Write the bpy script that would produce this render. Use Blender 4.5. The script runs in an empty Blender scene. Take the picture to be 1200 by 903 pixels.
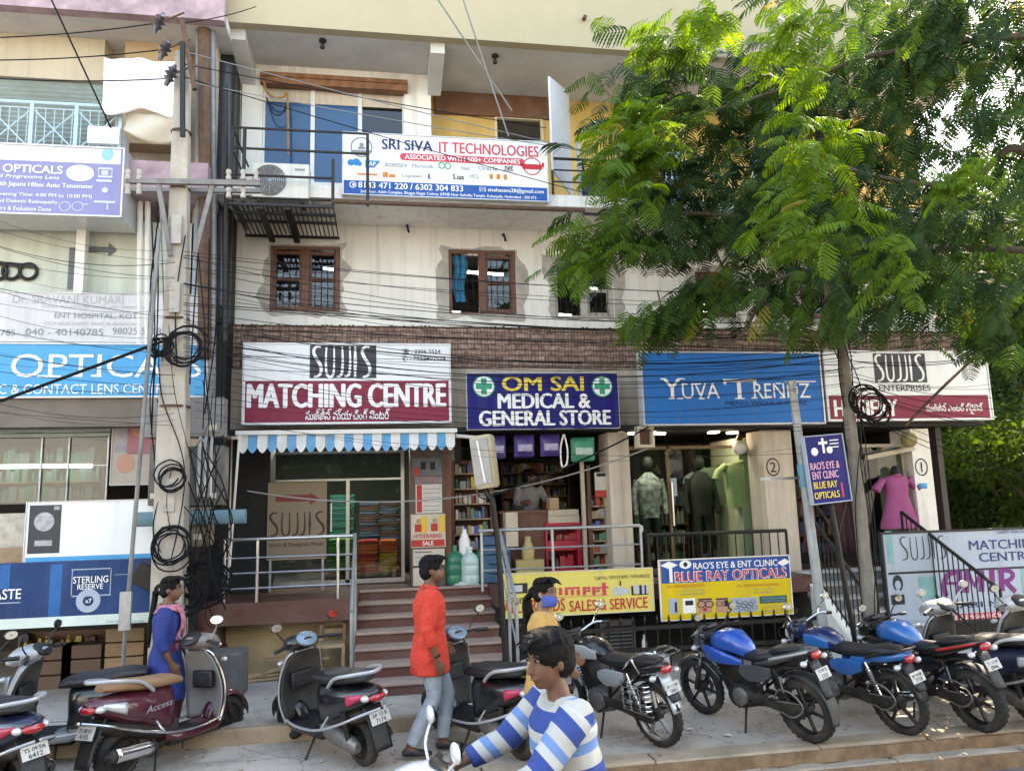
import bpy, math, random
import numpy as np
from mathutils import Vector, Matrix
random.seed(7)
S = bpy.context.scene
COL = S.collection
R = math.radians

# ------------------------------------------------------------------ camera
PITCH, ROLL, YAW, FPX, CAM_H = R(8.614), R(-1.6005), R(9.5976), 900.0, 2.2
_f = Vector((math.sin(YAW)*math.cos(PITCH), math.cos(YAW)*math.cos(PITCH), math.sin(PITCH)))
_r = Vector((math.cos(YAW), -math.sin(YAW), 0)); _u = _r.cross(_f)
CR = _r*math.cos(ROLL) + _u*math.sin(ROLL); CU = _u*math.cos(ROLL) - _r*math.sin(ROLL)
CAMP = Vector((0, 0, CAM_H))
cam = bpy.data.objects.new('camera', bpy.data.cameras.new('camera')); COL.objects.link(cam)
cam.matrix_world = Matrix(((CR.x, CU.x, -_f.x, 0), (CR.y, CU.y, -_f.y, 0), (CR.z, CU.z, -_f.z, CAM_H), (0, 0, 0, 1)))
cam.data.sensor_width = 36; cam.data.lens = FPX/1200*36
cam.data.clip_start = .05; cam.data.clip_end = 2000
S.camera = cam

# ------------------------------------------------------------------ light
SUN_AZ, SUN_EL = R(50), R(46)          # azimuth from +Y towards +X
w = bpy.data.worlds.new('World'); S.world = w; w.use_nodes = True
nt = w.node_tree; nt.nodes.clear()
sky = nt.nodes.new('ShaderNodeTexSky'); sky.sky_type = 'NISHITA'; sky.sun_disc = False
sky.sun_elevation = SUN_EL; sky.sun_rotation = SUN_AZ; sky.dust_density = 1.0; sky.air_density = 1.2; sky.ozone_density = 1
bg = nt.nodes.new('ShaderNodeBackground'); bg.inputs[1].default_value = .15
out = nt.nodes.new('ShaderNodeOutputWorld')
nt.links.new(sky.outputs[0], bg.inputs[0]); nt.links.new(bg.outputs[0], out.inputs[0])
sl = bpy.data.lights.new('sun', 'SUN'); sl.energy = 4.0; sl.angle = R(.5); sl.color = (1, .95, .86)
sun = bpy.data.objects.new('sun', sl); COL.objects.link(sun)
_sd = Vector((math.sin(SUN_AZ)*math.cos(SUN_EL), math.cos(SUN_AZ)*math.cos(SUN_EL), math.sin(SUN_EL)))
sun.rotation_euler = _sd.to_track_quat('Z', 'Y').to_euler()
S.view_settings.view_transform = 'Standard'; S.view_settings.look = 'None'
S.view_settings.exposure = 2.75; S.view_settings.gamma = 1.0; S.view_settings.use_curve_mapping = False
S.view_settings.use_white_balance = True; S.view_settings.white_balance_temperature = 8200; S.view_settings.white_balance_tint = 12
S.render.engine = 'CYCLES'
S.cycles.max_bounces = 7; S.cycles.diffuse_bounces = 4; S.cycles.glossy_bounces = 3; S.cycles.transmission_bounces = 4
S.cycles.transparent_max_bounces = 8; S.cycles.caustics_reflective = False; S.cycles.caustics_refractive = False
S.cycles.sample_clamp_indirect = 6; S.cycles.use_denoising = True

# ------------------------------------------------------------------ projection: photo pixel -> world
def at(px, py, Y=None, Z=None, D=None, X=None):
    d = _f + CR*((px-600)/FPX) - CU*((py-451.5)/FPX)
    t = Y/d.y if Y is not None else (Z-CAM_H)/d.z if Z is not None else X/d.x if X is not None else D
    return CAMP + d*t

# ------------------------------------------------------------------ materials
MATS = {}
def mat(name, col, rough=.6, metal=0., var=0., vscale=6., bump=0., bscale=40., spec=.5, dirt=None, dscale=1.5, damt=.5,
        streak=False, emit=0., coat=0., alpha=1., sub=0., stretch=None, dlo=.45, dhi=.7):
    if name in MATS: return MATS[name]
    m = bpy.data.materials.new(name); m.use_nodes = True; n = m.node_tree; b = n.nodes['Principled BSDF']
    c = (*col, 1) if len(col) == 3 else col
    b.inputs['Base Color'].default_value = c; b.inputs['Roughness'].default_value = rough; b.inputs['Metallic'].default_value = metal
    b.inputs['Specular IOR Level'].default_value = spec
    if coat: b.inputs['Coat Weight'].default_value = coat; b.inputs['Coat Roughness'].default_value = .06
    if emit: b.inputs['Emission Color'].default_value = c; b.inputs['Emission Strength'].default_value = emit
    L = n.links.new; N = n.nodes.new
    if var or dirt or bump:
        tc = N('ShaderNodeTexCoord'); src = tc.outputs['Object']
        if stretch:
            mp = N('ShaderNodeMapping'); mp.inputs['Scale'].default_value = stretch; L(src, mp.inputs[0]); src = mp.outputs[0]
    last = None
    if var:
        t = N('ShaderNodeTexNoise'); t.inputs['Scale'].default_value = vscale; t.inputs['Detail'].default_value = 8; t.inputs['Roughness'].default_value = .62
        L(src, t.inputs['Vector'])
        mr = N('ShaderNodeMapRange'); mr.inputs[1].default_value = .3; mr.inputs[2].default_value = .7
        mr.inputs[3].default_value = 1-var; mr.inputs[4].default_value = 1+var*.7; L(t.outputs['Fac'], mr.inputs[0])
        mx = N('ShaderNodeMix'); mx.data_type = 'RGBA'; mx.blend_type = 'MULTIPLY'; mx.inputs[0].default_value = 1
        mx.inputs[6].default_value = c; cb = N('ShaderNodeCombineColor')
        for i in range(3): L(mr.outputs[0], cb.inputs[i])
        L(cb.outputs[0], mx.inputs[7]); last = mx.outputs[2]
    if dirt:
        t = N('ShaderNodeTexNoise'); t.inputs['Scale'].default_value = dscale; t.inputs['Detail'].default_value = 9; t.inputs['Roughness'].default_value = .68
        if streak:
            mp2 = N('ShaderNodeMapping'); mp2.inputs['Scale'].default_value = (3, 3, .22); L(tc.outputs['Object'], mp2.inputs[0]); L(mp2.outputs[0], t.inputs['Vector'])
        else: L(src, t.inputs['Vector'])
        mr = N('ShaderNodeMapRange'); mr.inputs[1].default_value = dlo; mr.inputs[2].default_value = dhi; mr.inputs[4].default_value = damt
        L(t.outputs['Fac'], mr.inputs[0])
        mx = N('ShaderNodeMix'); mx.data_type = 'RGBA'; L(mr.outputs[0], mx.inputs[0])
        if last: L(last, mx.inputs[6])
        else: mx.inputs[6].default_value = c
        mx.inputs[7].default_value = (*dirt, 1); last = mx.outputs[2]
        mr2 = N('ShaderNodeMath'); mr2.operation = 'MULTIPLY_ADD'; L(mr.outputs[0], mr2.inputs[0]); mr2.inputs[1].default_value = .35; mr2.inputs[2].default_value = rough
        mr2.use_clamp = True; L(mr2.outputs[0], b.inputs['Roughness'])
    if last: L(last, b.inputs['Base Color'])
    if bump:
        t = N('ShaderNodeTexNoise'); t.inputs['Scale'].default_value = bscale; t.inputs['Detail'].default_value = 5; L(src, t.inputs['Vector'])
        bp = N('ShaderNodeBump'); bp.inputs['Strength'].default_value = bump; bp.inputs['Distance'].default_value = .02
        L(t.outputs['Fac'], bp.inputs['Height']); L(bp.outputs[0], b.inputs['Normal'])
    MATS[name] = m; return m

def glass(name, tint=(.9, .95, .93), refl=.12, rough=.02, dark=1.):
    if name in MATS: return MATS[name]
    m = bpy.data.materials.new(name); m.use_nodes = True; n = m.node_tree; n.nodes.clear(); N = n.nodes.new; L = n.links.new
    o = N('ShaderNodeOutputMaterial'); t = N('ShaderNodeBsdfTransparent'); t.inputs[0].default_value = (tint[0]*dark, tint[1]*dark, tint[2]*dark, 1)
    g = N('ShaderNodeBsdfGlossy'); g.inputs['Roughness'].default_value = rough
    fr = N('ShaderNodeFresnel'); fr.inputs[0].default_value = 1.5
    ad = N('ShaderNodeMath'); ad.operation = 'ADD'; ad.inputs[1].default_value = refl; ad.use_clamp = True; L(fr.outputs[0], ad.inputs[0])
    ge = N('ShaderNodeNewGeometry'); nb = N('ShaderNodeMath'); nb.operation = 'SUBTRACT'; nb.inputs[0].default_value = 1; L(ge.outputs['Backfacing'], nb.inputs[1]); mu = N('ShaderNodeMath'); mu.operation = 'MULTIPLY'; L(ad.outputs[0], mu.inputs[0]); L(nb.outputs[0], mu.inputs[1]); ad = mu
    mx = N('ShaderNodeMixShader'); L(ad.outputs[0], mx.inputs[0]); L(t.outputs[0], mx.inputs[1]); L(g.outputs[0], mx.inputs[2]); L(mx.outputs[0], o.inputs[0])
    MATS[name] = m; return m

# ------------------------------------------------------------------ mesh builder
def V(*a): return Vector(a)
class MB:
    def __init__(s): s.v = []; s.f = []; s.mi = []; s.sm = []; s.cur = 0; s.smooth = False; s.xf = None
    def add(s, vs, fs, smooth=None):
        o = len(s.v)
        if s.xf is not None: vs = [s.xf @ Vector(p) for p in vs]
        s.v.extend([tuple(p) for p in vs])
        for q in fs: s.f.append([i+o for i in q]); s.mi.append(s.cur); s.sm.append(s.smooth if smooth is None else smooth)
        return s
    def box(s, x0, x1, y0, y1, z0, z1, M=None):
        vs = [V(x, y, z) for x in (x0, x1) for y in (y0, y1) for z in (z0, z1)]
        if M is not None: vs = [M @ p for p in vs]
        return s.add(vs, [(0, 1, 3, 2), (4, 6, 7, 5), (0, 4, 5, 1), (2, 3, 7, 6), (0, 2, 6, 4), (1, 5, 7, 3)], False)
    def cbox(s, c, sz, M=None):
        c = Vector(c); T = Matrix.Translation(c) @ (M.to_4x4() if M is not None else Matrix())
        return s.box(-sz[0]/2, sz[0]/2, -sz[1]/2, sz[1]/2, -sz[2]/2, sz[2]/2, T)
    def beam(s, a, b, w, h=None, up=(0, 0, 1)):
        a = Vector(a); b = Vector(b); h = h or w; d = (b-a); l = d.length
        if l < 1e-6: return s
        d.normalize(); up = Vector(up)
        if abs(d.dot(up)) > .98: up = V(0, 1, 0) if abs(d.y) < .9 else V(1, 0, 0)
        sx = d.cross(up).normalized(); u = sx.cross(d)
        M = Matrix(((sx.x, d.x, u.x, a.x), (sx.y, d.y, u.y, a.y), (sx.z, d.z, u.z, a.z), (0, 0, 0, 1)))
        return s.box(-w/2, w/2, 0, l, -h/2, h/2, M)
    def tube(s, pts, r, n=8, caps=True, closed=False):
        pts = [Vector(p) for p in pts]; k = len(pts); rr = r if isinstance(r, (list, tuple)) else [r]*k
        vs = []; fs = []; prev = None
        for i, p in enumerate(pts):
            if closed: t = pts[(i+1) % k]-pts[i-1]
            else: t = pts[min(i+1, k-1)]-pts[max(i-1, 0)]
            if t.length < 1e-9: t = V(0, 0, 1)
            t.normalize()
            if prev is None:
                u = t.orthogonal().normalized()
            else:
                u = prev-t*prev.dot(t)
                u = u.normalized() if u.length > 1e-6 else t.orthogonal().normalized()
            prev = u; w_ = t.cross(u)
            for j in range(n):
                a = 2*math.pi*j/n; vs.append(p+(u*math.cos(a)+w_*math.sin(a))*rr[i])
        m = k if closed else k-1
        for i in range(m):
            a0 = i*n; b0 = ((i+1) % k)*n
            for j in range(n): fs.append((a0+j, a0+(j+1) % n, b0+(j+1) % n, b0+j))
        if caps and not closed:
            fs.append(tuple(range(n-1, -1, -1))); fs.append(tuple(range((k-1)*n, k*n)))
        return s.add(vs, fs, True)
    def rings(s, rings, caps=True, smooth=True):
        n = len(rings[0]); vs = [p for r in rings for p in r]; fs = []
        for i in range(len(rings)-1):
            for j in range(n): fs.append((i*n+j, i*n+(j+1) % n, (i+1)*n+(j+1) % n, (i+1)*n+j))
        if caps: fs.append(tuple(range(n-1, -1, -1))); fs.append(tuple(range((len(rings)-1)*n, len(rings)*n)))
        return s.add(vs, fs, smooth)
    def loft(s, st, n=16, caps=True, ax='x'):
        """stations (pos along axis, centre_b, centre_c, half_b, half_c[, exponent]); axis x: b=y, c=z; axis z: b=x, c=y; axis y: b=x,c=z"""
        rg = []
        for q in st:
            p, cb, cc, hb, hc = q[:5]; e = q[5] if len(q) > 5 else 2.5
            ring = []
            for j in range(n):
                a = 2*math.pi*j/n; ca, sa = math.cos(a), math.sin(a)
                b = cb+hb*math.copysign(abs(ca)**(2/e), ca); c = cc+hc*math.copysign(abs(sa)**(2/e), sa)
                ring.append(V(p, b, c) if ax == 'x' else V(b, c, p) if ax == 'z' else V(b, p, c))
            rg.append(ring)
        return s.rings(rg, caps)
    def lathe(s, prof, n=16, M=None, caps=False):
        rg = []
        for r_, z in prof:
            ring = [V(r_*math.cos(2*math.pi*j/n), r_*math.sin(2*math.pi*j/n), z) for j in range(n)]
            if M is not None: ring = [M @ p for p in ring]
            rg.append(ring)
        return s.rings(rg, caps)
    def torus(s, c, axis, Rr, r, n=28, m=8, flat=1.):
        c = Vector(c); q = Vector(axis).normalized().to_track_quat('Z', 'Y').to_matrix().to_4x4(); M = Matrix.Translation(c) @ q
        vs = []; fs = []
        for i in range(n):
            a = 2*math.pi*i/n
            for j in range(m):
                b = 2*math.pi*j/m; rr = Rr+r*math.cos(b)
                vs.append(M @ V(rr*math.cos(a), rr*math.sin(a), r*flat*math.sin(b)))
        for i in range(n):
            for j in range(m): fs.append((i*m+j, ((i+1) % n)*m+j, ((i+1) % n)*m+(j+1) % m, i*m+(j+1) % m))
        return s.add(vs, fs, True)
    def ball(s, c, r, n=12, m=8, M=None):
        c = Vector(c); r = r if isinstance(r, (tuple, list)) else (r, r, r); rg = []
        vs = []; fs = []
        for i in range(m+1):
            t = math.pi*i/m
            for j in range(n):
                a = 2*math.pi*j/n; p = V(r[0]*math.sin(t)*math.cos(a), r[1]*math.sin(t)*math.sin(a), r[2]*math.cos(t))
                if M is not None: p = M @ p
                vs.append(c+p)
        for i in range(m):
            for j in range(n): fs.append((i*n+j, (i+1)*n+j, (i+1)*n+(j+1) % n, i*n+(j+1) % n))
        return s.add(vs, fs, True)
    def prism(s, poly, d, M=None):
        """poly of (x,z) extruded along y from 0 to d"""
        n = len(poly); vs = [V(x, 0, z) for x, z in poly]+[V(x, d, z) for x, z in poly]
        if M is not None: vs = [M @ p for p in vs]
        fs = [tuple(range(n)), tuple(range(2*n-1, n-1, -1))]+[(i, i+n, (i+1) % n+n, (i+1) % n) for i in range(n)]
        return s.add(vs, fs, False)
    def sheet(s, P, nu, nv, smooth=True):
        vs = [P(i/nu, j/nv) for j in range(nv+1) for i in range(nu+1)]
        fs = [(j*(nu+1)+i, j*(nu+1)+i+1, (j+1)*(nu+1)+i+1, (j+1)*(nu+1)+i) for j in range(nv) for i in range(nu)]
        return s.add(vs, fs, smooth)
    def build(s, name, mats, parent=None, bevel=0., sub=0, solid=0., label=None, fixn=False, seg=2, angle=40):
        me = bpy.data.meshes.new(name); me.from_pydata(s.v, [], s.f)
        mats = mats if isinstance(mats, (list, tuple)) else [mats]
        for m in mats: me.materials.append(m)
        if len(mats) > 1: me.polygons.foreach_set('material_index', s.mi)
        me.polygons.foreach_set('use_smooth', s.sm)
        if fixn or True:
            import bmesh
            bm = bmesh.new(); bm.from_mesh(me); bmesh.ops.recalc_face_normals(bm, faces=bm.faces); bm.to_mesh(me); bm.free()
        me.set_sharp_from_angle(angle=R(angle))
        me.update(); o = bpy.data.objects.new(name, me); COL.objects.link(o)
        if parent: o.parent = parent
        if bevel:
            b = o.modifiers.new('bevel', 'BEVEL'); b.width = bevel; b.segments = seg; b.limit_method = 'ANGLE'; b.angle_limit = R(40)
        if solid:
            b = o.modifiers.new('solid', 'SOLIDIFY'); b.thickness = solid; b.offset = 0
        if sub:
            b = o.modifiers.new('sub', 'SUBSURF'); b.levels = sub; b.render_levels = sub
        if label: o['label'] = label
        return o

def tag(o, label=None, cat=None, group=None, kind=None):
    if label: o['label'] = label
    if cat: o['category'] = cat
    if group: o['group'] = group
    if kind: o['kind'] = kind
    return o
def thing(name, label, cat, loc=(0, 0, 0), rz=0., group=None, scale=1.):
    o = bpy.data.objects.new(name, None); COL.objects.link(o); o.location = loc; o.rotation_euler = (0, 0, rz); o.scale = (scale,)*3
    o.empty_display_size = .1
    return tag(o, label, cat, group)
def copy_tree(o, parent=None):
    c = o.copy(); COL.objects.link(c)
    if parent is not None: c.parent = parent
    for ch in list(o.children): copy_tree(ch, c)
    return c

# ------------------------------------------------------------------ lettering
_tc = {}
def text_geo(body, bold=0., spacing=1., shear=0.):
    k = (body, bold, spacing, shear)
    if k in _tc: return _tc[k]
    cu = bpy.data.curves.new('t', 'FONT'); cu.body = body; cu.size = 1; cu.offset = bold; cu.space_character = spacing; cu.shear = shear
    cu.resolution_u = 3; cu.fill_mode = 'FRONT'
    o = bpy.data.objects.new('t', cu); COL.objects.link(o)
    dg = bpy.context.evaluated_depsgraph_get(); ev = o.evaluated_get(dg); me = ev.to_mesh()
    vs = [(q.co.x, q.co.y) for q in me.vertices]; fs = [tuple(p.vertices) for p in me.polygons]
    ev.to_mesh_clear(); bpy.data.objects.remove(o); bpy.data.curves.remove(cu)
    _tc[k] = (vs, fs); return vs, fs
_jit = [0]
def jit():
    _jit[0] = (_jit[0]+1) % 12; return _jit[0]*.00008
def put_text(mb, body, x0, x1, z0, z1, y, bold=0., spacing=1., shear=0., keep=False, align='c', M=None, warp=None):
    """fit the words into the rectangle, facing -Y at depth y; heavy letters are struck three times side by side"""
    if bold > .004:
        k = bold*.85*(z1-z0); 
        for i, (dx, dz) in enumerate(((-k, 0), (k, 0), (0, .35*k), (0, -.35*k))): put_text(mb, body, x0+k+dx, x1-k+dx, z0+.35*k+dz, z1-.35*k+dz, y-.0004*i, 0, spacing, shear, keep, align, M, warp)
        return
    vs, fs = text_geo(body, bold, spacing, shear)
    if not vs: return
    ax = min(p[0] for p in vs); bx = max(p[0] for p in vs); az = min(p[1] for p in vs); bz = max(p[1] for p in vs)
    sx = (x1-x0)/(bx-ax); sz = (z1-z0)/(bz-az)
    if keep: sx = sz = min(sx, sz)
    ox = x0 if align == 'l' else (x0+x1)/2-(bx-ax)*sx/2
    P = []
    for p in vs:
        x, z = ox+(p[0]-ax)*sx, z0+(p[1]-az)*sz
        if warp: x, z = warp(x, z)
        q = V(x, y, z); P.append(M @ q if M is not None else q)
    mb.add(P, fs, False)
def stroke(mb, pts, wd, y, M=None, closed=False):
    """flat ribbon of width wd along 2D points in the x/z plane"""
    pts = [Vector(p) for p in pts]; k = len(pts); L_ = []; R_ = []; y -= jit()
    for i in range(k):
        a = pts[i-1] if (i or closed) else pts[i]; b = pts[(i+1) % k] if (i < k-1 or closed) else pts[i]
        t = (b-a); t = t.normalized() if t.length > 1e-9 else Vector((1, 0)); n = Vector((-t.y, t.x))
        w_ = wd[i] if isinstance(wd, (list, tuple)) else wd
        L_.append(pts[i]+n*w_/2); R_.append(pts[i]-n*w_/2)
    vs = [V(p.x, y, p.y) for p in L_+R_]
    if M is not None: vs = [M @ p for p in vs]
    m = k if closed else k-1
    mb.add(vs, [(i, (i+1) % k, k+(i+1) % k, k+i) for i in range(m)], False)
def disc(mb, cx, cz, r, y, n=24, r0=0., M=None, sx=1.):
    y -= jit()
    if r0:
        vs = [V(cx+q*sx*math.cos(2*math.pi*i/n), y, cz+q*math.sin(2*math.pi*i/n)) for q in (r0, r) for i in range(n)]
        fs = [(i, (i+1) % n, n+(i+1) % n, n+i) for i in range(n)]
    else:
        vs = [V(cx+r*sx*math.cos(2*math.pi*i/n), y, cz+r*math.sin(2*math.pi*i/n)) for i in range(n)]; fs = [tuple(range(n))]
    if M is not None: vs = [M @ p for p in vs]
    mb.add(vs, fs, False)
def rectf(mb, x0, x1, z0, z1, y, M=None):
    y -= jit()
    vs = [V(x0, y, z0), V(x1, y, z0), V(x1, y, z1), V(x0, y, z1)]
    if M is not None: vs = [M @ p for p in vs]
    mb.add(vs, [(0, 1, 2, 3)], False)
def bez(p, n=10):
    """cubic chain through control polygon p0 c c p1 c c p2 ..."""
    o = []
    for k in range(0, len(p)-3, 3):
        a, b, c, d = [Vector(q) for q in p[k:k+4]]
        for i in range(n):
            t = i/n; o.append(a*(1-t)**3+b*3*t*(1-t)**2+c*3*t*t*(1-t)+d*t**3)
    o.append(Vector(p[-1])); return o
def catm(pts, n=6):
    pts = [Vector(p) for p in pts]; o = []
    for i in range(len(pts)-1):
        p0 = pts[max(i-1, 0)]; p1 = pts[i]; p2 = pts[i+1]; p3 = pts[min(i+2, len(pts)-1)]
        for k in range(n):
            t = k/n; o.append(.5*((2*p1)+(p2-p0)*t+(2*p0-5*p1+4*p2-p3)*t*t+(3*p1-p0-3*p2+p3)*t**3))
    o.append(pts[-1]); return o
# ================================================================== SETTING
def brick_mat():
    m = bpy.data.materials.new('brick'); m.use_nodes = True; n = m.node_tree; b = n.nodes['Principled BSDF']; N = n.nodes.new; L = n.links.new
    tc = N('ShaderNodeTexCoord'); mp = N('ShaderNodeMapping'); mp.inputs['Rotation'].default_value = (R(90), 0, 0); L(tc.outputs['Object'], mp.inputs[0])
    nz = N('ShaderNodeTexNoise'); nz.inputs['Scale'].default_value = 3; nz.inputs['Detail'].default_value = 6; L(tc.outputs['Object'], nz.inputs['Vector'])
    sc = N('ShaderNodeVectorMath'); sc.operation = 'SCALE'; sc.inputs['Scale'].default_value = .13; L(nz.outputs['Color'], sc.inputs[0])
    ad = N('ShaderNodeVectorMath'); L(mp.outputs[0], ad.inputs[0]); L(sc.outputs[0], ad.inputs[1])
    br = N('ShaderNodeTexBrick'); L(ad.outputs[0], br.inputs['Vector'])
    br.inputs['Color1'].default_value = (.30, .185, .145, 1); br.inputs['Color2'].default_value = (.46, .31, .25, 1); br.inputs['Mortar'].default_value = (.17, .13, .11, 1)
    br.inputs['Scale'].default_value = 1; br.inputs['Brick Width'].default_value = .21; br.inputs['Row Height'].default_value = .085; br.inputs['Mortar Size'].default_value = .009; br.inputs['Bias'].default_value = 0
    n2 = N('ShaderNodeTexNoise'); n2.inputs['Scale'].default_value = 14; n2.inputs['Detail'].default_value = 6; L(tc.outputs['Object'], n2.inputs['Vector'])
    mr = N('ShaderNodeMapRange'); mr.inputs[1].default_value = .3; mr.inputs[2].default_value = .7; mr.inputs[3].default_value = .55; mr.inputs[4].default_value = 1.35; L(n2.outputs['Fac'], mr.inputs[0])
    vm = N('ShaderNodeVectorMath'); vm.operation = 'SCALE'; L(br.outputs['Color'], vm.inputs[0]); L(mr.outputs[0], vm.inputs['Scale']); L(vm.outputs[0], b.inputs['Base Color'])
    bp = N('ShaderNodeBump'); bp.inputs['Strength'].default_value = .8; bp.inputs['Distance'].default_value = .03; L(vm.outputs[0], bp.inputs['Height']); L(bp.outputs[0], b.inputs['Normal'])
    b.inputs['Roughness'].default_value = .92
    MATS['brick'] = m; return m
M_brick = brick_mat()
M_white = mat('white_plaster', (.80, .78, .73), .85, var=.10, vscale=1.2, dirt=(.31, .285, .245), dscale=2.2, damt=.6, streak=True, bump=.25, bscale=40, dlo=.5, dhi=.78)
M_cream = mat('cream_paint', (.41, .35, .235), .8, var=.06, vscale=.8, dirt=(.32, .29, .21), dscale=.9, damt=.35, streak=True, dlo=.52, dhi=.8)
M_yellow = mat('ochre_paint', (.66, .44, .15), .8, var=.08, vscale=1, dirt=(.4, .27, .1), dscale=1.4, damt=.4, streak=True)
M_soffit = mat('grey_soffit', (.60, .585, .57), .9, var=.07, vscale=1.5, dirt=(.3, .29, .28), dscale=1.3, damt=.4)
M_beige = mat('beige_plaster', (.55, .47, .38), .85, var=.12, vscale=2, dirt=(.26, .22, .18), dscale=2, damt=.6, streak=True)
M_cement = mat('raw_cement', (.40, .37, .33), .95, var=.25, vscale=7, bump=.6, bscale=35, dirt=(.58, .56, .52), dscale=5, damt=.7)
M_granite = mat('brown_granite', (.12, .045, .034), .55, var=.35, vscale=120, dirt=(.18, .13, .11), dscale=3, damt=.5)
M_nosing = mat('worn_nosing', (.36, .255, .215), .6, var=.2, vscale=20, dirt=(.2, .15, .13), dscale=5, damt=.5)
def ground_mat(name, col, stain, pale, cracks=.75):
    m = mat(name, col, .92, var=.16, vscale=2.4, bump=.35, bscale=38, dirt=stain, dscale=1.5, damt=.8, dlo=.5, dhi=.7); n = m.node_tree; N = n.nodes.new; L = n.links.new; b = n.nodes['Principled BSDF']
    src = b.inputs['Base Color'].links[0].from_socket; tc = N('ShaderNodeTexCoord'); nz = N('ShaderNodeTexNoise'); nz.inputs['Scale'].default_value = 1.5; nz.inputs['Detail'].default_value = 6; L(tc.outputs['Object'], nz.inputs['Vector'])
    mx = N('ShaderNodeMix'); mx.data_type = 'RGBA'; mr = N('ShaderNodeMapRange'); n3 = N('ShaderNodeTexNoise'); n3.inputs['Scale'].default_value = .7; n3.inputs['Detail'].default_value = 10; n3.inputs['Roughness'].default_value = .75; L(tc.outputs['Object'], n3.inputs['Vector'])
    mr.inputs[1].default_value = .52; mr.inputs[2].default_value = .66; mr.inputs[4].default_value = .8; L(n3.outputs['Fac'], mr.inputs[0]); L(mr.outputs[0], mx.inputs[0]); L(src, mx.inputs[6]); mx.inputs[7].default_value = (*pale, 1)
    ad = N('ShaderNodeVectorMath'); ad.operation = 'MULTIPLY_ADD'; ad.inputs[1].default_value = (.5, .5, .5); L(nz.outputs['Color'], ad.inputs[0]); L(tc.outputs['Object'], ad.inputs[2])
    vo = N('ShaderNodeTexVoronoi'); vo.feature = 'DISTANCE_TO_EDGE'; vo.inputs['Scale'].default_value = cracks; L(ad.outputs[0], vo.inputs['Vector'])
    m2 = N('ShaderNodeMapRange'); m2.inputs[1].default_value = .002; m2.inputs[2].default_value = .007; m2.inputs[3].default_value = .38; m2.inputs[4].default_value = 0; L(vo.outputs['Distance'], m2.inputs[0])
    m3 = N('ShaderNodeMix'); m3.data_type = 'RGBA'; L(m2.outputs[0], m3.inputs[0]); L(mx.outputs[2], m3.inputs[6]); m3.inputs[7].default_value = (.06, .052, .045, 1); L(m3.outputs[2], b.inputs['Base Color']); return m
M_pave = ground_mat('pavement_concrete', (.42, .375, .325), (.21, .185, .16), (.46, .42, .36), 1.1)
M_apron = ground_mat('apron_concrete', (.47, .405, .34), (.17, .145, .12), (.56, .49, .41), .6)
M_kerb = mat('kerb_stone', (.42, .33, .23), .95, var=.25, vscale=5, bump=.6, bscale=18, dirt=(.13, .085, .055), dscale=2.5, damt=.75)
M_sand = mat('sandy_cement', (.44, .37, .29), .95, var=.3, vscale=6, bump=.8, bscale=22, dirt=(.20, .145, .10), dscale=3, damt=.75)
M_kerbface = mat('stained_kerb_face', (.22, .135, .075), .95, var=.35, vscale=6, bump=.6, bscale=18, dirt=(.30, .22, .15), dscale=3, damt=.6)
M_asphalt = mat('asphalt', (.13, .12, .11), .9, var=.2, vscale=3, bump=.3, bscale=120, dirt=(.24, .22, .19), dscale=.7, damt=.6)
M_dark = mat('dark_paint_and_shade', (.011, .011, .012), .7, var=.3, vscale=4)
M_black = mat('black_iron', (.010, .010, .011), .5, .2, var=.3, vscale=20, dirt=(.05, .03, .02), dscale=9, damt=.5)
M_steel = mat('brushed_steel', (.55, .56, .58), .28, 1., var=.1, vscale=30)
M_galv = mat('galvanised_steel', (.42, .44, .46), .45, .8, var=.15, vscale=8, dirt=(.22, .2, .18), dscale=5, damt=.5)
M_rust = mat('rusty_iron', (.13, .075, .05), .8, .3, var=.35, vscale=12)
M_wood = mat('brown_wood', (.15, .06, .04), .55, var=.35, vscale=5, stretch=(8, 8, 1))
M_wood2 = mat('pale_wood', (.36, .25, .15), .75, var=.3, vscale=6)
M_glassd = glass('shop_glass', (.72, .82, .8), .0)
M_glassw = glass('window_glass', (.6, .65, .66), .04)
M_glassb = mat('blue_film_glass', (.022, .085, .20), .1, .0, spec=.5, var=.15, vscale=1.5)
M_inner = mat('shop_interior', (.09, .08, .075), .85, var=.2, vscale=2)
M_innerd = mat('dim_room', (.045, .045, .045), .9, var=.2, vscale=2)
M_tube = mat('tube_lamp', (.9, .97, 1.), .4, emit=5.)
M_bulb = mat('down_light', (1., .95, .85), .4, emit=12.)
M_putty = mat('rolled_shutter_brown', (.20, .085, .04), .7, var=.3, vscale=8, dirt=(.4, .2, .1), dscale=4, damt=.5)
M_alum = mat('white_aluminium', (.66, .66, .64), .45, var=.06)
M_pink = mat('stained_pink_plaster', (.42, .30, .33), .9, var=.3, vscale=4, dirt=(.2, .14, .17), dscale=3, damt=.7, bump=.3, bscale=30)
M_greenw = mat('pale_green_plaster', (.60, .64, .56), .85, var=.08, vscale=2, dirt=(.34, .35, .3), dscale=1.5, damt=.5, streak=True)
M_shut = mat('grey_green_shutter', (.30, .36, .34), .5, .2, var=.15, vscale=3, dirt=(.2, .2, .18), dscale=2, damt=.5)

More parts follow.
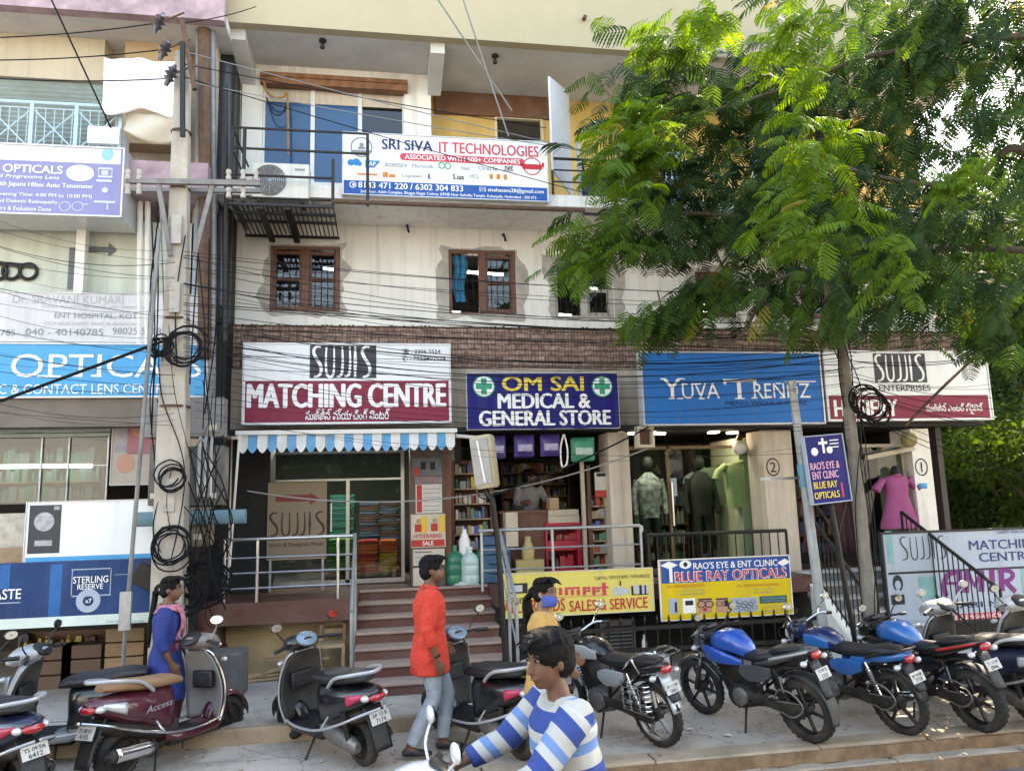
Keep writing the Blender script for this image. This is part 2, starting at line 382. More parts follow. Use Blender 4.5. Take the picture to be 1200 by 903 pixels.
def px(x0, y0, x1, y1, Y):
    a = at(x0, y0, Y=Y); b = at(x1, y1, Y=Y); c = at(x0, y1, Y=Y); d = at(x1, y0, Y=Y)
    return (a.x+c.x)/2, (b.x+d.x)/2, (b.z+c.z)/2, (a.z+d.z)/2      # x0 x1 z0 z1
def wall_holes(mb, x0, x1, z0, z1, y0, y1, holes):
    xs = sorted({x0, x1, *[min(max(h[i], x0), x1) for h in holes for i in (0, 1)]}); zs = sorted({z0, z1, *[min(max(h[i], z0), z1) for h in holes for i in (2, 3)]})
    for i in range(len(xs)-1):
        run = None
        for j in range(len(zs)-1):
            cx, cz = (xs[i]+xs[i+1])/2, (zs[j]+zs[j+1])/2
            hole = any(h[0] < cx < h[1] and h[2] < cz < h[3] for h in holes)
            if not hole and run is None: run = zs[j]
            if hole and run is not None: mb.box(xs[i], xs[i+1], y0, y1, run, zs[j]); run = None
        if run is not None: mb.box(xs[i], xs[i+1], y0, y1, run, zs[-1])

# ---- ground
def grid(x0, x1, y0, y1, z, nx, ny, amp=0., seed=1, edge=None):
    rn = random.Random(seed); mb = MB()
    def P(u, v):
        return V(x0+(x1-x0)*u, y0+(y1-y0)*v, z+(rn.random()-.5)*amp)
    mb.sheet(P, nx, ny); return mb
ROADZ = -.24
tag(grid(-400, 400, -400, 400, ROADZ, 40, 40).build('road', M_asphalt), kind='structure')
b = MB(); b.box(-40, 40, 6.86, 16, -.5, -.004); tag(b.build('ground', M_apron), kind='structure')
# rough edge stones of the apron: two steps down to the road
b = MB()
rn = random.Random(3)
x = -12.
while x < 14:
    l = .9+rn.random()*.7
    b.box(x, x+l-.012, 6.60+rn.random()*.015, 6.855, -.5, .004+rn.random()*.012); x += l
KB = b
def rough(o, strength=.03, size=.25, lev=3):
    m = o.modifiers.new('sub', 'SUBSURF'); m.subdivision_type = 'SIMPLE'; m.levels = m.render_levels = lev
    t = bpy.data.textures.new('n', 'CLOUDS'); t.noise_scale = size; t.noise_depth = 4
    d = o.modifiers.new('disp', 'DISPLACE'); d.texture = t; d.strength = strength; d.texture_coords = 'GLOBAL'
o = tag(KB.build('apron_kerb', [M_kerb], bevel=.02, seg=2), kind='structure'); rough(o, .035, .1, 3)
b = MB(); x = -12.
while x < 14:
    l = .8+rn.random()*.8; b.box(x, x+l-.008, 6.43+rn.random()*.02, 6.596, -.5, -.122+rn.random()*.012); x += l
if True: rough(b.build('gutter', M_sand, bevel=.02), .05, .12, 3); o = tag(COL.objects[-1], kind='structure')
b = MB(); b.box(-12, 14, 6.40, 6.427, -.5, -.118); o = tag(b.build('kerb', M_kerbface), kind='structure')
b = MB(); b.box(-12, 14, 6.565, 6.598, -.112, -.012); o = tag(b.build('kerb', M_kerbface), kind='structure')
# left pavement with kerb, ends near the middle
xe = at(655, 830, Z=.14).x
b = MB(); b.box(-40, xe, 8.13, 16, -.3, .14); tag(b.build('pavement', M_pave), kind='structure')
b = MB(); x = -12.
while x < xe-.05:
    l = min(1.0+rn.random()*.3, xe-x); b.box(x, x+l-.01, 8.03+rn.random()*.012, 8.127, -.3, .142+rn.random()*.006); x += l
tag(b.build('pavement_kerb', M_kerb, bevel=.015), kind='structure')
# ground litter and stones on the apron: one stuff object
b = MB()
for i in range(240):
    x, y = rn.uniform(-4, 9), rn.uniform(6.9, 8.0); s_ = rn.uniform(.006, .022)
    b.ball((x, y, s_*.3), (s_, s_*rn.uniform(.6, 1), s_*.5), 6, 4)
for i in range(60):
    x, y = rn.uniform(-4, 1.4), rn.uniform(8.3, 9.2); s_ = rn.uniform(.006, .02)
    b.ball((x, y, .14+s_*.3), (s_, s_*rn.uniform(.6, 1), s_*.5), 6, 4)
tag(b.build('gravel', M_sand), 'small stones and grit scattered over the parking strip', 'gravel', kind='stuff')
M_paper = mat('litter_paper', (.6, .6, .58), .8)
for k, (qx, qy, lab) in enumerate(((808, 855, 'white crumpled paper scrap on the apron near the blue motorcycle'), (852, 862, 'pale torn wrapper on the apron in front of the blue motorcycle'))):
    p = at(qx, qy, Z=.0); b = MB()
    b.sheet(lambda u, v: V((u-.5)*.07, (v-.5)*.05, .008+.012*random.random()), 5, 4)
    o = b.build('paper_scrap', M_paper, fixn=True); o.location = p; tag(o, lab, 'litter')

b = MB()
for i in range(420):                                        # fallen leaflets
    x, y = rn.uniform(-4, 9), rn.uniform(6.65, 8.0) if i % 4 else rn.uniform(8.2, 9.0); z = .008 if y < 8.05 or x > xe else .148; a = rn.uniform(0, 6.28); s_ = rn.uniform(.012, .03); c_, q_ = math.cos(a)*s_, math.sin(a)*s_
    b.add([V(x-c_, y-q_, z), V(x+q_*.35, y-c_*.35, z+.004), V(x+c_, y+q_, z+rn.uniform(0, .008)), V(x-q_*.35, y+c_*.35, z+.002)], [(0, 1, 2, 3)], False)
tag(b.build('fallen_leaves', mat('dry_leaf', (.20, .15, .05), .8, var=.6, vscale=9)), 'dry leaflets scattered on the pavement and parking strip', 'leaves', kind='stuff')
# ================================================================== MAIN BUILDING
YW, YG, YB, YS = 11.0, 11.6, 10.0, 10.5
BX0 = -2.14; BX1 = 9.35
bld = thing('commercial_building', 'cream and white commercial building with brick band above the shop signs', 'building', (0, 0, 0))
# first floor wall with window openings
WIN = [px(316, 288, 398.5, 365, YW), px(526, 293, 605, 368, YW), px(650, 308, 719, 372, YW), px(816, 318, 862, 372, YW)]
WIN += [(WIN[3][1]+1.1, WIN[3][1]+2.1, WIN[3][2], WIN[3][3])]
zbr = at(450, 382, Y=YW).z                                   # top of the brick band
b = MB(); wall_holes(b, BX0+.06, BX1, zbr, 6.27, YW, YW+.22, WIN)
b.build('wall', M_white, bld)
b = MB(); b.box(BX0, BX1, YW-.05, YW+.17, 4.12, zbr-.035); b.build('brick_band', M_brick, bld)
b = MB()                                                    # broken top edge of the bricks and loose lath wires
for i in range(190):
    x = BX0+i*(BX1-BX0)/190; b.box(x, x+.035, YW-.058, YW-.02, zbr-.038, zbr-.03+rn.random()*.035)
b.build('brick_edge', M_rust, bld)
b = MB()
for i in range(230):
    x = BX0+.03+i*(BX1-BX0-.06)/230; b.tube([V(x, YW-.055, 4.14), V(x+rn.uniform(-.02, .02), YW-.062, zbr-.02)], .0035, 4, False)
for k in range(7):
    z = 4.16+k*.085; b.tube([V(BX0+i*.5, YW-.065+rn.uniform(0, .01), z+rn.uniform(-.015, .015)) for i in range(24)], .0035, 4, False)
b.build('lath_wire', M_rust, bld)
b = MB(); b.box(BX0, BX1, YW-.1, YW+.25, 3.28, 4.118); b.build('lintel', M_beige, bld)
b = MB(); b.box(BX0, BX1, YW-.32, YW-.1, 3.19, 3.25); b.box(BX0, BX1, YW-.098, YW+4, 3.26, 3.276); b.build('porch_slab', M_dark, bld)
# left corner pier of bare brick
b = MB(); b.box(BX0-.03, BX0+.057, YW-.03, YW+.3, zbr-.03, 6.27); b.build('corner_pier', M_brick, bld)
# balcony slab and upper storey
b = MB(); b.box(BX0-.02, BX1, YB, YW+5, 6.272, 6.44); b.build('balcony_slab', M_white, bld)
xw = at(505, 120, Y=YW).x
UW = [px(307, 96, 474, 216, YW)]
b = MB(); wall_holes(b, BX0+.1, xw, 6.44, 8.72, YW, YW+.2, UW); b.build('upper_wall', M_white, bld)
UY = [px(580, 138, 637, 200, YW+.5)]
b = MB(); wall_holes(b, xw, BX1, 6.44, 8.72, YW+.5, YW+.7, UY+[(UY[0][1]+1.3, UY[0][1]+2.4, 6.5, 8.1), (UY[0][1]+3.6, UY[0][1]+4.9, 6.9, 8.1)]); b.build('recessed_wall', M_yellow, bld)
b = MB(); b.box(xw-.2, xw-.003, YW+.2, YW+.7, 6.44, 8.72); b.build('return_wall', M_white, bld)
b = MB(); b.box(BX0-.02, BX1, YB, YB+.15, 8.72, 10.6); b.build('parapet', M_cream, bld)
b = MB(); b.box(BX0-.02, BX1, YB+.15, YW+5, 8.724, 8.9); b.build('overhang', M_soffit, bld)
for x in (BX0+.08, xw-.05, xw+3.4, xw+6.2):
    b = MB(); b.prism([(0, 0), (1.0-.15, 0), (1.0-.15, -.34), (.0, -.16)], .2, Matrix.Translation((x, YB+.15, 8.723)) @ Matrix(((0, 1, 0, 0), (1, 0, 0, 0), (0, 0, 1, 0), (0, 0, 0, 1)))); b.build('bracket_beam', M_soffit, bld)
b = MB(); b.box(BX0-.02, BX0+.08, YW, YW+6, 0, 8.72); b.box(BX1-.1, BX1, YW+.71, YW+6, 3.28, 8.72); b.box(BX0, BX1, YW+6, YW+6.1, 0, 10.6); b.build('side_wall', M_white, bld)
# rooms behind the windows
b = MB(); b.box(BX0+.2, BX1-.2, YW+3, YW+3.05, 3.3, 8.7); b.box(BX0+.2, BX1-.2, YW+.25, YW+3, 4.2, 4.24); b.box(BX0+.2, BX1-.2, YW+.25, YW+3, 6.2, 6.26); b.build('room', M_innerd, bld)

def patch(rect, seed, grow=.19):
    x0, x1, z0, z1 = rect; r_ = random.Random(seed); cx, cz = (x0+x1)/2, (z0+z1)/2; pts = []; n = 44; ii = []
    per = [(x0+(x1-x0)*i/11, z0) for i in range(11)]+[(x1, z0+(z1-z0)*i/11) for i in range(11)]+[(x1-(x1-x0)*i/11, z1) for i in range(11)]+[(x0, z1-(z1-z0)*i/11) for i in range(11)]
    g = .5
    m = MB(); vs = []
    for (x, z) in per:
        g = min(1, max(.12, g+r_.uniform(-.45, .45))); d = V(x-cx, 0, z-cz)
        ox = grow*g*max(-1, min(1, d.x/((x1-x0)/2)*1.2)); oz = grow*.6*g*max(-1, min(1, d.z/((z1-z0)/2)*1.2))
        vs.append(V(x+ox, YW-.006, z+oz))
    for (x, z) in per: vs.append(V(x, YW-.006, z))
    vs2 = [p+V(0, .004, 0) for p in vs]
    m.add(vs+vs2[:44], [(i, (i+1) % 44, 44+(i+1) % 44, 44+i) for i in range(44)]+[(i, (i+1) % 44, 88+(i+1) % 44, 88+i) for i in range(44)], False)
    return m
def small_window(rect, seed, wood=M_wood, sash_l=True, sash_r=True, cloth=False, lamps=()):
    x0, x1, z0, z1 = rect; t = .05; y = YW+.03
    fr = MB(); fr.box(x0, x0+t, y, y+.1, z0, z1); fr.box(x1-t*1.3, x1, y, y+.1, z0, z1); fr.box(x0+t, x1-t*1.3, y, y+.1, z1-t, z1); fr.box(x0+t, x1-t*1.3, y, y+.1, z0, z0+t*.7)
    cx = (x0+x1)/2; fr.box(cx-.055, cx+.055, y-.004, y+.09, z0+t*.7, z1-t)
    f = fr.build('window', wood, bld, bevel=.004)
    mbp = patch(rect, seed); mbp.build('cement_patch', M_cement, f)
    for (a, c, on) in ((x0+t, cx-.055, sash_l), (cx+.055, x1-t*1.3, sash_r)):
        if on or not cloth: g = MB(); g.box(a, c, y+.05, y+.056, z0+t*.7, z1-t); g.build('pane', M_glassw, f)
        if on:
            s = MB(); w_ = .032
            s.box(a+.001, a+w_, y+.02, y+.048, z0+.04, z1-t); s.box(c-w_, c-.001, y+.02, y+.048, z0+.04, z1-t)
            for zz in (z0+.04, (z0+z1)/2-.02, z1-t-.07): s.box(a+w_, c-w_, y+.018, y+.046, zz, zz+.05)
            s.build('sash', wood, f)
    g = MB()
    k = int((x1-x0)/.085)
    for i in range(1, k): xx = x0+(x1-x0)*i/k; g.tube([V(xx, y+.012, z0+.03), V(xx, y+.012, z1-.04)], .004, 5, False)
    k = int((z1-z0)/.11)
    for i in range(1, k): zz = z0+(z1-z0)*i/k; g.tube([V(x0+.04, y+.016, zz), V(x1-.04, y+.016, zz)], .004, 5, False)
    g.build('grille', M_black, f)
    if cloth:
        c = MB(); c.sheet(lambda u, v: V(x0+.05+(u*.24+.03*math.sin(v*7))*(1-.35*v)+.05*v, y+.1+.03*math.sin(u*14), z1-.06-v*(z1-z0)*.72), 14, 12)
        c.build('curtain', mat('blue_cloth', (.04, .28, .50), .9, var=.3), f)
    for (u, v, l) in lamps:
        c = MB(); xx = x0+(x1-x0)*u; zz = z0+(z1-z0)*v; c.tube([V(xx, y+.5, zz), V(xx+l, y+.55, zz)], .022, 8); c.build('tube_light', M_tube, f)
small_window(WIN[0], 1, lamps=((.72, .83, .16),)); small_window(WIN[1], 2, sash_l=False, cloth=True, lamps=((.28, .82, .26), (.55, .8, .35), (.02, .16, .2)))
small_window(WIN[2], 3, wood=M_cement, sash_l=False, lamps=((.62, .72, .26), (.2, .2, .2))); small_window(WIN[3], 4, lamps=((.2, .5, .5), (.1, .3, .5))); small_window(WIN[4], 5)

# upper three-pane window
x0, x1, z0, z1 = UW[0]; y = YW+.06
f = MB(); cuts = [x0, x0+(x1-x0)*.345, x0+(x1-x0)*.68, x1]
for c in cuts: f.box(c-.03, c+.03, y, y+.08, z0, z1)
for i in range(3): f.box(cuts[i]+.03, cuts[i+1]-.03, y, y+.08, z0, z0+.05)
win = f.build('window', M_alum, bld)
for i in range(3):
    g = MB(); g.box(cuts[i]+.03, cuts[i+1]-.03, y+.03, y+.036, z0+.05, z1-.33); g.build('pane', M_glassb if i < 2 else M_glassw, win)
    g = MB(); g.box(cuts[i]+.03, cuts[i+1]-.03, y+.02, y+.05, z1-.33, z1-.12); g.build('valance_panel', M_beige, win)
f = MB(); f.box(x0-.03, x1+.05, YW-.1, YW+.05, z1-.13, z1+.03); f.box(x0-.03, x1+.05, YW-.12, YW-.1, z1-.03, z1+.035)
f.build('rolled_blind', M_putty, win)
f = MB(); xx = cuts[0]+.36
f.tube(catm([V(x0+.03, YW-.1, z1-.14), V(x0+.08, YW-.12, z1-.3), V(x0+.2, YW-.12, z1-.38), V(xx-.05, YW-.1, z1-.34), V(xx, YW-.1, z1-.3), V(xx+.02, YW-.1, z1-.8), V(xx+.03, YW-.1, z1-1.25)]), .018, 6)
f.build('tied_rope', mat('jute_rope', (.35, .18, .06), .9, var=.3, vscale=30), win)
f = MB(); f.tube(catm([V(x0+.06, YW-.09, z1-.35), V(x0+.16, YW-.1, z1-.6), V(xx-.08, YW-.1, z1-.62), V(xx, YW-.1, z1-.45)]), .012, 6); f.build('cable_loop', M_black, win)
# yellow part: brown board, dark window
x0, x1, z0, z1 = px(509, 106, 652, 138, YW+.5)
f = MB(); f.box(x0, x1, YW+.44, YW+.497, z0, z1); o = tag(f.build('brown_signboard', mat('dull_brown_board', (.17, .07, .035), .6, var=.2, vscale=3, dirt=(.3, .2, .15), dscale=4, damt=.4), bevel=.006), 'blank brown board on the ochre wall of the upper balcony', 'signboard')
f = MB()
for sx in (x0+.05, x1-.05):
    for sz in (z0+.05, z1-.05): f.ball((sx, YW+.437, sz), .012, 6, 4)
f.build('screw', M_galv, o)
x0, x1, z0, z1 = UY[0]
f = MB(); t = .04
f.box(x0, x0+t, YW+.47, YW+.6, z0, z1); f.box(x1-t, x1, YW+.47, YW+.6, z0, z1); f.box(x0+t, x1-t, YW+.47, YW+.6, z1-t, z1); f.box(x0+t, x1-t, YW+.47, YW+.6, z0, z0+t)
win = f.build('window', mat('cream_frame', (.7, .6, .4), .6), bld); f = MB(); f.box(x0+t, x1-t, YW+.54, YW+.546, z0+t, z1-t); f.build('pane', glass('dark_window_glass', (.12, .16, .16), .2), win)
for (a, c, z0, z1) in ((UY[0][1]+1.3, UY[0][1]+2.4, 6.5, 8.1), (UY[0][1]+3.6, UY[0][1]+4.9, 6.9, 8.1)):
    f = MB(); f.box(a, a+t, YW+.52, YW+.6, z0, z1); f.box(c-t, c, YW+.52, YW+.6, z0, z1); f.box((a+c)/2-.02, (a+c)/2+.02, YW+.52, YW+.6, z0, z1-t); f.box(a+t, c-t, YW+.52, YW+.6, z1-t, z1)
    win = f.build('window', M_alum, bld); f = MB(); f.box(a+t, c-t, YW+.56, YW+.566, z0, z1-t); f.build('pane', glass('dark_window_glass', (.12, .16, .16), .2), win)
# drain stubs, wall stains, parapet spout
for q in ((310, 262), (477, 272), (589, 282)):
    p = at(*q, Y=YW); f = MB(); f.tube([p+V(0, .05, .1), p+V(0, -.12, .06), p+V(.02, -.16, -.06)], .018, 6); f.build('drain_spout', M_black, bld)
p = at(684, 22, Y=YB); f = MB(); f.tube([p+V(0, .1, 0), p+V(0, -.08, -.02)], .03, 8); f.build('drain_spout', M_rust, bld)
for q in ((378, 47), (580, 65)):
    p = at(*q, Z=8.72); f = MB(); f.lathe([(.05, 0), (.05, -.03), (.02, -.05), (.02, -.09), (.035, -.1), (.03, -.13), (0, -.14)], 10, Matrix.Translation(p)); f.build('ceiling_hook', M_black, bld)

# ------------------------------------------------------------------ ground floor: plinth, steps, pillars, shops
PZ = 1.08
xs0 = at(416, 780, Y=9.4).x; xs1 = at(592, 760, Y=9.4).x
xR = at(962, 690, Y=10).x; xR2 = at(1078, 690, Y=10).x
b = MB(); b.box(BX0-.1, xs0, 10.0, 11.6, PZ-.26, PZ); b.box(xs0+.002, xs1, 10.86, 11.6, PZ-.25, PZ-.001); b.box(xs1+.002, xR, 10.0, 11.6, PZ-.2, PZ-.002); b.box(xR+.002, xR2, 10.9, 11.6, PZ-.2, PZ-.003); b.box(xR2+.002, BX1+.2, 10.2, 11.6, PZ-.2, PZ-.001)
b.build('plinth', M_granite, bld)
b = MB(); b.box(BX0-.1, BX0+.15, 10.02, 11.5, .1, PZ-.262); b.build('plinth_pier', M_granite, bld); b = MB(); b.box(xs0-.1, xs0-.002, 10.02, 11.4, .1, PZ-.262); b.build('plinth_pier', M_granite, bld)
b = MB(); b.box(BX0+.16, xs0-.102, 10.55, 10.6, .1, PZ-.262); b.build('cellar_panel', mat('cream_tin', (.50, .40, .24), .6, var=.12, vscale=3, dirt=(.25, .19, .12), dscale=2.5, damt=.6), bld)
b = MB(); b.box(xs1+.35, xR-.02, 11.0, 11.05, -.4, PZ-.2); b.box(xs1+.002, xs1+.35, 10.1, 11.2, -.3, PZ-.202); b.box(xR2, BX1+.2, 10.3, 10.4, -.1, PZ-.21); b.build('cellar_wall', M_dark, bld)  # near-black colour stands in for the shade below the plinth
# main steps
N_ST = 7; rise = (PZ-.14)/N_ST
b = MB(); n_ = MB(); y0 = 8.93; run = (10.86-y0)/(N_ST-1)
for i in range(N_ST):
    yy = y0+run*i; z = .14+rise*(i+1)
    yb = 10.85
    if i < N_ST-1: b.box(xs0, xs1, yy, yy+run-.002, .12, z-.035); n_.box(xs0-.01, xs1+.01, yy-.03, yy+run-.001, z-.033, z)
    else: b.box(xs0, xs1, yy-.001, yy+.1, .12, z-.26); n_.box(xs0+.003, xs1-.003, yy-.035, yy-.003, z-.034, z+.004)
st = b.build('steps', M_granite, bld); n_.build('step_nosing', M_nosing, st, bevel=.008)
# right hand stair, grey
b = MB(); n_ = MB(); N2 = 7; r2_ = (PZ)/N2; y0 = 9.0; run2 = (10.9-y0)/N2
for i in range(N2):
    yy = y0+run2*i; z = r2_*(i+1)
    b.box(xR, xR2, yy, yy+run2-.002, -.02, z-.04); n_.box(xR-.01, xR2+.01, yy-.03, yy+run2-.001, z-.038, z)
st = b.build('steps', mat('grey_step', (.22, .22, .22), .8, var=.2, vscale=6, dirt=(.1, .1, .1), dscale=4, damt=.5), bld); n_.build('step_nosing', mat('pale_step_nosing', (.46, .45, .43), .7, var=.15, vscale=9), st, bevel=.008)
b = MB()
b.add([V(xR-.16, 8.9, -.02), V(xR-.012, 8.9, -.02), V(xR-.012, 10.0, -.02), V(xR-.16, 10.0, -.02), V(xR-.16, 8.9, .18), V(xR-.012, 8.9, .18), V(xR-.012, 10.0, .98), V(xR-.16, 10.0, .98)], [(0, 1, 5, 4), (1, 2, 6, 5), (2, 3, 7, 6), (3, 0, 4, 7), (4, 5, 6, 7), (0, 3, 2, 1)], False)
b.build('stair_stringer', M_white, bld)
# pillars
def pillar(pxa, pxb, py, m, y=10.75, d=.5, top=3.16, z0=PZ):
    a = at(pxa, py, Y=y).x; c = at(pxb, py, Y=y).x; q = MB(); q.box(a, c, y, y+d, z0, top); return q.build('pillar', m, bld, bevel=.006), a, c
pillar(716, 741, 600, M_beige); pl2, p2a, p2b = pillar(896, 931, 560, M_beige); pl3, p3a, p3b = pillar(1072, 1094, 560, M_white, y=10.8)
pillar(270, 316, 600, M_dark, y=11.1, d=.5)
po, poa, pob = pillar(481, 521, 600, mat('dark_brown_tile', (.10, .07, .06), .5, var=.3, vscale=6), y=10.95)
b = MB(); b.box(pob+.002, pob+.09, 11.0, 11.4, PZ, 3.16); b.build('door_jamb', M_wood, bld)
# circled numerals painted on the pillars
for (o_, xa, xb, yy, ch, cpx, cpy) in ((pl2, p2a, p2b, 10.744, '2', 906, 547), (pl3, p3a, p3b, 10.794, '1', 1080, 547)):
    b = MB(); p = at(cpx, cpy, Y=yy); disc(b, p.x, p.z, .135, yy, 28, .115, sx=.8); put_text(b, ch, p.x-.06, p.x+.06, p.z-.075, p.z+.075, yy, .01, keep=True); b.build('painted_numeral', M_dark, o_)
# interiors
b = MB()
ex = [BX0+.1, at(552, 600, Y=11.6).x-.18, at(733, 600, Y=11.6).x, at(915, 600, Y=11.6).x, BX1-.1]
b.box(BX0, BX1, 14.4, 14.5, PZ, 3.25); b.box(BX0, BX1, 11.6, 14.4, PZ-.1, PZ+.01)
for x in ex: b.box(x-.05, x+.05, 11.62, 14.4, PZ, 3.25)
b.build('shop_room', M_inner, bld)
# ================================================================== SIGNS
def flat(name, col, rough=.45, **k):
    if name.startswith(('sign_', 'banner_', 'poster_')):
        k.setdefault('bump', .12); k.setdefault('bscale', 4); k.setdefault('dirt', tuple(.55*c+.07 for c in col)); k.setdefault('dscale', 1.8); k.setdefault('damt', .4); k.setdefault('streak', True); k.setdefault('var', .06)
    k.setdefault('spec', .22); return mat(name, col, max(rough, .5), **k)
C_white = flat('sign_white', (.82, .84, .84), .4, var=.05, vscale=1.5, dirt=(.5, .5, .47), dscale=2, damt=.35, streak=True, dlo=.5, dhi=.8)
C_maroon = flat('sign_maroon', (.24, .028, .058), .45, var=.07, vscale=2, dirt=(.28, .07, .09), dscale=2, damt=.3)
C_char = flat('sign_charcoal', (.055, .06, .065), .5)
C_navy = flat('sign_navy', (.008, .010, .15), .35, var=.08, vscale=2)
C_blue = flat('sign_bright_blue', (.008, .16, .50), .35, var=.05, vscale=2)
C_sky = flat('sign_sky_blue', (.06, .36, .66), .4, var=.06, vscale=2)
C_text = flat('letter_white', (.86, .86, .85), .4)
C_yell = flat('letter_yellow', (.80, .62, .10), .45)
C_red = flat('letter_red', (.55, .03, .04), .45)
C_pink = flat('letter_pink_red', (.62, .07, .10), .45)
C_dnavy = flat('letter_navy', (.02, .04, .16), .45)
C_black = flat('letter_black', (.03, .03, .035), .5)
C_green = flat('emblem_green', (.03, .33, .19), .45)
C_grey = flat('letter_grey', (.25, .27, .29), .5)
C_teal = flat('emblem_teal', (.05, .28, .35), .5)
C_lav = flat('banner_lavender', (.25, .25, .46), .5, var=.06, vscale=2)
C_palepink = flat('banner_pale_pink', (.70, .62, .66), .5, var=.05, vscale=2)
C_lemon = flat('banner_lemon', (.74, .63, .16), .5, var=.06, vscale=2)
C_gold = flat('banner_yellow', (.74, .53, .02), .5, var=.06, vscale=2)
C_paleb = flat('banner_pale_blue', (.38, .45, .54), .5, var=.06, vscale=1.5)
C_skin = flat('printed_skin', (.50, .28, .20), .5)
C_orange = flat('emblem_orange', (.65, .22, .05), .5)
M_frame = mat('sign_frame_aluminium', (.60, .61, .62), .4, .3, var=.1, vscale=9)

class Sign:
    def __init__(s, name, label, cat, rect, Y, th, face, frame=M_frame, fw=.022, group=None, side=None, fd=.012):
        s.Y = Y; x0, x1, z0, z1 = px(*rect, Y); s.r = (x0, x1, z0, z1)
        s.root = thing(name, label, cat, ((x0+x1)/2, Y, z0), 0, group); s.o = V((x0+x1)/2, Y, z0)
        b = MB(); b.box(x0+fw, x1-fw, Y, Y+th, z0+fw, z1-fw); s.put(b, 'panel', face)
        if fw:
            b = MB(); b.box(x0, x0+fw-.001, Y-fd, Y+th, z0, z1); b.box(x1-fw+.001, x1, Y-fd, Y+th, z0, z1)
            b.box(x0+fw, x1-fw, Y-fd, Y+th, z0, z0+fw-.001); b.box(x0+fw, x1-fw, Y-fd, Y+th, z1-fw+.001, z1); s.put(b, 'frame', frame)
    def put(s, b, name, m, parent=None):
        b.v = [(p[0]-s.o.x, p[1]-s.o.y, p[2]-s.o.z) for p in b.v]; return b.build(name, m, s.root)
    def field(s, name, m, a, off=.002):
        x0, x1, z0, z1 = px(*a, s.Y); b = MB(); rectf(b, x0, x1, z0, z1, s.Y-off); return s.put(b, name, m)
    def text(s, name, m, items, off=.006):
        b = MB()
        for it in items:
            t, a = it[0], it[1]; bold = it[2] if len(it) > 2 else .02; kw = it[3] if len(it) > 3 else {}
            x0, x1, z0, z1 = px(*a, s.Y); put_text(b, t, x0, x1, z0, z1, s.Y-off, bold, **kw)
        return s.put(b, name, m)
    def draw(s, name, m, fn, off=.004):
        b = MB(); fn(b, s.Y-off, lambda qx, qy: at(qx, qy, Y=s.Y)); return s.put(b, name, m)

def wavy_logo(b, x0, x1, z0, z1, y, w=.055, M=None):
    W, H = x1-x0, z1-z0; P = lambda q: (x0+q[0]*W, z0+q[1]*H)
    S_ = catm([(.14, .97), (.09, 1.0), (.035, .93), (.02, .8), (.06, .62), (.12, .45), (.15, .28), (.14, .12), (.1, .03), (.03, .0)], 5)
    def st(pts, k=1.): stroke(b, [P(q) for q in pts], [w*H*k*(.55+.45*math.sin(math.pi*i/(len(pts)-1))) for i in range(len(pts))], y, M)
    st(S_, 1.25)
    st(catm([(.24, 1.0), (.23, .6), (.24, .15), (.29, .0), (.35, .06), (.37, .3), (.37, 1.0)], 5))
    st(catm([(.51, 1.0), (.52, .5), (.505, .12), (.46, .02), (.42, .03)], 5)); st(catm([(.64, 1.0), (.65, .5), (.635, .12), (.59, .02), (.55, .03)], 5))
    st([(.735, 1.0), (.737, .5), (.735, .0)], 1.3)
    st([(q[0]+.84, q[1]) for q in S_], 1.25)

# 1 matching centre
s = Sign('shop_sign', 'white over maroon shop sign with big white capitals above the striped awning', 'shop sign', (284, 402, 528.5, 496.5), YS, .16, C_white)
s.field('colour_band', C_maroon, (287, 446, 526, 494))
s.field('logo_panel', C_char, (363, 404.5, 441, 443))
def f_(b, y, P): a = P(366, 441.5); c = P(434, 406); wavy_logo(b, a.x, c.x, a.z, c.z, y, .085)
s.draw('logo', C_text, f_)
s.text('lettering', C_text, [('MATCHING CENTRE', (289, 449, 523, 477.5), .055), ('సుజ్జీస్ మ్యాచింగ్ సెంటర్', (358, 478.5, 457, 491.5), .012)])
s.text('phone_lettering', C_black, [('☎ : 2306 5524', (471, 408.5, 516, 415), .01), ('✆ : 7022802524', (471, 416.5, 522, 423), .01), ('®', (436, 405, 440, 409), .0)])
# 2 medical
s = Sign('shop_sign', 'navy chemist sign with yellow and white capitals and two green crosses', 'shop sign', (547, 437, 725, 502.5), YS, .12, C_navy, fw=.006)
s.text('yellow_lettering', C_yell, [('OM SAI', (588, 440.5, 684, 458), .05)])
s.text('lettering', C_text, [('MEDICAL &', (583, 460.5, 692, 478.5), .06), ('GENERAL STORE', (561, 480.5, 716, 498.5), .06)])
for cx in (567, 705.5):
    def f_(b, y, P): p = P(cx, 452.5); disc(b, p.x, p.z, .155, y); 
    s.draw('emblem_disc', C_text, f_)
    def f_(b, y, P): p = P(cx, 452.5); disc(b, p.x, p.z, .155, y, r0=.138); rectf(b, p.x-.04, p.x+.04, p.z-.115, p.z+.115, y); rectf(b, p.x-.115, p.x-.041, p.z-.04, p.z+.04, y); rectf(b, p.x+.041, p.x+.115, p.z-.04, p.z+.04, y)
    s.draw('green_cross', C_green, f_, .006)
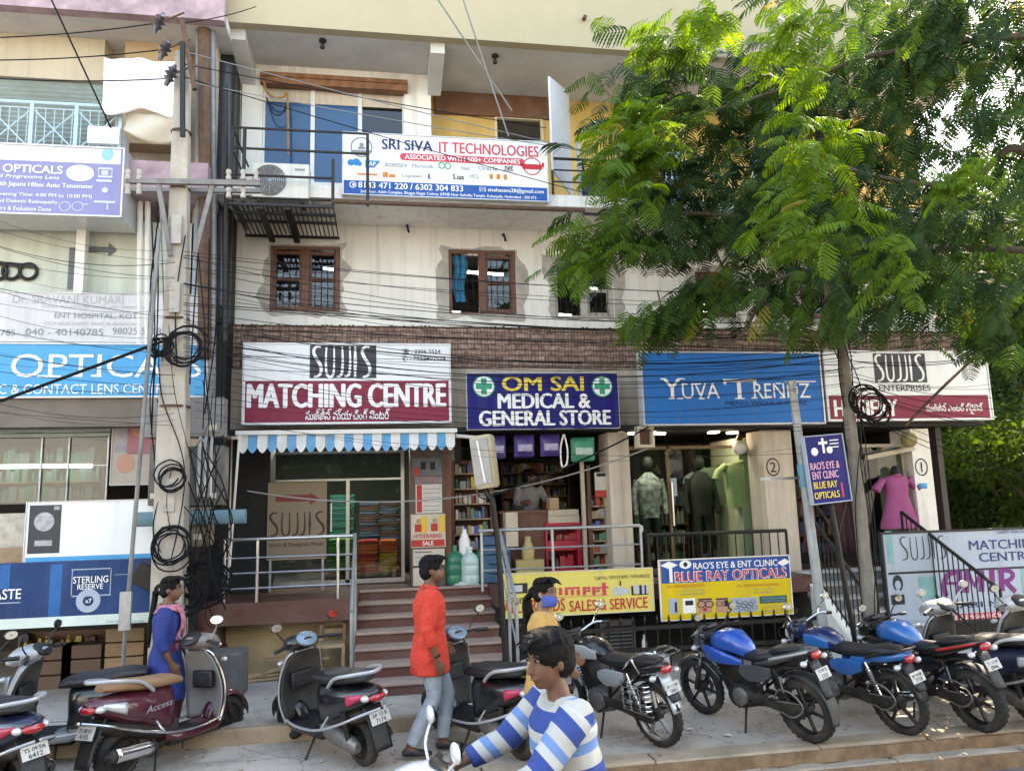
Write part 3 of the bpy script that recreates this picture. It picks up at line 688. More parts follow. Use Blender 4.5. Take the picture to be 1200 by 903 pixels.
# 3 menswear
s = Sign('shop_sign', 'bright blue menswear shop sign with wide white serif capitals', 'shop sign', (752, 412, 964, 497.5), YS-.04, .18, C_blue)
s.text('lettering', C_text, [('Y', (776, 443, 799, 467), .005), ('UVA', (799, 449, 843, 467), .0), ('RENDZ', (883, 449, 949, 466), .0)])
def f_(b, y, P):
    for (x, z) in ((787, 467), (797, 467), (822, 467.3), (884, 466.5), (896, 466.5), (917, 466), (929, 466)): p = P(x, z); rectf(b, p.x-.045, p.x+.045, p.z-.004, p.z+.014, y)
    for (x, z) in ((777, 443.6), (799, 443.3), (802, 449.6), (814, 449.5), (818, 449.4), (912, 448.8), (929, 448.7)): p = P(x, z); rectf(b, p.x-.045, p.x+.045, p.z-.014, p.z+.004, y)
    a = P(847, 445); c = P(886, 444.5); rectf(b, a.x, c.x, a.z-.03, a.z+.012, y); p = P(866, 456); rectf(b, p.x-.032, p.x+.032, p.z-.13, p.z+.11, y); rectf(b, p.x-.075, p.x+.075, p.z-.145, p.z-.13, y)
    a = P(920, 447); c = P(956, 446.5); rectf(b, a.x, c.x, a.z-.008, a.z+.008, y)
    for q in (849, 884): p = P(q, 445); rectf(b, p.x-.025, p.x+.025, p.z-.07, p.z-.03, y)
s.draw('serif', C_text, f_, .0065)
s.text('small_lettering', C_dnavy, [("MEN'S WEAR & MORE", (850, 469.5, 946, 474.5), .0)])
# 4 hosiery
s = Sign('shop_sign', 'white and maroon sign behind the cabled pole at the right end of the building', 'shop sign', (967, 411, 1160, 492.5), YS-.06, .18, C_white)
s.field('colour_band', C_maroon, (972, 463, 1159, 490)); s.field('logo_panel', C_char, (1024, 414, 1085, 448))
def f_(b, y, P): a = P(1027, 446); c = P(1080, 416); wavy_logo(b, a.x, c.x, a.z, c.z, y, .085)
s.draw('logo', C_text, f_)
s.text('lettering', C_text, [('HOSIERY', (977, 468, 1052, 488), .055), ('సుజ్జీస్ ఎంటర్ ప్రైజెస్', (1085, 472, 1152, 485), .012)])
s.text('dark_lettering', C_black, [('ENTERPRISES', (1030, 451, 1090, 458), .01), ('☎ : 2306 5524', (1110, 414, 1145, 419), .0)])
# 5 software training banner on the balcony
s = Sign('balcony_banner', 'white and blue banner of a training firm on the upper balcony railing', 'banner', (401, 160.5, 642, 232.5), YB-.1, .1, C_white, fw=.012)
def uvr(u0, u1, v0, v1): x0, x1, z0, z1 = s.r; return x0+(x1-x0)*u0, x0+(x1-x0)*u1, z1-(z1-z0)*v1, z1-(z1-z0)*v0
def ut(name, m, items, off=.006):
    b = MB()
    for t, q, bold in items: put_text(b, t, *uvr(*q), s.Y-off, bold)
    return s.put(b, name, m)
def ud(name, m, fn, off=.004):
    b = MB(); fn(b, s.Y-off); return s.put(b, name, m)
def uc(u, v): q = uvr(u, u, v, v); return q[0], q[2]
ud('blue_strip', flat('banner_royal_blue', (.012, .10, .38), .55, var=.15, vscale=.8), lambda b, y: rectf(b, *uvr(.008, .992, .77, .985), y), .003)
ut('lettering', C_dnavy, [('SRI SIVA', (.185, .43, .085, .255), .035)]); ut('red_lettering', C_pink, [('IT TECHNOLOGIES', (.46, .955, .085, .265), .03)])
def f_(b, y):
    rectf(b, *uvr(.29, .865, .30, .415), y)
    for u in (.29, .865): x, z = uc(u, .3575); disc(b, x, z, .0575*(s.r[3]-s.r[2]), y)
ud('red_pill', C_pink, f_)
ut('pill_lettering', C_text, [('ASSOCIATED WITH 500+ COMPANIES', (.295, .86, .32, .395), .03), ('8143 471 220 / 6302 304 833', (.075, .575, .79, .885), .03), ('✉ sivahasana28@gmail.com', (.655, .975, .80, .885), .02), ('2nd Floor, Asish Complex, Bhagya Nagar Colony, KPHB Near Sathvika Temple, Kukatpally, Hyderabad - 500 072.', (.085, .94, .915, .975), .015)])
def f_(b, y): x, z = uc(.05, .84); disc(b, x, z, .045, y, r0=.034); disc(b, x+.008, z, .018, y)
ud('phone_icon', C_text, f_, .0055)
def f_(b, y):
    x, z = uc(.09, .235); disc(b, x, z, .145, y, r0=.128); rectf(b, x-.14, x+.14, z-.075, z-.045, y); disc(b, x, z+.03, .03, y); rectf(b, x-.05, x+.05, z-.03, z, y)
    for k in (-2, -1, 0, 1, 2): rectf(b, x+k*.045-.014, x+k*.045+.014, z-.115, z-.082, y)
ud('round_seal', C_grey, f_)
def f_(b, y):
    x, z = uc(.055, .49); disc(b, x-.04, z, .045, y); disc(b, x+.03, z+.01, .05, y); disc(b, x+.07, z-.012, .032, y)
    x, z = uc(.14, .50); b.add([V(x-.09, y, z+.05), V(x+.11, y, z+.05), V(x+.03, y, z-.05), V(x-.09, y, z-.05)], [(0, 1, 2, 3)], False)
ud('partner_logo', flat('logo_blue', (.03, .25, .55), .5), f_)
ut('partner_letters', C_text, [('SAP', (.112, .158, .465, .535), .03)], .0065)
def f_(b, y):
    x, z = uc(.487, .475)
    for dx in (-.042, .042): disc(b, x+dx, z, .048, y, r0=.033)
ud('ring_logo', C_green, f_)
ut('partner_lettering', C_black, [('.net', (.775, .825, .42, .52), .015), ('S.sas', (.525, .58, .60, .69), .03), ('R', (.405, .42, .62, .71), .02)])
ut('pale_partner_lettering', C_grey, [('accenture', (.20, .305, .46, .53), .005), ('Microsoft', (.33, .43, .465, .53), .005), ('Amazon', (.565, .61, .46, .53), 0), ('Oracle', (.65, .745, .45, .52), .005), ('Cognizant', (.28, .38, .635, .70), .005), ('HCL', (.61, .655, .59, .66), .005)])
def f_(b, y):
    rectf(b, *uvr(.19, .215, .62, .70), y); rectf(b, *uvr(.22, .25, .65, .70), y); rectf(b, *uvr(.07, .165, .655, .68), y)
    for u in (.705, .74, .775): rectf(b, *uvr(u, u+.018, .575, .66), y)
ud('orange_logo', C_orange, f_)
def f_(b, y):
    x, z = uc(.92, .42); disc(b, x, z, .13, y, r0=.115); rectf(b, x-.14, x+.14, z-.045, z+.03, y); rectf(b, x-.17, x-.142, z-.01, z+.06, y); rectf(b, x+.142, x+.17, z-.01, z+.06, y)
ud('ribbon_seal', C_red, f_)
# 6 yellow repair banner on the plinth fence
YL = 9.85
rt = R(0)
s = Sign('repair_banner', 'yellow banner for appliance sales and service hung under the steel railing', 'banner', (587, 668, 766, 720), YL, .03, C_lemon, fw=.012, frame=flat('banner_edge', (.7, .66, .5), .6))
s.text('lettering', C_red, [('SALES & SERVICE', (667, 701, 759, 714), .02), ('ALL BRANDS', (590, 702, 662, 717), .02)])
def f_(b, y, P):     # slab script with a bar along the foot
    W = lambda x0, x1, y0, y1: rectf(b, P(x0, y1).x, P(x1, y0).x, P(x0, y1).z, P(x1, y0).z, y)
    W(631, 644, 684.5, 688); W(630, 634, 688, 694); W(634, 643, 691, 694); W(640, 644, 694, 699); W(630, 713, 697, 700.5)
    for a in (648, 655): W(a, a+3.4, 688, 697)
    for a in (662, 669, 676): W(a, a+3.4, 690, 697)
    W(662, 679.4, 687, 690)
    for a in (683, 694): W(a, a+3.4, 687, 697); W(a+3.4, a+8.5, 687, 689.4); W(a+3.4, a+8.5, 691, 693.2); W(a+6.4, a+8.5, 689.4, 691)
    W(706, 709.6, 682, 697); W(703, 713, 686.5, 689)
s.draw('script_lettering', C_pink, f_, .006)
s.text('black_lettering', C_black, [('PRISM', (598, 699.5, 622, 706.5), .02), ('THE', (591, 702.5, 597, 704.5), .0), ('Call No. 9391575090 / 9391000352', (697, 673.5, 761, 677.5), .0)])
def f_(b, y, P):
    W = lambda x0, x1, y0, y1, o=0: rectf(b, P(x0, y1).x, P(x1, y0).x, P(x0, y1).z, P(x1, y0).z, y-o)
    W(595, 618, 682.5, 695.5); W(740, 742, 686, 696); W(749, 752, 685, 696); W(755, 757, 685, 696); W(740, 760, 695, 697)
    W(726, 727.5, 680, 686)
s.draw('oven_picture', C_black, f_)
def f_(b, y, P):
    W = lambda x0, x1, y0, y1, o=0: rectf(b, P(x0, y1).x, P(x1, y0).x, P(x0, y1).z, P(x1, y0).z, y-o)
    W(597, 612, 685, 693.5); W(742.3, 748.7, 685, 694.7); W(752.3, 754.7, 685, 694.7); W(757.3, 760, 685, 694.7)
    for c, r_ in ((723, .06), (729, .05), (734, .04)): p = P(c, 692); disc(b, p.x, p.z, r_, y)
s.draw('mixer_picture', flat('picture_grey', (.5, .52, .52), .4), f_, .007)
# 7 blue/yellow optician banner
s = Sign('optician_banner', 'blue and yellow optician banner with photos of faces in glasses, on the fence spikes', 'banner', (773, 652.5, 927.5, 723.5), YL-.05, .03, C_gold, fw=.01, frame=C_text)
s.field('blue_field', flat('banner_blue', (.02, .09, .36), .45, var=.25, vscale=1.5), (774.5, 654, 926, 680))
def f_(b, y, P):
    p = P(784, 662); b.add([V(p.x-.12, y, p.z), V(p.x, y, p.z+.05), V(p.x+.12, y, p.z), V(p.x, y, p.z-.05)], [(0, 1, 2, 3)], False); p = P(786, 671); rectf(b, p.x-.022, p.x+.022, p.z-.12, p.z+.06, y)
    p = P(803, 661); disc(b, p.x, p.z, .055, y, sx=1.5); p = P(918, 658.5); b.add([V(p.x-.09, y, p.z), V(p.x+.02, y, p.z+.05), V(p.x+.1, y, p.z), V(p.x-.02, y, p.z-.05)], [(0, 1, 2, 3)], False)
s.draw('emblem', C_text, f_)
def f_(b, y, P): p = P(803, 661); disc(b, p.x, p.z, .03, y)
s.draw('eye_pupil', C_black, f_, .006)
s.text('lettering', C_text, [("RAO'S EYE & ENT CLINIC", (812, 656.5, 911, 664.5), .03)])
s.text('outline_lettering', C_text, [('BLUE RAY OPTICALS', (790, 666.5, 922, 679), .07)], .005); s.text('red_lettering', C_pink, [('BLUE RAY OPTICALS', (791, 667.3, 921, 678.2), .02)], .0075)
s.text('small_lettering', C_orange, [('Dr. RAMESH PRASAD', (782, 684, 826, 687.5), .01), ('Dr. PRAVEENA KUMARI', (864, 683.5, 913, 686.5), .01)])
s.text('tiny_lettering', C_grey, [('M.B.B.S., M.S. (OPHTHAL)', (798, 690, 826, 692.5), 0), ('CONSULTANT EYE SURGEON', (797, 694, 826, 696.5), 0), ('M.B.B.S., D.L.O (ENT)', (882, 688, 905, 690.5), 0), ('ENT SURGEON', (884, 692, 905, 694.5), 0), ('Computerised Eye Testing', (893, 709, 921, 711.5), 0), ('Contact Lens Clinic', (893, 713, 921, 715.5), 0)])
for (nm, m, a) in (('printed_photo', C_paleb, (784, 701, 795, 719)), ('printed_photo', C_text, (800, 700.5, 815, 718)), ('printed_photo', C_skin, (818, 700.5, 834, 717.5)), ('printed_photo', C_skin, (839, 700, 853, 717)), ('printed_photo', C_paleb, (857, 699.5, 888, 716.5)), ('printed_strip', flat('strip_green', (.02, .12, .10), .5), (890, 697.5, 922, 706))): s.field(nm, m, a, .003)
def f_(b, y, P):
    W = lambda x0, x1, y0, y1: rectf(b, P(x0, y1).x, P(x1, y0).x, P(x0, y1).z, P(x1, y0).z, y)
    W(803, 812, 703, 709); W(791, 793, 705, 717)
    for cx in (822, 831): p = P(cx, 707.5); disc(b, p.x, p.z, .045, y, r0=.034, sx=1.4)
    W(818, 834, 700.5, 703); W(839, 853, 700, 702.5); W(849, 853, 702.5, 710)
    for cx in (843, 849): p = P(cx, 707); disc(b, p.x, p.z, .03, y, r0=.024, sx=1.4)
    for k in range(12): p = P(860+2.2*k, 704+(k*7) % 10); disc(b, p.x, p.z, .025, y, r0=.02, sx=1.5)
s.draw('printed_glasses', C_black, f_, .005)
def f_(b, y, P):
    p = P(826, 713.5); disc(b, p.x, p.z, .02, y, sx=1.6)
s.draw('printed_lips', C_red, f_, .006)
s.text('strip_lettering', C_paleb, [('COMPUTERISED EYE TESTING', (892, 699.5, 920, 701.5), 0), ('CONTACT LENS CLINIC', (892, 702.5, 920, 704.5), 0)])
# 8 lower right hoarding
s = Sign('hoarding', 'long pale blue hoarding in two tiers beside the grey stair', 'hoarding', (1036, 619, 1262, 727), 9.75, .06, C_paleb, fw=.03, frame=C_black)
def f_(b, y, P): a = P(1040, 663.5); c = P(1258, 661); rectf(b, a.x, c.x, c.z-.02, c.z+.01, y)
s.draw('tier_bar', C_black, f_)
def f_(b, y, P): a = P(1056, 656); c = P(1106, 627); wavy_logo(b, a.x, c.x, a.z, c.z, y, .06)
s.draw('logo', C_char, f_)
s.text('dark_lettering', C_dnavy, [('MATCHING', (1135, 631.5, 1221, 642.5), .012), ('CENTRE', (1147, 646, 1210, 656.5), .012), ('ALL JARI MATERIALS', (1082, 703, 1250, 712), .03), ('సుజ్జీస్ మ్యాచింగ్ సెంటర్', (1168, 619.8, 1215, 624), 0)])
def f_(b, y, P):
    Q = lambda L_, w_: stroke(b, [(P(*q).x, P(*q).z) for q in L_], w_, y)
    Q(catm([(1109, 698), (1106, 686), (1110, 674), (1118, 670), (1125, 670)], 5), .075); Q([(1124, 669), (1125, 694)], .085); Q([(1108, 683), (1124, 683)], .04)
    Q([(1132, 694), (1133, 668)], .085); Q([(1133, 669), (1142, 686), (1151, 668)], .075); Q([(1150, 668), (1150, 693)], .085)
    Q([(1162, 667), (1163, 692)], .085); Q([(1173, 669), (1174, 692)], .085); Q(catm([(1169, 668), (1181, 668), (1187, 673), (1183, 679), (1175, 681)], 5), .06); Q([(1178, 681), (1190, 693)], .07)
s.draw('purple_lettering', flat('letter_purple', (.18, .03, .18), .45), f_, .006)
s.field('red_strip', C_pink, (1101, 718, 1179, 725.5)); s.text('strip_lettering', C_text, [('WHOLE SALE MUGGAM WORKS', (1103, 719.3, 1177, 724.3), .02)])
for a in ((1039, 622, 1046, 660), (1077, 675, 1098, 700), (1198, 664, 1212, 712)): s.field('green_patch', flat('patch_seagreen', (.20, .42, .42), .5, var=.25, vscale=3), a, .003)
def f_(b, y, P):
    p = P(1052, 683); disc(b, p.x, p.z, .11, y, sx=.7); p = P(1052, 700); rectf(b, p.x-.1, p.x+.1, p.z-.09, p.z+.04, y)
s.draw('printed_hair', C_black, f_)
def f_(b, y, P): p = P(1052, 685); disc(b, p.x, p.z, .06, y, sx=.75); p = P(1052, 694.5); disc(b, p.x, p.z, .05, y)
s.draw('printed_face', C_paleb, f_, .006)
# 9 left building boards
YLB = 10.0
s = Sign('shop_sign', 'sky blue optician sign with white capitals behind the concrete pole', 'shop sign', (-95, 401.5, 243.5, 466), YLB, .15, C_sky, fw=.02)
s.text('lettering', C_text, [('OPTICALS', (13, 415, 236, 442), .0), ('EYE CLINIC & CONTACT LENS CENTRE', (-70, 450, 198, 461.5), .0)])
def f_(b, y, P):
    for (x, z) in ((50, 441.5), (65, 441.5), (86, 441), (113, 441)): p = P(x, z); rectf(b, p.x-.06, p.x+.06, p.z-.004, p.z+.02, y)
s.draw('serif', C_text, f_, .0065)
s = Sign('clinic_board', 'faded white hospital board with grey phone numbers above the sky blue sign', 'sign board', (-95, 343, 232, 400.5), YLB+.1, .05, flat('faded_board_white', (.62, .62, .63), .6, var=.08, vscale=2, dirt=(.4, .4, .4), dscale=2, damt=.5, streak=True), fw=.01)
s.text('lettering', C_grey, [('ENT HOSPITAL, KOTI', (64, 367, 163, 374), .0), ('040 - 24740785', (-60, 386, 18, 393), 0), ('040 - 40140785', (30, 385, 121, 393), 0), ('98025 50182', (132, 384, 195, 392), 0)])
s.text('faded_lettering', flat('letter_faded', (.45, .42, .42), .6), [('Dr. SRAVANI KUMARI', (15, 346, 145, 356), .0), ('M.B.B.S., M.S (ENT) SPECIALIST, ASST. PROFESSOR', (50, 358, 172, 362.5), 0), ('CONSULTANT ENT SURGEON', (52, 377.5, 160, 381), 0)])
s = Sign('clinic_light_box', 'lavender and pink eye clinic light box before the pale blue balcony railing', 'sign box', (-110, 168, 145, 251), 9.6, .55, C_lav, fw=.02)
s.field('pink_field', C_palepink, (-108, 170, 142, 188))
s.text('lettering', C_text, [('EYE & ENT CLINIC', (-15, 173, 113, 185), .02), ('BLUE RAY OPTICALS', (-72, 192, 74, 201.5), .04), ('and Progressive Lens', (-10, 205, 70, 210.5), .01, dict(shear=.2)), ('Eye Test on D-No with Japans Hiltec Auto Tonometer', (-70, 213, 110, 220), .02), ('10:00 AM to 2:00 PM (Evening Time: 4:00 PM to 10:00 PM)', (-75, 225.5, 108, 231), .01), ('and Diabetic Retinopathy', (-5, 234, 68, 239.5), .01), ('Centre & Evaluation Done', (-12, 242, 60, 247), .01)])
def f_(b, y, P): p = P(94, 203); disc(b, p.x, p.z, .105, y, sx=1.5)
s.draw('oval_badge', C_text, f_)
s.text('badge_lettering', C_lav, [('100%', (88, 197, 99, 199.5), 0), ('Computerised', (83, 201.5, 105, 204), 0), ('Eye Test', (88, 206, 100, 208.5), 0)])
def f_(b, y, P):
    p = P(126, 181); disc(b, p.x, p.z, .085, y, sx=.8)
s.draw('head_emblem', flat('emblem_pale_blue', (.25, .5, .68), .5), f_)
def f_(b, y, P):
    for c in (76, 91): p = P(c, 242); disc(b, p.x, p.z, .06, y, r0=.052, sx=1.1)
    W = lambda x0, x1, y0, y1: rectf(b, P(x0, y1).x, P(x1, y0).x, P(x0, y1).z, P(x1, y0).z, y)
    W(97, 103, 239, 240); W(115, 132, 197, 198.3); W(115, 132, 206.5, 208); W(115, 116.4, 198.3, 206.5); W(130.6, 132, 198.3, 206.5); W(119, 127, 200, 205); W(113, 131, 211, 213); p = P(123, 223); disc(b, p.x, p.z, .035, y); W(110, 135, 236, 237.5); W(125, 127, 238, 246)
s.draw('spectacle_picture', flat('emblem_lilac_white', (.55, .6, .75), .5), f_)
s = Sign('whisky_banner', 'dark blue liquor shop fascia with pale lower edge below the white sign box', 'fascia banner', (-110, 659, 178, 735), 9.3, .12, flat('banner_deep_blue', (.012, .05, .16), .4, var=.45, vscale=1.1), fw=.0)
s.field('pale_strip', flat('pale_mint_strip', (.62, .72, .66), .5, var=.1, vscale=4), (-110, 723.5, 178, 735.5), .004)
s.text('lettering', C_text, [('TASTE', (-16, 690, 25, 702), .02), ('STERLING', (86, 674.5, 127, 682.5), .012), ('RESERVE', (91, 683.5, 121, 690), .012)])
s.text('tiny_lettering', C_grey, [('Drink responsibly', (125, 725.5, 150, 729.5), .0), ('Terms apply', (152, 725.5, 170, 729.5), 0)])
def f_(b, y, P): p = P(103.5, 703.5); disc(b, p.x, p.z, .125, y, r0=.055); W = lambda x0, x1, y0, y1: rectf(b, P(x0, y1).x, P(x1, y0).x, P(x0, y1).z, P(x1, y0).z, y); W(-20, 24, 706, 706.8); W(84, 130, 666, 666.6); W(84, 130, 697, 697.6); W(84, 84.7, 666.6, 697); W(129.4, 130, 666.6, 697); W(134, 168, 672, 672.8)
s.draw('round_emblem', C_paleb, f_)
s.text('emblem_lettering', C_text, [('x7', (100, 701, 107.5, 706), .02)], .007)
for a in ((58, 661, 72, 723), (0, 661, 12, 690)): s.field('light_swoosh', flat('swoosh_blue', (.02, .13, .36), .4, var=.3, vscale=2), a, .003)
s = Sign('light_box', 'white sign box with blue lower edge and a dark portrait over the liquor fascia', 'sign box', (29, 586, 181, 659), 9.5, .2, C_white, fw=.01)
s.field('blue_edge', C_sky, (30, 650.5, 180, 658)); s.field('portrait_panel', C_char, (33.5, 591.5, 71, 648), .003)
def f_(b, y, P):
    p = P(52, 611); disc(b, p.x, p.z, .105, y); p = P(52, 636); rectf(b, p.x-.1, p.x+.08, p.z-.03, p.z+.03, y); p = P(67, 595); rectf(b, p.x-.03, p.x+.03, p.z-.02, p.z+.02, y)
s.draw('portrait_print', flat('portrait_grey', (.42, .43, .44), .5, var=.4, vscale=14), f_)
s = Sign('old_shop_board', 'dull brown board with dark red capitals under the sky blue sign', 'sign board', (-90, 468.5, 128, 488), YLB+.3, .05, flat('old_board', (.22, .2, .17), .6, var=.2, vscale=3), fw=.01)
s.text('lettering', flat('letter_rust_red', (.25, .05, .03), .5), [('OPTICALS', (16, 470, 125, 482.5), .04)])
s = Sign('portrait_poster', 'poster of a woman in pink beside the left shop window', 'poster', (131, 468, 186, 568), YLB+.35, .03, flat('poster_beige', (.45, .40, .35), .5), fw=.008)
s.field('pink_dress', flat('poster_pink', (.42, .17, .22), .5, var=.3, vscale=4), (150, 478, 183, 532), .003); s.field('lilac_block', flat('poster_lilac', (.38, .36, .42), .5, var=.3, vscale=6), (135, 490, 149, 530), .003)
def f_(b, y, P): p = P(147, 543); disc(b, p.x, p.z, .12, y, sx=.9); p = P(163, 500); disc(b, p.x, p.z, .13, y, sx=.7)
s.draw('arm_print', C_skin, f_, .005)
# ================================================================== SHOP FRONTS
def mk(b, name, label, cat, mats, loc=None, group=None, **k):
    o = b.build(name, mats, None, **k)
    return tag(o, label, cat, group)
def stick(b, pts, r=.02, n=8): b.tube(pts, r, n)
# --- striped awning over the first shop
x0, x1, z0, z1 = px(279, 505, 533, 531, 10.05)
aw = thing('striped_awning', 'blue and white striped awning with scalloped edge under the maroon sign', 'awning', (x0, 10.05, z0))
b = MB(); n = 44; wz = (z1-z0)
NS = 23; sw = (x1-x0)/NS
for k in range(NS):
    b.cur = (k+1) % 2
    for j in range(6):
        u0, u1 = j/6, (j+1)/6; d0 = .07*math.sin(math.pi*u0); d1 = .07*math.sin(math.pi*u1)
        xa, xb = sw*(k+u0), sw*(k+u1)
        yo = lambda q: -.02+.015*math.sin(q*22)
        zt = wz-.035
        b.add([V(xa, yo(xa), .09-d0), V(xb, yo(xb), .09-d1), V(xb, yo(xb)*.3+.01, zt), V(xa, yo(xa)*.3+.01, zt)], [(0, 1, 2, 3)], True)
        b.add([V(xa, .01, zt), V(xb, .01, zt), V(xb, .55, zt+.1), V(xa, .55, zt+.1)], [(0, 1, 2, 3)], True)
b.build('canvas', [mat('awning_blue', (.09, .33, .58), .85, var=.2, vscale=7, dirt=(.3, .33, .36), dscale=3, damt=.4), mat('awning_white', (.66, .67, .66), .85, var=.1, vscale=7, dirt=(.42, .4, .36), dscale=3, damt=.5)], aw)
b = MB(); b.box(-.03, x1-x0+.03, -.03, .03, wz-.033, wz+.02); b.build('front_bar', M_alum, aw)
b = MB(); b.tube([V(.02, -.02, wz-.02), V(-.06, -.02, -1.35)], .016, 6); b.build('side_arm', M_alum, aw)
b = MB(); b.tube([V(x1-x0+.02, .1, wz-.07), V(x1-x0+.42, .3, wz-.09)], .025, 6); b.build('side_bracket', M_alum, aw)

# --- shop 1: glass front
x0, x1, z0, z1 = px(318, 528, 472, 684, YG); zm = at(400, 563, Y=YG).z
sf = thing('glass_shopfront', 'glass shop front with steel edged doors below the striped awning', 'shopfront', ((x0+x1)/2, YG, PZ)); O = V((x0+x1)/2, YG, PZ)
def put(b, name, m, root, o, **k):
    b.v = [(p[0]-o.x, p[1]-o.y, p[2]-o.z) for p in b.v]; return b.build(name, m, root, **k)
b = MB()
for x in (x0, (x0+x1)/2+.14, x1): b.box(x-.025, x+.025, YG-.02, YG+.03, z0, z1 if x != (x0+x1)/2+.14 else zm)
b.box(x0+.026, x1-.026, YG-.02, YG+.03, z0, z0+.06); b.box(x0+.026, x1-.026, YG-.018, YG+.03, zm, zm+.03); b.box(x0+.026, x1-.026, YG-.018, YG+.03, z1-.04, z1)
put(b, 'door_frame', M_steel, sf, O)
b = MB(); b.box(x0+.03, x1-.03, YG+.005, YG+.011, z0+.06, zm); put(b, 'glass_pane', M_glassd, sf, O)
b = MB(); b.box(x0+.03, x1-.03, YG+.005, YG+.011, zm+.03, z1-.04); put(b, 'glass_pane', M_glassd, sf, O)
b = MB(); xx = at(388, 600, Y=YG).x; b.tube([V(xx, YG-.05, z0+.75), V(xx, YG-.05, z0+1.15)], .015, 8); put(b, 'door_handle', M_steel, sf, O)
for q in ((338, 545), (440, 546), (385, 552)):
    p = at(*q, Y=YG+1.2); p.y = YG+.12; b = MB(); b.box(p.x-.22, p.x+.22, p.y, p.y+.5, 3.17, 3.2)
    mk(b, 'ceiling_light', {338: 'lit ceiling panel light inside the first shop, left one', 440: 'lit ceiling panel light inside the first shop, right one', 385: 'lit ceiling panel light inside the first shop, middle one'}[q[0]], 'ceiling light', M_tube)
# direction board leaning at the glass
x0, x1, z0, z1 = px(313.5, 565, 382.5, 655, 11.04)
s = Sign('standing_board', 'tall beige board with a maroon arrow and thin wavy letters behind the steel railing', 'board', (313.5, 565, 382.5, 655), 11.04, .03, mat('board_beige', (.27, .215, .15), .6, var=.08, vscale=2), fw=.008, frame=mat('board_edge', (.36, .3, .22), .6))
def f_(b, y, P):
    a = P(323, 584); c = P(363, 584); rectf(b, a.x, c.x, a.z-.045, a.z+.045, y); b.add([V(c.x, y, c.z-.085), V(c.x+.13, y, c.z), V(c.x, y, c.z+.085)], [(0, 1, 2)], False)
s.draw('arrow', mat('arrow_maroon', (.22, .03, .035), .6), f_)
def f_(b, y, P): a = P(315, 628); c = P(380, 599); wavy_logo(b, a.x, c.x, a.z, c.z, y, .085)
s.draw('logo', mat('board_brown_ink', (.06, .03, .02), .6), f_)
s.text('lettering', MATS['board_brown_ink'], [('Stitch & Designer Wear', (314.5, 635, 379.5, 641), .01)])
b = MB()
for x in (x0+.03, x1-.06): b.box(x, x+.03, 11.045, 11.075, PZ+.01, z0)
s.put(b, 'easel_leg', M_galv)
# fabric stacks
def fabric(x0, x1, y, z0, z1, cols, name, label, seed, group=None):
    r_ = random.Random(seed); b = MB(); z = z0; ms = []
    while z < z1:
        h = r_.uniform(.035, .06); x = x0
        while x < x1-.05:
            w_ = min(r_.uniform(.28, .36), x1-x); c = cols[r_.randrange(len(cols))]
            if c not in ms: ms.append(c)
            b.cur = ms.index(c)
            a, d = x+.004, x+w_-.006; ring = []
            b.smooth = True
            b.loft([(y+r_.uniform(0, .02), (a+d)/2, z+h/2, (d-a)/2-.01, h/2*.8, 3.5), (y+.03, (a+d)/2, z+h/2, (d-a)/2, h/2, 4), (y+.38, (a+d)/2, z+h/2, (d-a)/2, h/2, 4)], 12, ax='y')
            b.smooth = False
            x += w_
        z += h
    return mk(b, name, label, 'fabric', ms, group=group)
def fm(n, c): return mat('fabric_'+n, c, .8, var=.12, vscale=12)
a0, a1, b0, b1 = px(418, 634, 466, 671, YG+.14)
fabric(a0, a1-.28, YG+.14, b0, b1, [fm('red', (.75, .06, .025)), fm('orange', (.85, .14, .03)), fm('scarlet', (.52, .03, .03))], 'fabric_stack', 'stack of folded orange red cloth behind the first shop glass', 1)
fabric(a1-.27, a1, YG+.14, b0, b0+.28, [fm('amber', (.75, .30, .02))], 'fabric_stack', 'small stack of amber yellow cloth beside the orange red one', 2)
fabric(a1-.27, a1, YG+.15, b0+.29, b1, [fm('red', (.62, .045, .02)), fm('orange', (.7, .1, .02))], 'fabric_stack', 'red cloth piled on top of the amber yellow cloth', 12)
a0, a1, b0, b1 = px(384, 634, 414, 671, YG+.14)
fabric(a0, a1, YG+.14, b0, b1, [fm('green', (.04, .24, .05)), fm('olive', (.10, .14, .03)), fm('leaf', (.07, .32, .06))], 'fabric_stack', 'stack of folded green cloth beside the beige board', 3)
a0, a1, b0, b1 = px(386, 582, 416, 630, YG+1.2)
fabric(a0, a1, YG+1.2, b0, b1, [fm('teal', (.02, .16, .13)), fm('pine', (.02, .10, .08))], 'fabric_stack', 'dark teal cloth stack deep inside the first shop', 4)
a0, a1, b0, b1 = px(420, 590, 470, 632, YG+1.2)
fabric(a0, a1, YG+1.2, b0, b1, [fm('plum', (.10, .04, .06)), fm('brown', (.12, .05, .04)), fm('slate', (.08, .1, .16))], 'fabric_stack', 'dark plum and brown cloth stack above the orange red one', 5)
b = MB(); a0, a1, b0, b1 = px(380, 671, 470, 678, YG+.12); b.box(a0, a1, YG+.1, YG+1.9, b1-.05, b1-.005); b.box(a0+.02, a0+.06, YG+.12, YG+.16, PZ+.01, b1-.051); b.box(a1-.06, a1-.02, YG+.12, YG+.16, PZ+.01, b1-.051)
mk(b, 'display_table', 'low table carrying the cloth stacks inside the first shop', 'table', M_wood)

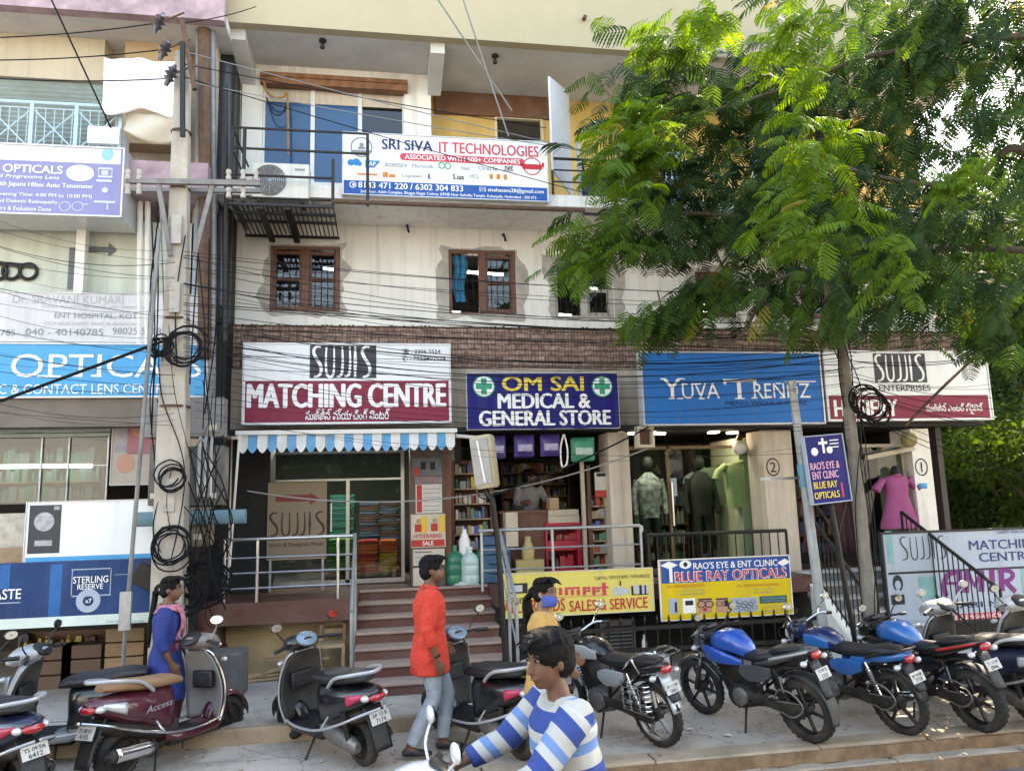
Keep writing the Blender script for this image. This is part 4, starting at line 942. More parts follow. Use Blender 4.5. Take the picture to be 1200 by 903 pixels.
# --- posters on the pillar between shop 1 and shop 2 (front at Y 10.95)
def poster(rect, Y, m, label, cols=(), text=(), name='poster'):
    s = Sign(name, label, 'poster', rect, Y-.008, .006, m, fw=0)
    for nm, mm, a in cols: s.field(nm, mm, a, .002)
    for nm, mm, its in text: s.text(nm, mm, its, .004)
    return s
P_cream = flat('poster_cream', (.60, .55, .46), .6, var=.15, vscale=5); P_white = flat('poster_white', (.62, .60, .58), .6, var=.12, vscale=5)
P_slate = flat('poster_slate', (.16, .18, .22), .5, var=.4, vscale=8); P_yel = flat('poster_yellow', (.75, .50, .08), .5); P_red = flat('poster_red', (.5, .05, .04), .5)
poster((483, 537, 517, 557), 10.945, P_slate, 'dark grey poster with small figures at the top of the tiled pillar', [('figure_print', P_red, (485, 548, 491, 556)), ('figure_print', C_black, (493, 541, 499, 550)), ('figure_print', C_black, (504, 541, 510, 550))])
poster((487, 567, 518, 601), 10.945, P_white, 'white timetable poster with a red side column on the tiled pillar', [('red_column', P_red, (488.5, 568, 494.5, 600))]+[('rule_line', C_grey, (496, 572+i*5, 516, 572.8+i*5)) for i in range(6)])
s = poster((481.5, 602, 522, 641), 10.94, P_cream, 'yellow and red poster with two women in sarees on the tiled pillar', [('yellow_flash', P_yel, (493, 605, 501, 624)), ('yellow_flash', P_yel, (514, 603, 521.5, 623)), ('saree_print', P_red, (486, 614, 494, 623)), ('saree_print', P_red, (505, 613, 513, 622)), ('red_footer', P_red, (482, 632, 521, 640))], [('lettering', C_red, [('HYDERABAD', (485, 625, 518, 630), .02)]), ('footer_lettering', C_text, [('SALE', (495, 633.5, 508, 638.5), .03)])])
def f_(b, y, P):
    for q in ((490.5, 610.5), (509.5, 609.5)): p = P(*q); disc(b, p.x, p.z, .035, y)
s.draw('face_print', C_skin, f_)
poster((484, 643, 521, 662), 10.945, P_cream, 'torn cream notice on the tiled pillar below the saree poster', [('rule_line', C_black, (486, 646, 506, 647)), ('rule_line', C_grey, (487, 652, 512, 653)), ('rule_line', C_grey, (487, 657, 508, 658))])
poster((484, 665, 502, 686), 10.945, P_cream, 'small blank cream notice lowest on the tiled pillar')
poster((486, 558, 518, 566), 10.945, flat('poster_mauve', (.28, .2, .24), .5, var=.3, vscale=9), 'narrow mauve strip poster on the tiled pillar')
poster((697, 553, 717, 574), 10.95, P_cream, 'cream and red poster on the sachet rack beside the beige pillar', [('red_footer', P_red, (697.5, 574.5, 717, 582)), ('dark_title', C_black, (699, 554, 715, 558))])

# --- shop 2: counter, shelves, bottles, cooler
def shelf_goods(x0, x1, y, z, h, r_, b, ms, depth=.16):
    x = x0
    while x < x1-.03:
        w_ = r_.uniform(.035, .09); hh = h*r_.uniform(.55, .95); b.cur = r_.randrange(len(ms))
        if r_.random() < .4: b.lathe([(w_*.42, z), (w_*.45, z+hh*.75), (w_*.2, z+hh*.85), (w_*.2, z+hh), (0, z+hh)], 8, Matrix.Translation((x+w_/2, y+depth/2, 0)))
        else: b.box(x, x+w_-.004, y, y+depth*r_.uniform(.5, 1), z, z+hh)
        x += w_
GM = [mat('goods_'+n, c, .5) for n, c in (('white', (.55, .55, .52)), ('tan', (.36, .27, .18)), ('red', (.35, .05, .04)), ('blue', (.05, .10, .30)), ('green', (.06, .22, .12)), ('grey', (.25, .26, .27)), ('yellow', (.5, .38, .08)), ('brown', (.12, .07, .05)))]
r_ = random.Random(11)
def rack(rect, Y, n, depth, label, name='shelf_rack', cat='shelf', ms=GM):
    x0, x1, z0, z1 = px(*rect, Y); root = thing(name, label, cat, ((x0+x1)/2, Y, z0)); O = V((x0+x1)/2, Y, z0)
    b = MB(); b.box(x0, x0+.03, Y, Y+depth, z0, z1); b.box(x1-.03, x1, Y, Y+depth, z0, z1); b.box(x0+.031, x1-.031, Y+depth-.02, Y+depth, z0, z1); put(b, 'rack_frame', M_wood, root, O)
    st_ = (z1-z0)/n
    for i in range(n):
        b = MB(); b.box(x0+.031, x1-.031, Y+.002, Y+depth-.022, z0+i*st_, z0+i*st_+.02); put(b, 'shelf', M_wood2, root, O)
        g = MB(); shelf_goods(x0+.05, x1-.05, Y+.02, z0+i*st_+.021, st_-.04, r_, g, ms); put(g, 'stock', ms, root, O)['kind'] = 'stuff'
    return root
rack((530, 538, 577, 645), 11.35, 6, .3, 'tall shelf of jars and packets at the left of the chemist shop')
rack((588, 540, 668, 640), 13.4, 7, .3, 'dim wall of medicine shelves at the back of the chemist shop')
rack((690, 580, 717, 676), 11.0, 7, .2, 'narrow rack of sachets and snack strips beside the beige pillar')
for k, (a, c) in enumerate(((683, 540), (690, 545))):
    b = MB(); x0, x1, z0, z1 = px(a, c, a+4, 678, 10.98); b.box(x0, x1, 10.98, 11.05, z0, z1)
    mk(b, 'shutter_guide', ('pale metal shutter guide right of the red cooler', 'brown shutter guide next to the sachet rack')[k], 'shutter guide', (M_beige, M_rust)[k], bevel=.004)
# red cooler with cartons
x0, x1, z0, z1 = px(640, 612, 682, 672, 11.2); Oc = V((x0+x1)/2, 11.2, PZ); ck = thing('drinks_cooler', 'red open front drinks cooler in the chemist shop', 'cooler', Oc)
M_cr = mat('cooler_red', (.42, .02, .045), .35, var=.1)
b = MB(); z0 = PZ+.01; b.box(x0, x0+.03, 11.2, 11.75, z0, z1); b.box(x1-.06, x1, 11.2, 11.75, z0, z1); b.box(x0+.031, x1-.061, 11.7, 11.75, z0, z1); b.box(x0+.031, x1-.061, 11.2, 11.69, z1-.05, z1); b.box(x0+.031, x1-.061, 11.2, 11.69, z0, z0+.12); zz = at(660, 645, Y=11.2).z; b.box(x0+.031, x1-.061, 11.2, 11.24, zz, zz+.15); put(b, 'cabinet', M_cr, ck, Oc, bevel=.008)
b = MB(); shelf_goods(x0+.05, x1-.08, 11.3, z0+.121, .22, r_, b, [GM[0], GM[2], GM[5], M_cr], .2); shelf_goods(x0+.05, x1-.08, 11.3, zz+.151, .1, r_, b, [GM[0], GM[4]], .2); put(b, 'stock', [GM[0], GM[2], GM[5], M_cr], ck, Oc)['kind'] = 'stuff'
M_card = mat('cardboard', (.42, .29, .17), .85, var=.1, vscale=5); M_cardp = mat('pale_carton', (.52, .45, .35), .8, var=.1, vscale=5)
for (a, d, m, lab) in (((643, 604, 679, 612), .35, M_cardp, 'flat pale carton lying on the red cooler, lower one'), ((643, 597, 678, 603.6), .3, M_cardp, 'flat pale carton lying on the red cooler, upper one'), ((644, 583, 655, 596.6), .22, M_card, 'small brown carton standing on the pale cartons')):
    x0, x1, z0, z1 = px(*a, 11.22); b = MB(); b.box(x0, x1, 11.22, 11.22+d, z0, z1); b.box((x0+x1)/2-.02, (x0+x1)/2+.02, 11.216, 11.22, z0+.001, z1-.001); mk(b, 'carton', lab, 'carton', m)
# hanging purple packs and the green pack
M_pp = mat('pack_purple', (.07, .05, .26), .35, var=.35, vscale=9); M_pt = mat('pack_teal_green', (.04, .30, .20), .35, var=.35, vscale=8)
def pack(rect, Y, m, label, m2, k):
    x0, x1, z0, z1 = px(*rect, Y); O = V((x0+x1)/2, Y, z0); root = thing('hanging_pack', label, 'pack', O, 0, 'packs hung under the chemist sign')
    b = MB(); W, H = x1-x0, z1-z0
    for sgn in (1, -1): b.sheet(lambda u, v: V(x0+W*u, Y+.06-sgn*.07*math.sin(math.pi*min(1, max(0, u)))**.5*math.sin(math.pi*min(1, max(0, v)))**.5, z0+H*v), 10, 10)
    put(b, 'bag', m, root, O)
    b = MB(); b.sheet(lambda u, v: V(x0+W*(.15+.7*u), Y-.03-.012*math.sin(math.pi*u), z0+H*(.25+.3*v)), 6, 4); put(b, 'print_panel', m2, root, O)
    b = MB(); b.tube([V((x0+x1)/2, Y+.05, z1), V((x0+x1)/2, Y+.05, 3.25)], .004, 4); put(b, 'string', M_black, root, O)
    return root
for k, a in enumerate(((575, 510, 593, 537), (603, 509, 627, 535), (634, 508, 657, 534))):
    pack(a, 10.75, M_pp, 'purple detergent style pack hung under the chemist sign, '+('half hidden by the floodlight', 'middle of the purple ones', 'beside the green pack')[k], flat('pack_print', (.45, .40, .6), .4, var=.4, vscale=14), k)
pack((670, 512, 698, 540), 10.75, M_pt, 'green and white pack hung at the right under the chemist sign', flat('pack_print_green', (.40, .55, .48), .4, var=.3, vscale=14), 9)
b = MB(); p = at(661, 525, Y=10.7); b.tube(catm([V(p.x, 10.7, p.z+.2), V(p.x-.05, 10.7, p.z), V(p.x-.04, 10.7, p.z-.25), V(p.x+.03, 10.7, p.z-.22), V(p.x+.05, 10.7, p.z-.02), V(p.x+.01, 10.7, p.z+.2)]), .012, 6); mk(b, 'rope_loop', 'white rope loop hanging beside the green pack', 'rope', C_text)
# water jars
M_jar = glass('water_jar_plastic', (.55, .78, .66), .1, .1); M_jarg = mat('green_jar', (.02, .20, .12), .25, var=.2); M_jarc = mat('clear_jar', (.45, .62, .60), .2, spec=.6)
def jar(qx, Y, m, label, s=1., cap=True):
    p = at(qx, 690, Y=Y); root = thing('water_jar', label, 'water jar', (p.x, Y, PZ+.005), 0, 'water jars beside the chemist door')
    b = MB(); r = .135*s; pr = [(0, 0), (r*.95, 0), (r, .02), (r, .12), (r*.95, .135), (r, .15), (r, .26), (r*.95, .275), (r, .29), (r*.98, .36), (r*.75, .42), (r*.3, .46), (r*.28, .5)]
    b.lathe([(q, z*s) for q, z in pr], 20); b.build('body', m, root)
    b = MB(); b.lathe([(r*.32, .5*s), (r*.32, .535*s), (0, .54*s)], 12); b.build('cap', C_text if not cap else M_jarg, root)
jar(533, 11.05, M_jarg, 'dark green water jar at the left, behind the clear one'); jar(567, 11.12, M_jarg, 'dark green water jar at the right, behind the clear one'); jar(551, 10.98, M_jarc, 'clear water jar in front with white cap', .95, False)
p = at(545, 652, Y=11.05); b = MB(); b.lathe([(.0, 0), (.075, 0), (.085, .02), (.085, .22), (.05, .32), (.03, .36), (.03, .4), (0, .4)], 16, Matrix.Translation((p.x, 11.1, p.z-.02))); mk(b, 'white_bottle', 'white plastic bottle standing above the clear water jar', 'bottle', C_text)
b = MB(); a0, a1, b0, b1 = px(527, 664, 575, 668, 11.2); b.box(a0, a1, 11.03, 11.3, b0, b1); b.box(a0, a0+.03, 11.05, 11.3, PZ+.01, b0); b.box(a1-.03, a1, 11.05, 11.3, PZ+.01, b0)
mk(b, 'low_bench', 'low bench behind the water jars', 'bench', M_wood)
b = MB(); rr_ = random.Random(4); p = at(540, 688, Y=10.9)
b.sheet(lambda u, v: V(p.x-.1+u*.36, 10.87+v*.12, PZ+.005+.07*math.sin(u*3.1)*math.sin(v*3.1)*(.6+rr_.random()*.6)), 12, 6); mk(b, 'plastic_bag', 'crumpled white plastic bag on the landing before the water jars', 'plastic bag', mat('thin_plastic', (.55, .58, .58), .3))
# counter and crates
x0, x1, z0, z1 = px(566, 612, 598, 668, 10.95); b = MB()
for k in range(5): b.box(x0, x1, 10.98, 11.3, PZ+.01+k*.13, PZ+.01+k*.13+.115)
mk(b, 'crate_stack', 'blue plastic crate tower left of the shopkeeper', 'crates', mat('crate_blue', (.03, .10, .20), .5, var=.3, vscale=9))
x0, x1, z0, z1 = px(593, 600, 607, 640, 10.97); b = MB(); b.box(x0, x1, 10.97, 11.2, z0, z1); o = mk(b, 'tall_carton', 'tall narrow pale carton on the blue crates', 'carton', M_cardp); 
b = MB(); b.box(x0, x1+.6, 11.3, 11.75, PZ+.01, PZ+.95); b.box(x0-.03, x1+.63, 11.27, 11.78, PZ+.95, PZ+.99); mk(b, 'shop_counter', 'dark wooden counter in front of the shopkeeper', 'counter', M_wood)
p = at(619, 655, Y=11.15); b = MB(); b.lathe([(0, PZ+.3), (.09, PZ+.3), (.1, PZ+.45), (.05, PZ+.55), (.05, PZ+.62), (0, PZ+.63)], 14, Matrix.Translation((p.x, 11.15, 0))); b.box(p.x-.2, p.x+.2, 11.0, 11.26, PZ+.01, PZ+.299); mk(b, 'jar_display', 'yellow lidded jar on a small stand before the counter', 'jar', mat('mustard_jar', (.42, .34, .15), .4))
# hanging floor lamp of shop 2 entrance and small sign boxes
x0, x1, z0, z1 = px(747, 499, 767, 524, 10.55); b = MB(); b.box(x0, x0+.035, 10.55, 10.7, z0, z1); b.box(x1-.035, x1, 10.55, 10.7, z0, z1); b.box(x0+.036, x1-.036, 10.55, 10.7, z0, z0+.04); b.box(x0+.036, x1-.036, 10.55, 10.7, z1-.04, z1); o = mk(b, 'box_frame', 'small cream box frame hanging below the blue menswear sign', 'frame', M_cardp)
b = MB(); b.box(x0+.037, x1-.037, 10.66, 10.69, z0+.041, z1-.041); b.build('back_panel', M_wood, o)

# --- shop 3: menswear glass front
x0, x1, z0, z1 = px(738, 522, 890, 690, 11.25)
O = V((x0+x1)/2, 11.25, PZ); sf = thing('glass_shopfront', 'wide menswear glass front with shirts inside, between the two beige pillars', 'shopfront', O)
b = MB()
for x in (x0, x0+(x1-x0)*.31, x1): b.box(x-.02, x+.02, 11.23, 11.28, PZ+.01, z1)
b.box(x0+.021, x1-.021, 11.23, 11.28, z1-.05, z1); b.box(x0+.021, x1-.021, 11.23, 11.28, PZ+.01, PZ+.08); put(b, 'mullion', mat('bronze_frame', (.16, .11, .06), .4, .5), sf, O)
b = MB(); b.box(x0+.021, x0+(x1-x0)*.31-.021, 11.25, 11.256, PZ+.08, z1-.05); put(b, 'glass_pane', glass('reflective_glass', (.74, .84, .8), .0), sf, O)
b = MB(); b.box(x0+(x1-x0)*.31+.021, x1-.021, 11.25, 11.256, PZ+.08, z1-.05); put(b, 'glass_pane', MATS['reflective_glass'], sf, O)
b = MB(); p = at(789, 600, Y=11.2).x; b.tube([V(p, 11.2, PZ+.7), V(p, 11.2, PZ+1.35)], .016, 8); put(b, 'door_handle', M_steel, sf, O)
b = MB(); rectf(b, *px(785, 560, 793, 581, 11.25), 11.243); put(b, 'notice', C_paleb, sf, O)
b = MB(); a0, a1, b0, b1 = px(880, 530, 895, 690, 11.6); b.box(a0-.25, a0, 11.35, 12.4, PZ+.01, 3.1); put(b, 'side_panel', mat('display_cream', (.55, .5, .36), .6), sf, O)
M_shirt = mat('olive_shirt', (.52, .52, .26), .85, var=.12, vscale=8); M_shirt2 = mat('grey_green_shirt', (.16, .21, .15), .85, var=.15, vscale=8)
def shirt(qx, qy0, qy1, Y, m, label, dress=False, w_=None):
    a = at(qx, qy0, Y=Y); c = at(qx, qy1, Y=Y); H = a.z-c.z; w_ = w_ or H*.36
    O = V(a.x, Y, c.z); root = thing('hanging_dress' if dress else 'hanging_shirt', label, 'dress' if dress else 'shirt', O)
    b = MB(); n = 20
    prof = [(0, .8 if not dress else 1.25), (.12, .85 if not dress else 1.15), (.45, .84 if not dress else .85), (.62, .86 if not dress else .7), (.8, .92 if not dress else .72), (.92, 1.0 if not dress else .8), (.97, .72), (1.0, .3)]
    st_ = [(H*t, 0, .0, w_*k/1.0*.62 if dress else w_*k*.62, .09 if t < .9 else .06, 2.6) for t, k in prof]
    b.loft([(q[0], q[1], q[2], q[3], q[4]*(1+.15*math.sin(i*2)), q[5]) for i, q in enumerate(st_)], n, ax='z')
    for v in range(len(b.v)):
        x, y, z = b.v[v]; b.v[v] = (x, y+.015*math.sin(x*38+z*3)*(1-z/H), z)
    b.build('body', m, root)
    for sx in (-1, 1):
        b = MB(); b.tube([V(sx*w_*.5, 0, H*.93), V(sx*w_*.78, 0, H*.78), V(sx*w_*.86, 0, H*(.62 if not dress else .72))], [.05, .065, .07], 10); b.build('sleeve', m, root)
    b = MB(); b.torus((0, -.02, H*.985), (0, .3, 1), .065, .02, 14, 6); b.build('collar', m, root)
    if not dress:
        b = MB(); b.box(-.012, .012, -.1, -.08, H*.1, H*.92); b.build('button_band', m, root)
    b = MB(); b.tube([V(-w_*.45, 0, H*.95), V(0, 0, H*1.03), V(w_*.45, 0, H*.95)], .008, 5); b.tube([V(0, 0, H*1.03), V(0, 0, H*1.1), V(.03, 0, H*1.13)], .006, 5); b.build('hanger', M_black, root)
    return root
shirt(868, 541, 594, 11.42, M_shirt, 'olive yellow short sleeved shirt hanging at the front of the menswear window', w_=.5)
shirt(843, 546, 592, 12.1, M_shirt2, 'grey green shirt hanging behind the olive one', w_=.46); shirt(826, 552, 592, 12.6, mat('pale_blue_shirt', (.3, .36, .38), .85, var=.1), 'pale blue shirt farthest along the hanging row', w_=.42)
b = MB(); a = at(872, 538, Y=11.7); c = at(815, 552, Y=12.9); b.tube([V(a.x, 11.6, a.z+.08), V(c.x, 13.0, a.z+.06)], .012, 6); mk(b, 'clothes_rail', 'steel rail carrying the shirts in the menswear shop', 'rail', M_steel)
for k, (qx, lab) in enumerate(((764, 'patterned grey shirt mannequin left in the menswear window'), (825, 'dark suited mannequin in the middle of the menswear window'), (872, 'mannequin legs in charcoal trousers under the olive shirt'))):
    p = at(qx, 640, Y=11.9); root = thing('mannequin', lab, 'mannequin', (p.x, 11.9, PZ+.01)); mm = (mat('patterned_shirt', (.22, .23, .24), .8, var=.9, vscale=14), M_dark, mat('charcoal_cloth', (.05, .05, .055), .85, var=.2))[k]
    for sx in (-1, 1):
        b = MB(); b.tube([V(sx*.1, 0, .0), V(sx*.1, -.01, .45), V(sx*.09, 0, .85)], [.055, .07, .095], 10); b.build('leg', MATS['dark_paint_and_shade'] if k != 2 else mm, root)
    if k != 2:
        b = MB(); b.loft([(.8, 0, 0, .17, .11), (1.0, 0, 0, .16, .1), (1.2, 0, 0, .2, .12), (1.38, 0, 0, .21, .11), (1.46, 0, 0, .12, .07), (1.52, 0, 0, .055, .055)], 16, ax='z'); b.build('torso', mm, root)
        for sx in (-1, 1):
            b = MB(); b.tube([V(sx*.19, 0, 1.4), V(sx*.26, .02, 1.12), V(sx*.25, -.06, .85)], [.06, .05, .04], 10); b.build('arm', mm, root)
        b = MB(); b.ball((0, 0, 1.66), (.085, .1, .125)); b.build('head', MATS['dark_paint_and_shade'], root)
p = at(867, 524, Y=11.1); root = thing('globe_lamp', 'white globe lamp hanging in front of the menswear glass', 'lamp', p); b = MB(); b.ball((0, 0, 0), .115, 18, 12); b.build('globe', mat('opal_globe', (.62, .62, .58), .25), root); b = MB(); b.lathe([(.04, .1), (.06, .12), (.03, .16), (.012, .2), (.012, .4)], 12); b.build('lamp_holder', mat('brass', (.4, .27, .08), .35, 1.), root)
for k, q in enumerate(((741, 522), (752, 530), (762, 531), (776, 527), (835, 528), (862, 527))):
    p = at(*q, Y=11.5); b = MB(); b.lathe([(0, 0), (.09, 0), (.09, .02), (0, .02)], 12, Matrix.Translation((p.x, 11.42+.15*(k % 2), 3.19))); mk(b, 'down_light', 'round ceiling spot light lit inside the menswear shop', 'down light', M_bulb, group='spot lights in the menswear shop ceiling')
x0, x1, z0, z1 = px(748, 600, 800, 690, 12.9); rack((745, 570, 808, 684), 13.6, 5, .3, 'dim shelf of folded shirts at the back of the menswear shop', ms=[GM[0], GM[3], GM[5], GM[7], GM[4]])
rack((935, 560, 1000, 672), 13.8, 5, .3, 'dim shelf at the back of the right hand shop', ms=[GM[2], GM[3], GM[7], GM[1]])

# --- shop 4: right entry with the purple dress
shirt(1049, 557, 619, 10.86, mat('purple_dress', (.32, .07, .20), .85, var=.15, vscale=7), 'purple pink short sleeved dress displayed right of the cabled pole', True, w_=.42)
b = MB(); p = at(1049, 553, Y=10.88); b.ball((p.x, 10.88, p.z), (.07, .08, .1)); b.tube([V(p.x, 10.88, p.z-.08), V(p.x, 10.88, p.z-.22)], .04, 8); b.tube([V(p.x, 10.88, p.z-1.2), V(p.x, 10.88, PZ+.01)], .02, 8); mk(b, 'dress_form', 'black mannequin head and stand inside the purple dress', 'mannequin', M_dark)
x0, x1, z0, z1 = px(1004, 520, 1066, 690, 11.0); O = V((x0+x1)/2, 11.0, PZ); sf = thing('display_window', 'narrow display window in front of the purple dress', 'shop window', O)
b = MB(); b.box(x0, x0+.03, 10.98, 11.03, PZ+.01, z1); b.box(x1-.05, x1, 10.98, 11.6, PZ+.01, z1); b.box(x0+.031, x1-.051, 10.98, 11.03, z1-.05, z1); put(b, 'window_frame', M_cardp, sf, O)
b = MB(); b.box(x0+.031, x1-.051, 11.0, 11.006, PZ+.01, z1-.05); put(b, 'glass_pane', M_glassd, sf, O)
p = at(1000, 600, Y=11.3); b = MB(); b.sheet(lambda u, v: V(p.x-.32+u*.3, 11.3+.03*math.sin(u*12), 3.0-v*1.75), 14, 6); mk(b, 'hanging_cloth', 'plum cloth hanging in the right hand shop entrance', 'cloth', mat('plum_cloth', (.09, .035, .05), .85, var=.2), solid=.006)
p = at(944, 600, Y=11.2); b = MB(); b.sheet(lambda u, v: V(p.x-.05+u*.22, 11.2+.03*math.sin(u*14), 3.0-v*1.7), 12, 6); mk(b, 'hanging_cloth', 'dull mauve cloth hanging beside the pillar marked 2', 'cloth', mat('mauve_cloth', (.16, .07, .10), .85, var=.3, vscale=9), solid=.006)
b = MB(); a0, a1, b0, b1 = px(1010, 526, 1066, 536, 10.9); b.tube([V(a0, 10.8, b0), V(a1, 10.8, b1)], .04, 8); mk(b, 'rolled_mat', 'pale rolled tube fixed over the display window', 'tube', M_cardp)
b = MB(); p = at(1065, 515, Y=10.6); b.ball(p, (.13, .1, .12)); mk(b, 'ceiling_bundle', 'olive bundle hung at the corner beneath the right sign', 'bundle', mat('olive_bundle', (.25, .22, .1), .9, var=.4, vscale=8, bump=.5, bscale=20))
b = MB(); rectf(b, *px(1076.5, 566, 1086.5, 572, 10.79), 10.79); o = b.build('notice', C_sky); tag(o, 'small pale blue sticker on the white end pillar', 'sticker'); o.modifiers.new('s', 'SOLIDIFY').thickness = .003

# ================================================================== RAILINGS ON THE PLINTH
def railing(name, label, tops, posts, rails, mat_, r=.022, rr=.012, cat='railing'):
    root = thing(name, label, cat, tops[0]); O = Vector(tops[0])
    b = MB(); b.tube([p-O for p in tops], r, 10); b.build('top_rail', mat_, root)
    for a, c in posts: b = MB(); b.tube([a-O, c-O], r*.9, 8); b.build('post', mat_, root)
    for a, c in rails: b = MB(); b.tube([a-O, c-O], rr, 6); b.build('rail', mat_, root)
    return root
Yr = 10.03; A = lambda q: at(*q, Y=Yr)
zt = A((340, 630)).z; xa, xb = A((262, 640)).x, A((413.5, 640)).x
T_ = lambda x, z, y=Yr: V(x, y, z)
railing('steel_railing', 'straight steel railing on the plinth in front of the beige board', [T_(xa-.25, zt, Yr+.5), T_(xa, zt), T_(xb, zt)],
        [(T_(x, PZ), T_(x, zt-.01)) for x in (xa+.02, A((302, 650)).x, A((396, 650)).x)], [(T_(xa, z), T_(xb, z)) for z in (PZ+(zt-PZ)*f for f in (.22, .46, .7))], M_steel)
# posts and slanting hand rail down the steps, left side
pA = V(xb+.03, 10.0, zt+.02); pB = V(xs0-.02, 8.85, .14+.92)
railing('stair_handrail', 'blue grey steel hand rail running down the left side of the brown steps', [pA, pB], [(V(xb+.03, 10.0, .14), pA), (V(xs0-.02, 8.87, .14), pB)], [(pA+V(0, 0, -d), pB+V(0, 0, -d)) for d in (.28, .56)], M_galv)
Yr = 10.0; xa, xb = A((563, 640)).x, A((754, 640)).x; zt = A((660, 618.5)).z
zf = lambda f: PZ+(zt-PZ)*f
railing('steel_railing', 'straight steel railing above the yellow banner in front of the chemist shop', [T_(xa-.02, zt), T_(xb-.03, zt), T_(xb, zt-.02), T_(xb, zt-.08)],
        [(T_(x, PZ), T_(x, zt-.01)) for x in (xa+.02, A((648, 640)).x, xb-.02)], [(T_(xa, zf(f)), T_(xb, zf(f))) for f in (.34, .68)], M_galv)
pA = V(xs1+.06, 10.0, zt); pB = V(xs1+.06, 8.85, 1.05)
railing('stair_handrail', 'steel hand rail running down the right side of the brown steps beside the yellow banner', [pA, pB], [(V(xs1+.06, 9.98, .14), pA), (V(xs1+.06, 9.4, .14), pA*.48+pB*.52), (V(xs1+.06, 8.87, .14), pB)], [(pA+V(0, 0, -d), pB+V(0, 0, -d)) for d in (.25, .5)], M_galv)
# black iron railings on the right
def iron(name, label, a, c, h, n, extra=()):
    root = thing(name, label, 'railing', a); O = Vector(a)
    b = MB(); b.tube([V(0, 0, h), (c-O)+V(0, 0, h)]+[Vector(q)-O for q in extra], .024, 8); b.build('top_rail', M_black, root)
    b = MB(); b.tube([V(0, 0, .1), (c-O)+V(0, 0, .1)], .014, 6); b.build('bottom_rail', M_black, root)
    for i in range(n+1):
        p = (c-O)*(i/n); b = MB(); b.tube([p+V(0, 0, .02), p+V(0, 0, h)], .009 if 0 < i < n else .02, 6); b.build('baluster', M_black, root)
    return root
xg0 = A((760, 640)).x; xg1 = at(921, 622, Y=10.0).x; zg = at(840, 624, Y=10.0).z
iron('iron_railing', 'black iron railing behind the blue and yellow optician banner', V(xg0, 10.0, PZ), V(xg1, 10.0, PZ), zg-PZ, 16)
iron('stair_railing', 'black slanting railing on the left of the grey stair', V(xR-.09, 9.98, PZ-.05), V(xR-.09, 8.85, .1), .88, 12)
iron('stair_railing', 'black slanting railing between the grey stair and the pale hoarding', V(xR2+.05, 10.3, PZ-.1), V(xR2+.05, 8.6, .05), .92, 18)
# spiked fence low in front of the cellar, with sign brackets
root = thing('spiked_fence', 'low black fence with spear tips under the two banners', 'fence', (xs1+.5, 9.75, 0)); Of = V(xs1+.5, 9.75, 0)
xq1 = xR-.15-Of.x; zb = at(850, 730, Y=9.75).z
for z in (zb, .3): b = MB(); b.beam((-.3, 0, z), (xq1, 0, z), .03, .05); b.build('rail', M_black, root)
n = 26
for i in range(n):
    x = -.25+(xq1+.2)*i/(n-1); b = MB(); b.tube([V(x, 0, .02), V(x, 0, zb+.05)], .009, 6); b.lathe([(.012, zb+.05), (.022, zb+.075), (.008, zb+.09), (.018, zb+.1), (0, zb+.16)], 8, Matrix.Translation((x, 0, 0))); b.build('picket', M_black, root)
# AC outdoor box in the dim cellar, white bottle, side goods
x0, x1, z0, z1 = px(704, 725, 745, 770, 10.6); b = MB(); b.box(x0, x1, 10.6, 10.9, 0.0, z1); o = mk(b, 'grey_cabinet', 'grey metal cabinet in the dim cellar behind the fence', 'cabinet', mat('grey_metal', (.18, .19, .2), .5, var=.2), bevel=.01)
b = MB()
for k in range(8): b.box(x0+.05, x1-.05, 10.596, 10.599, .1+k*.05, .125+k*.05)
b.build('louvre', M_dark, o)
p = at(755, 752, Y=10.2); b = MB(); b.lathe([(0, 0), (.035, 0), (.035, .17), (.014, .22), (.014, .26), (0, .26)], 10, Matrix.Translation((p.x, 10.2, zb-.42))); b.box(p.x-.3, p.x+.3, 10.1, 10.4, 0, zb-.421); mk(b, 'white_bottle', 'small white bottle on a dark ledge behind the fence', 'bottle', [C_text])
# junk wood in the left cellar
rj = random.Random(8); x0 = at(300, 780, Y=10.0).x
for k in range(7):
    x = x0+rj.uniform(-.1, .9); z = .16+.05*k*rj.random(); b = MB(); b.beam((x-.35, 10.1+rj.uniform(-.1, .25), z), (x+.35, 10.0+rj.uniform(-.1, .25), z+rj.uniform(0, .2)), .05, .03); mk(b, 'scrap_plank', 'scrap wooden plank in the junk pile below the left plinth', 'plank', M_wood2, group='scrap planks below the left plinth')
x0, x1, z0, z1 = px(372, 728, 404, 775, 9.85); root = thing('broken_chair', 'broken wooden chair frame left of the brown steps', 'chair', ((x0+x1)/2, 9.9, .14)); w2 = (x1-x0)/2
for sx in (-1, 1):
    for yy in (0, .3): b = MB(); b.beam((sx*w2*.8, yy, 0), (sx*w2*.9, yy, .62 if yy else .38), .04); b.build('leg', M_wood2, root)
b = MB(); b.box(-w2, w2, -.03, .34, .38, .42); b.build('seat', M_wood2, root)
for z in (.5, .6): b = MB(); b.box(-w2*.85, w2*.85, .31, .33, z, z+.06); b.build('back_slat', M_wood2, root)
b = MB(); p = at(445, 780, Y=9.9); q = at(392, 779, Y=9.7); b.box(q.x-.13, q.x+.13, 9.6, 9.8, .14, .3); mk(b, 'paint_tin', 'pale box among the junk beside the brown steps', 'box', P_cream, bevel=.01)

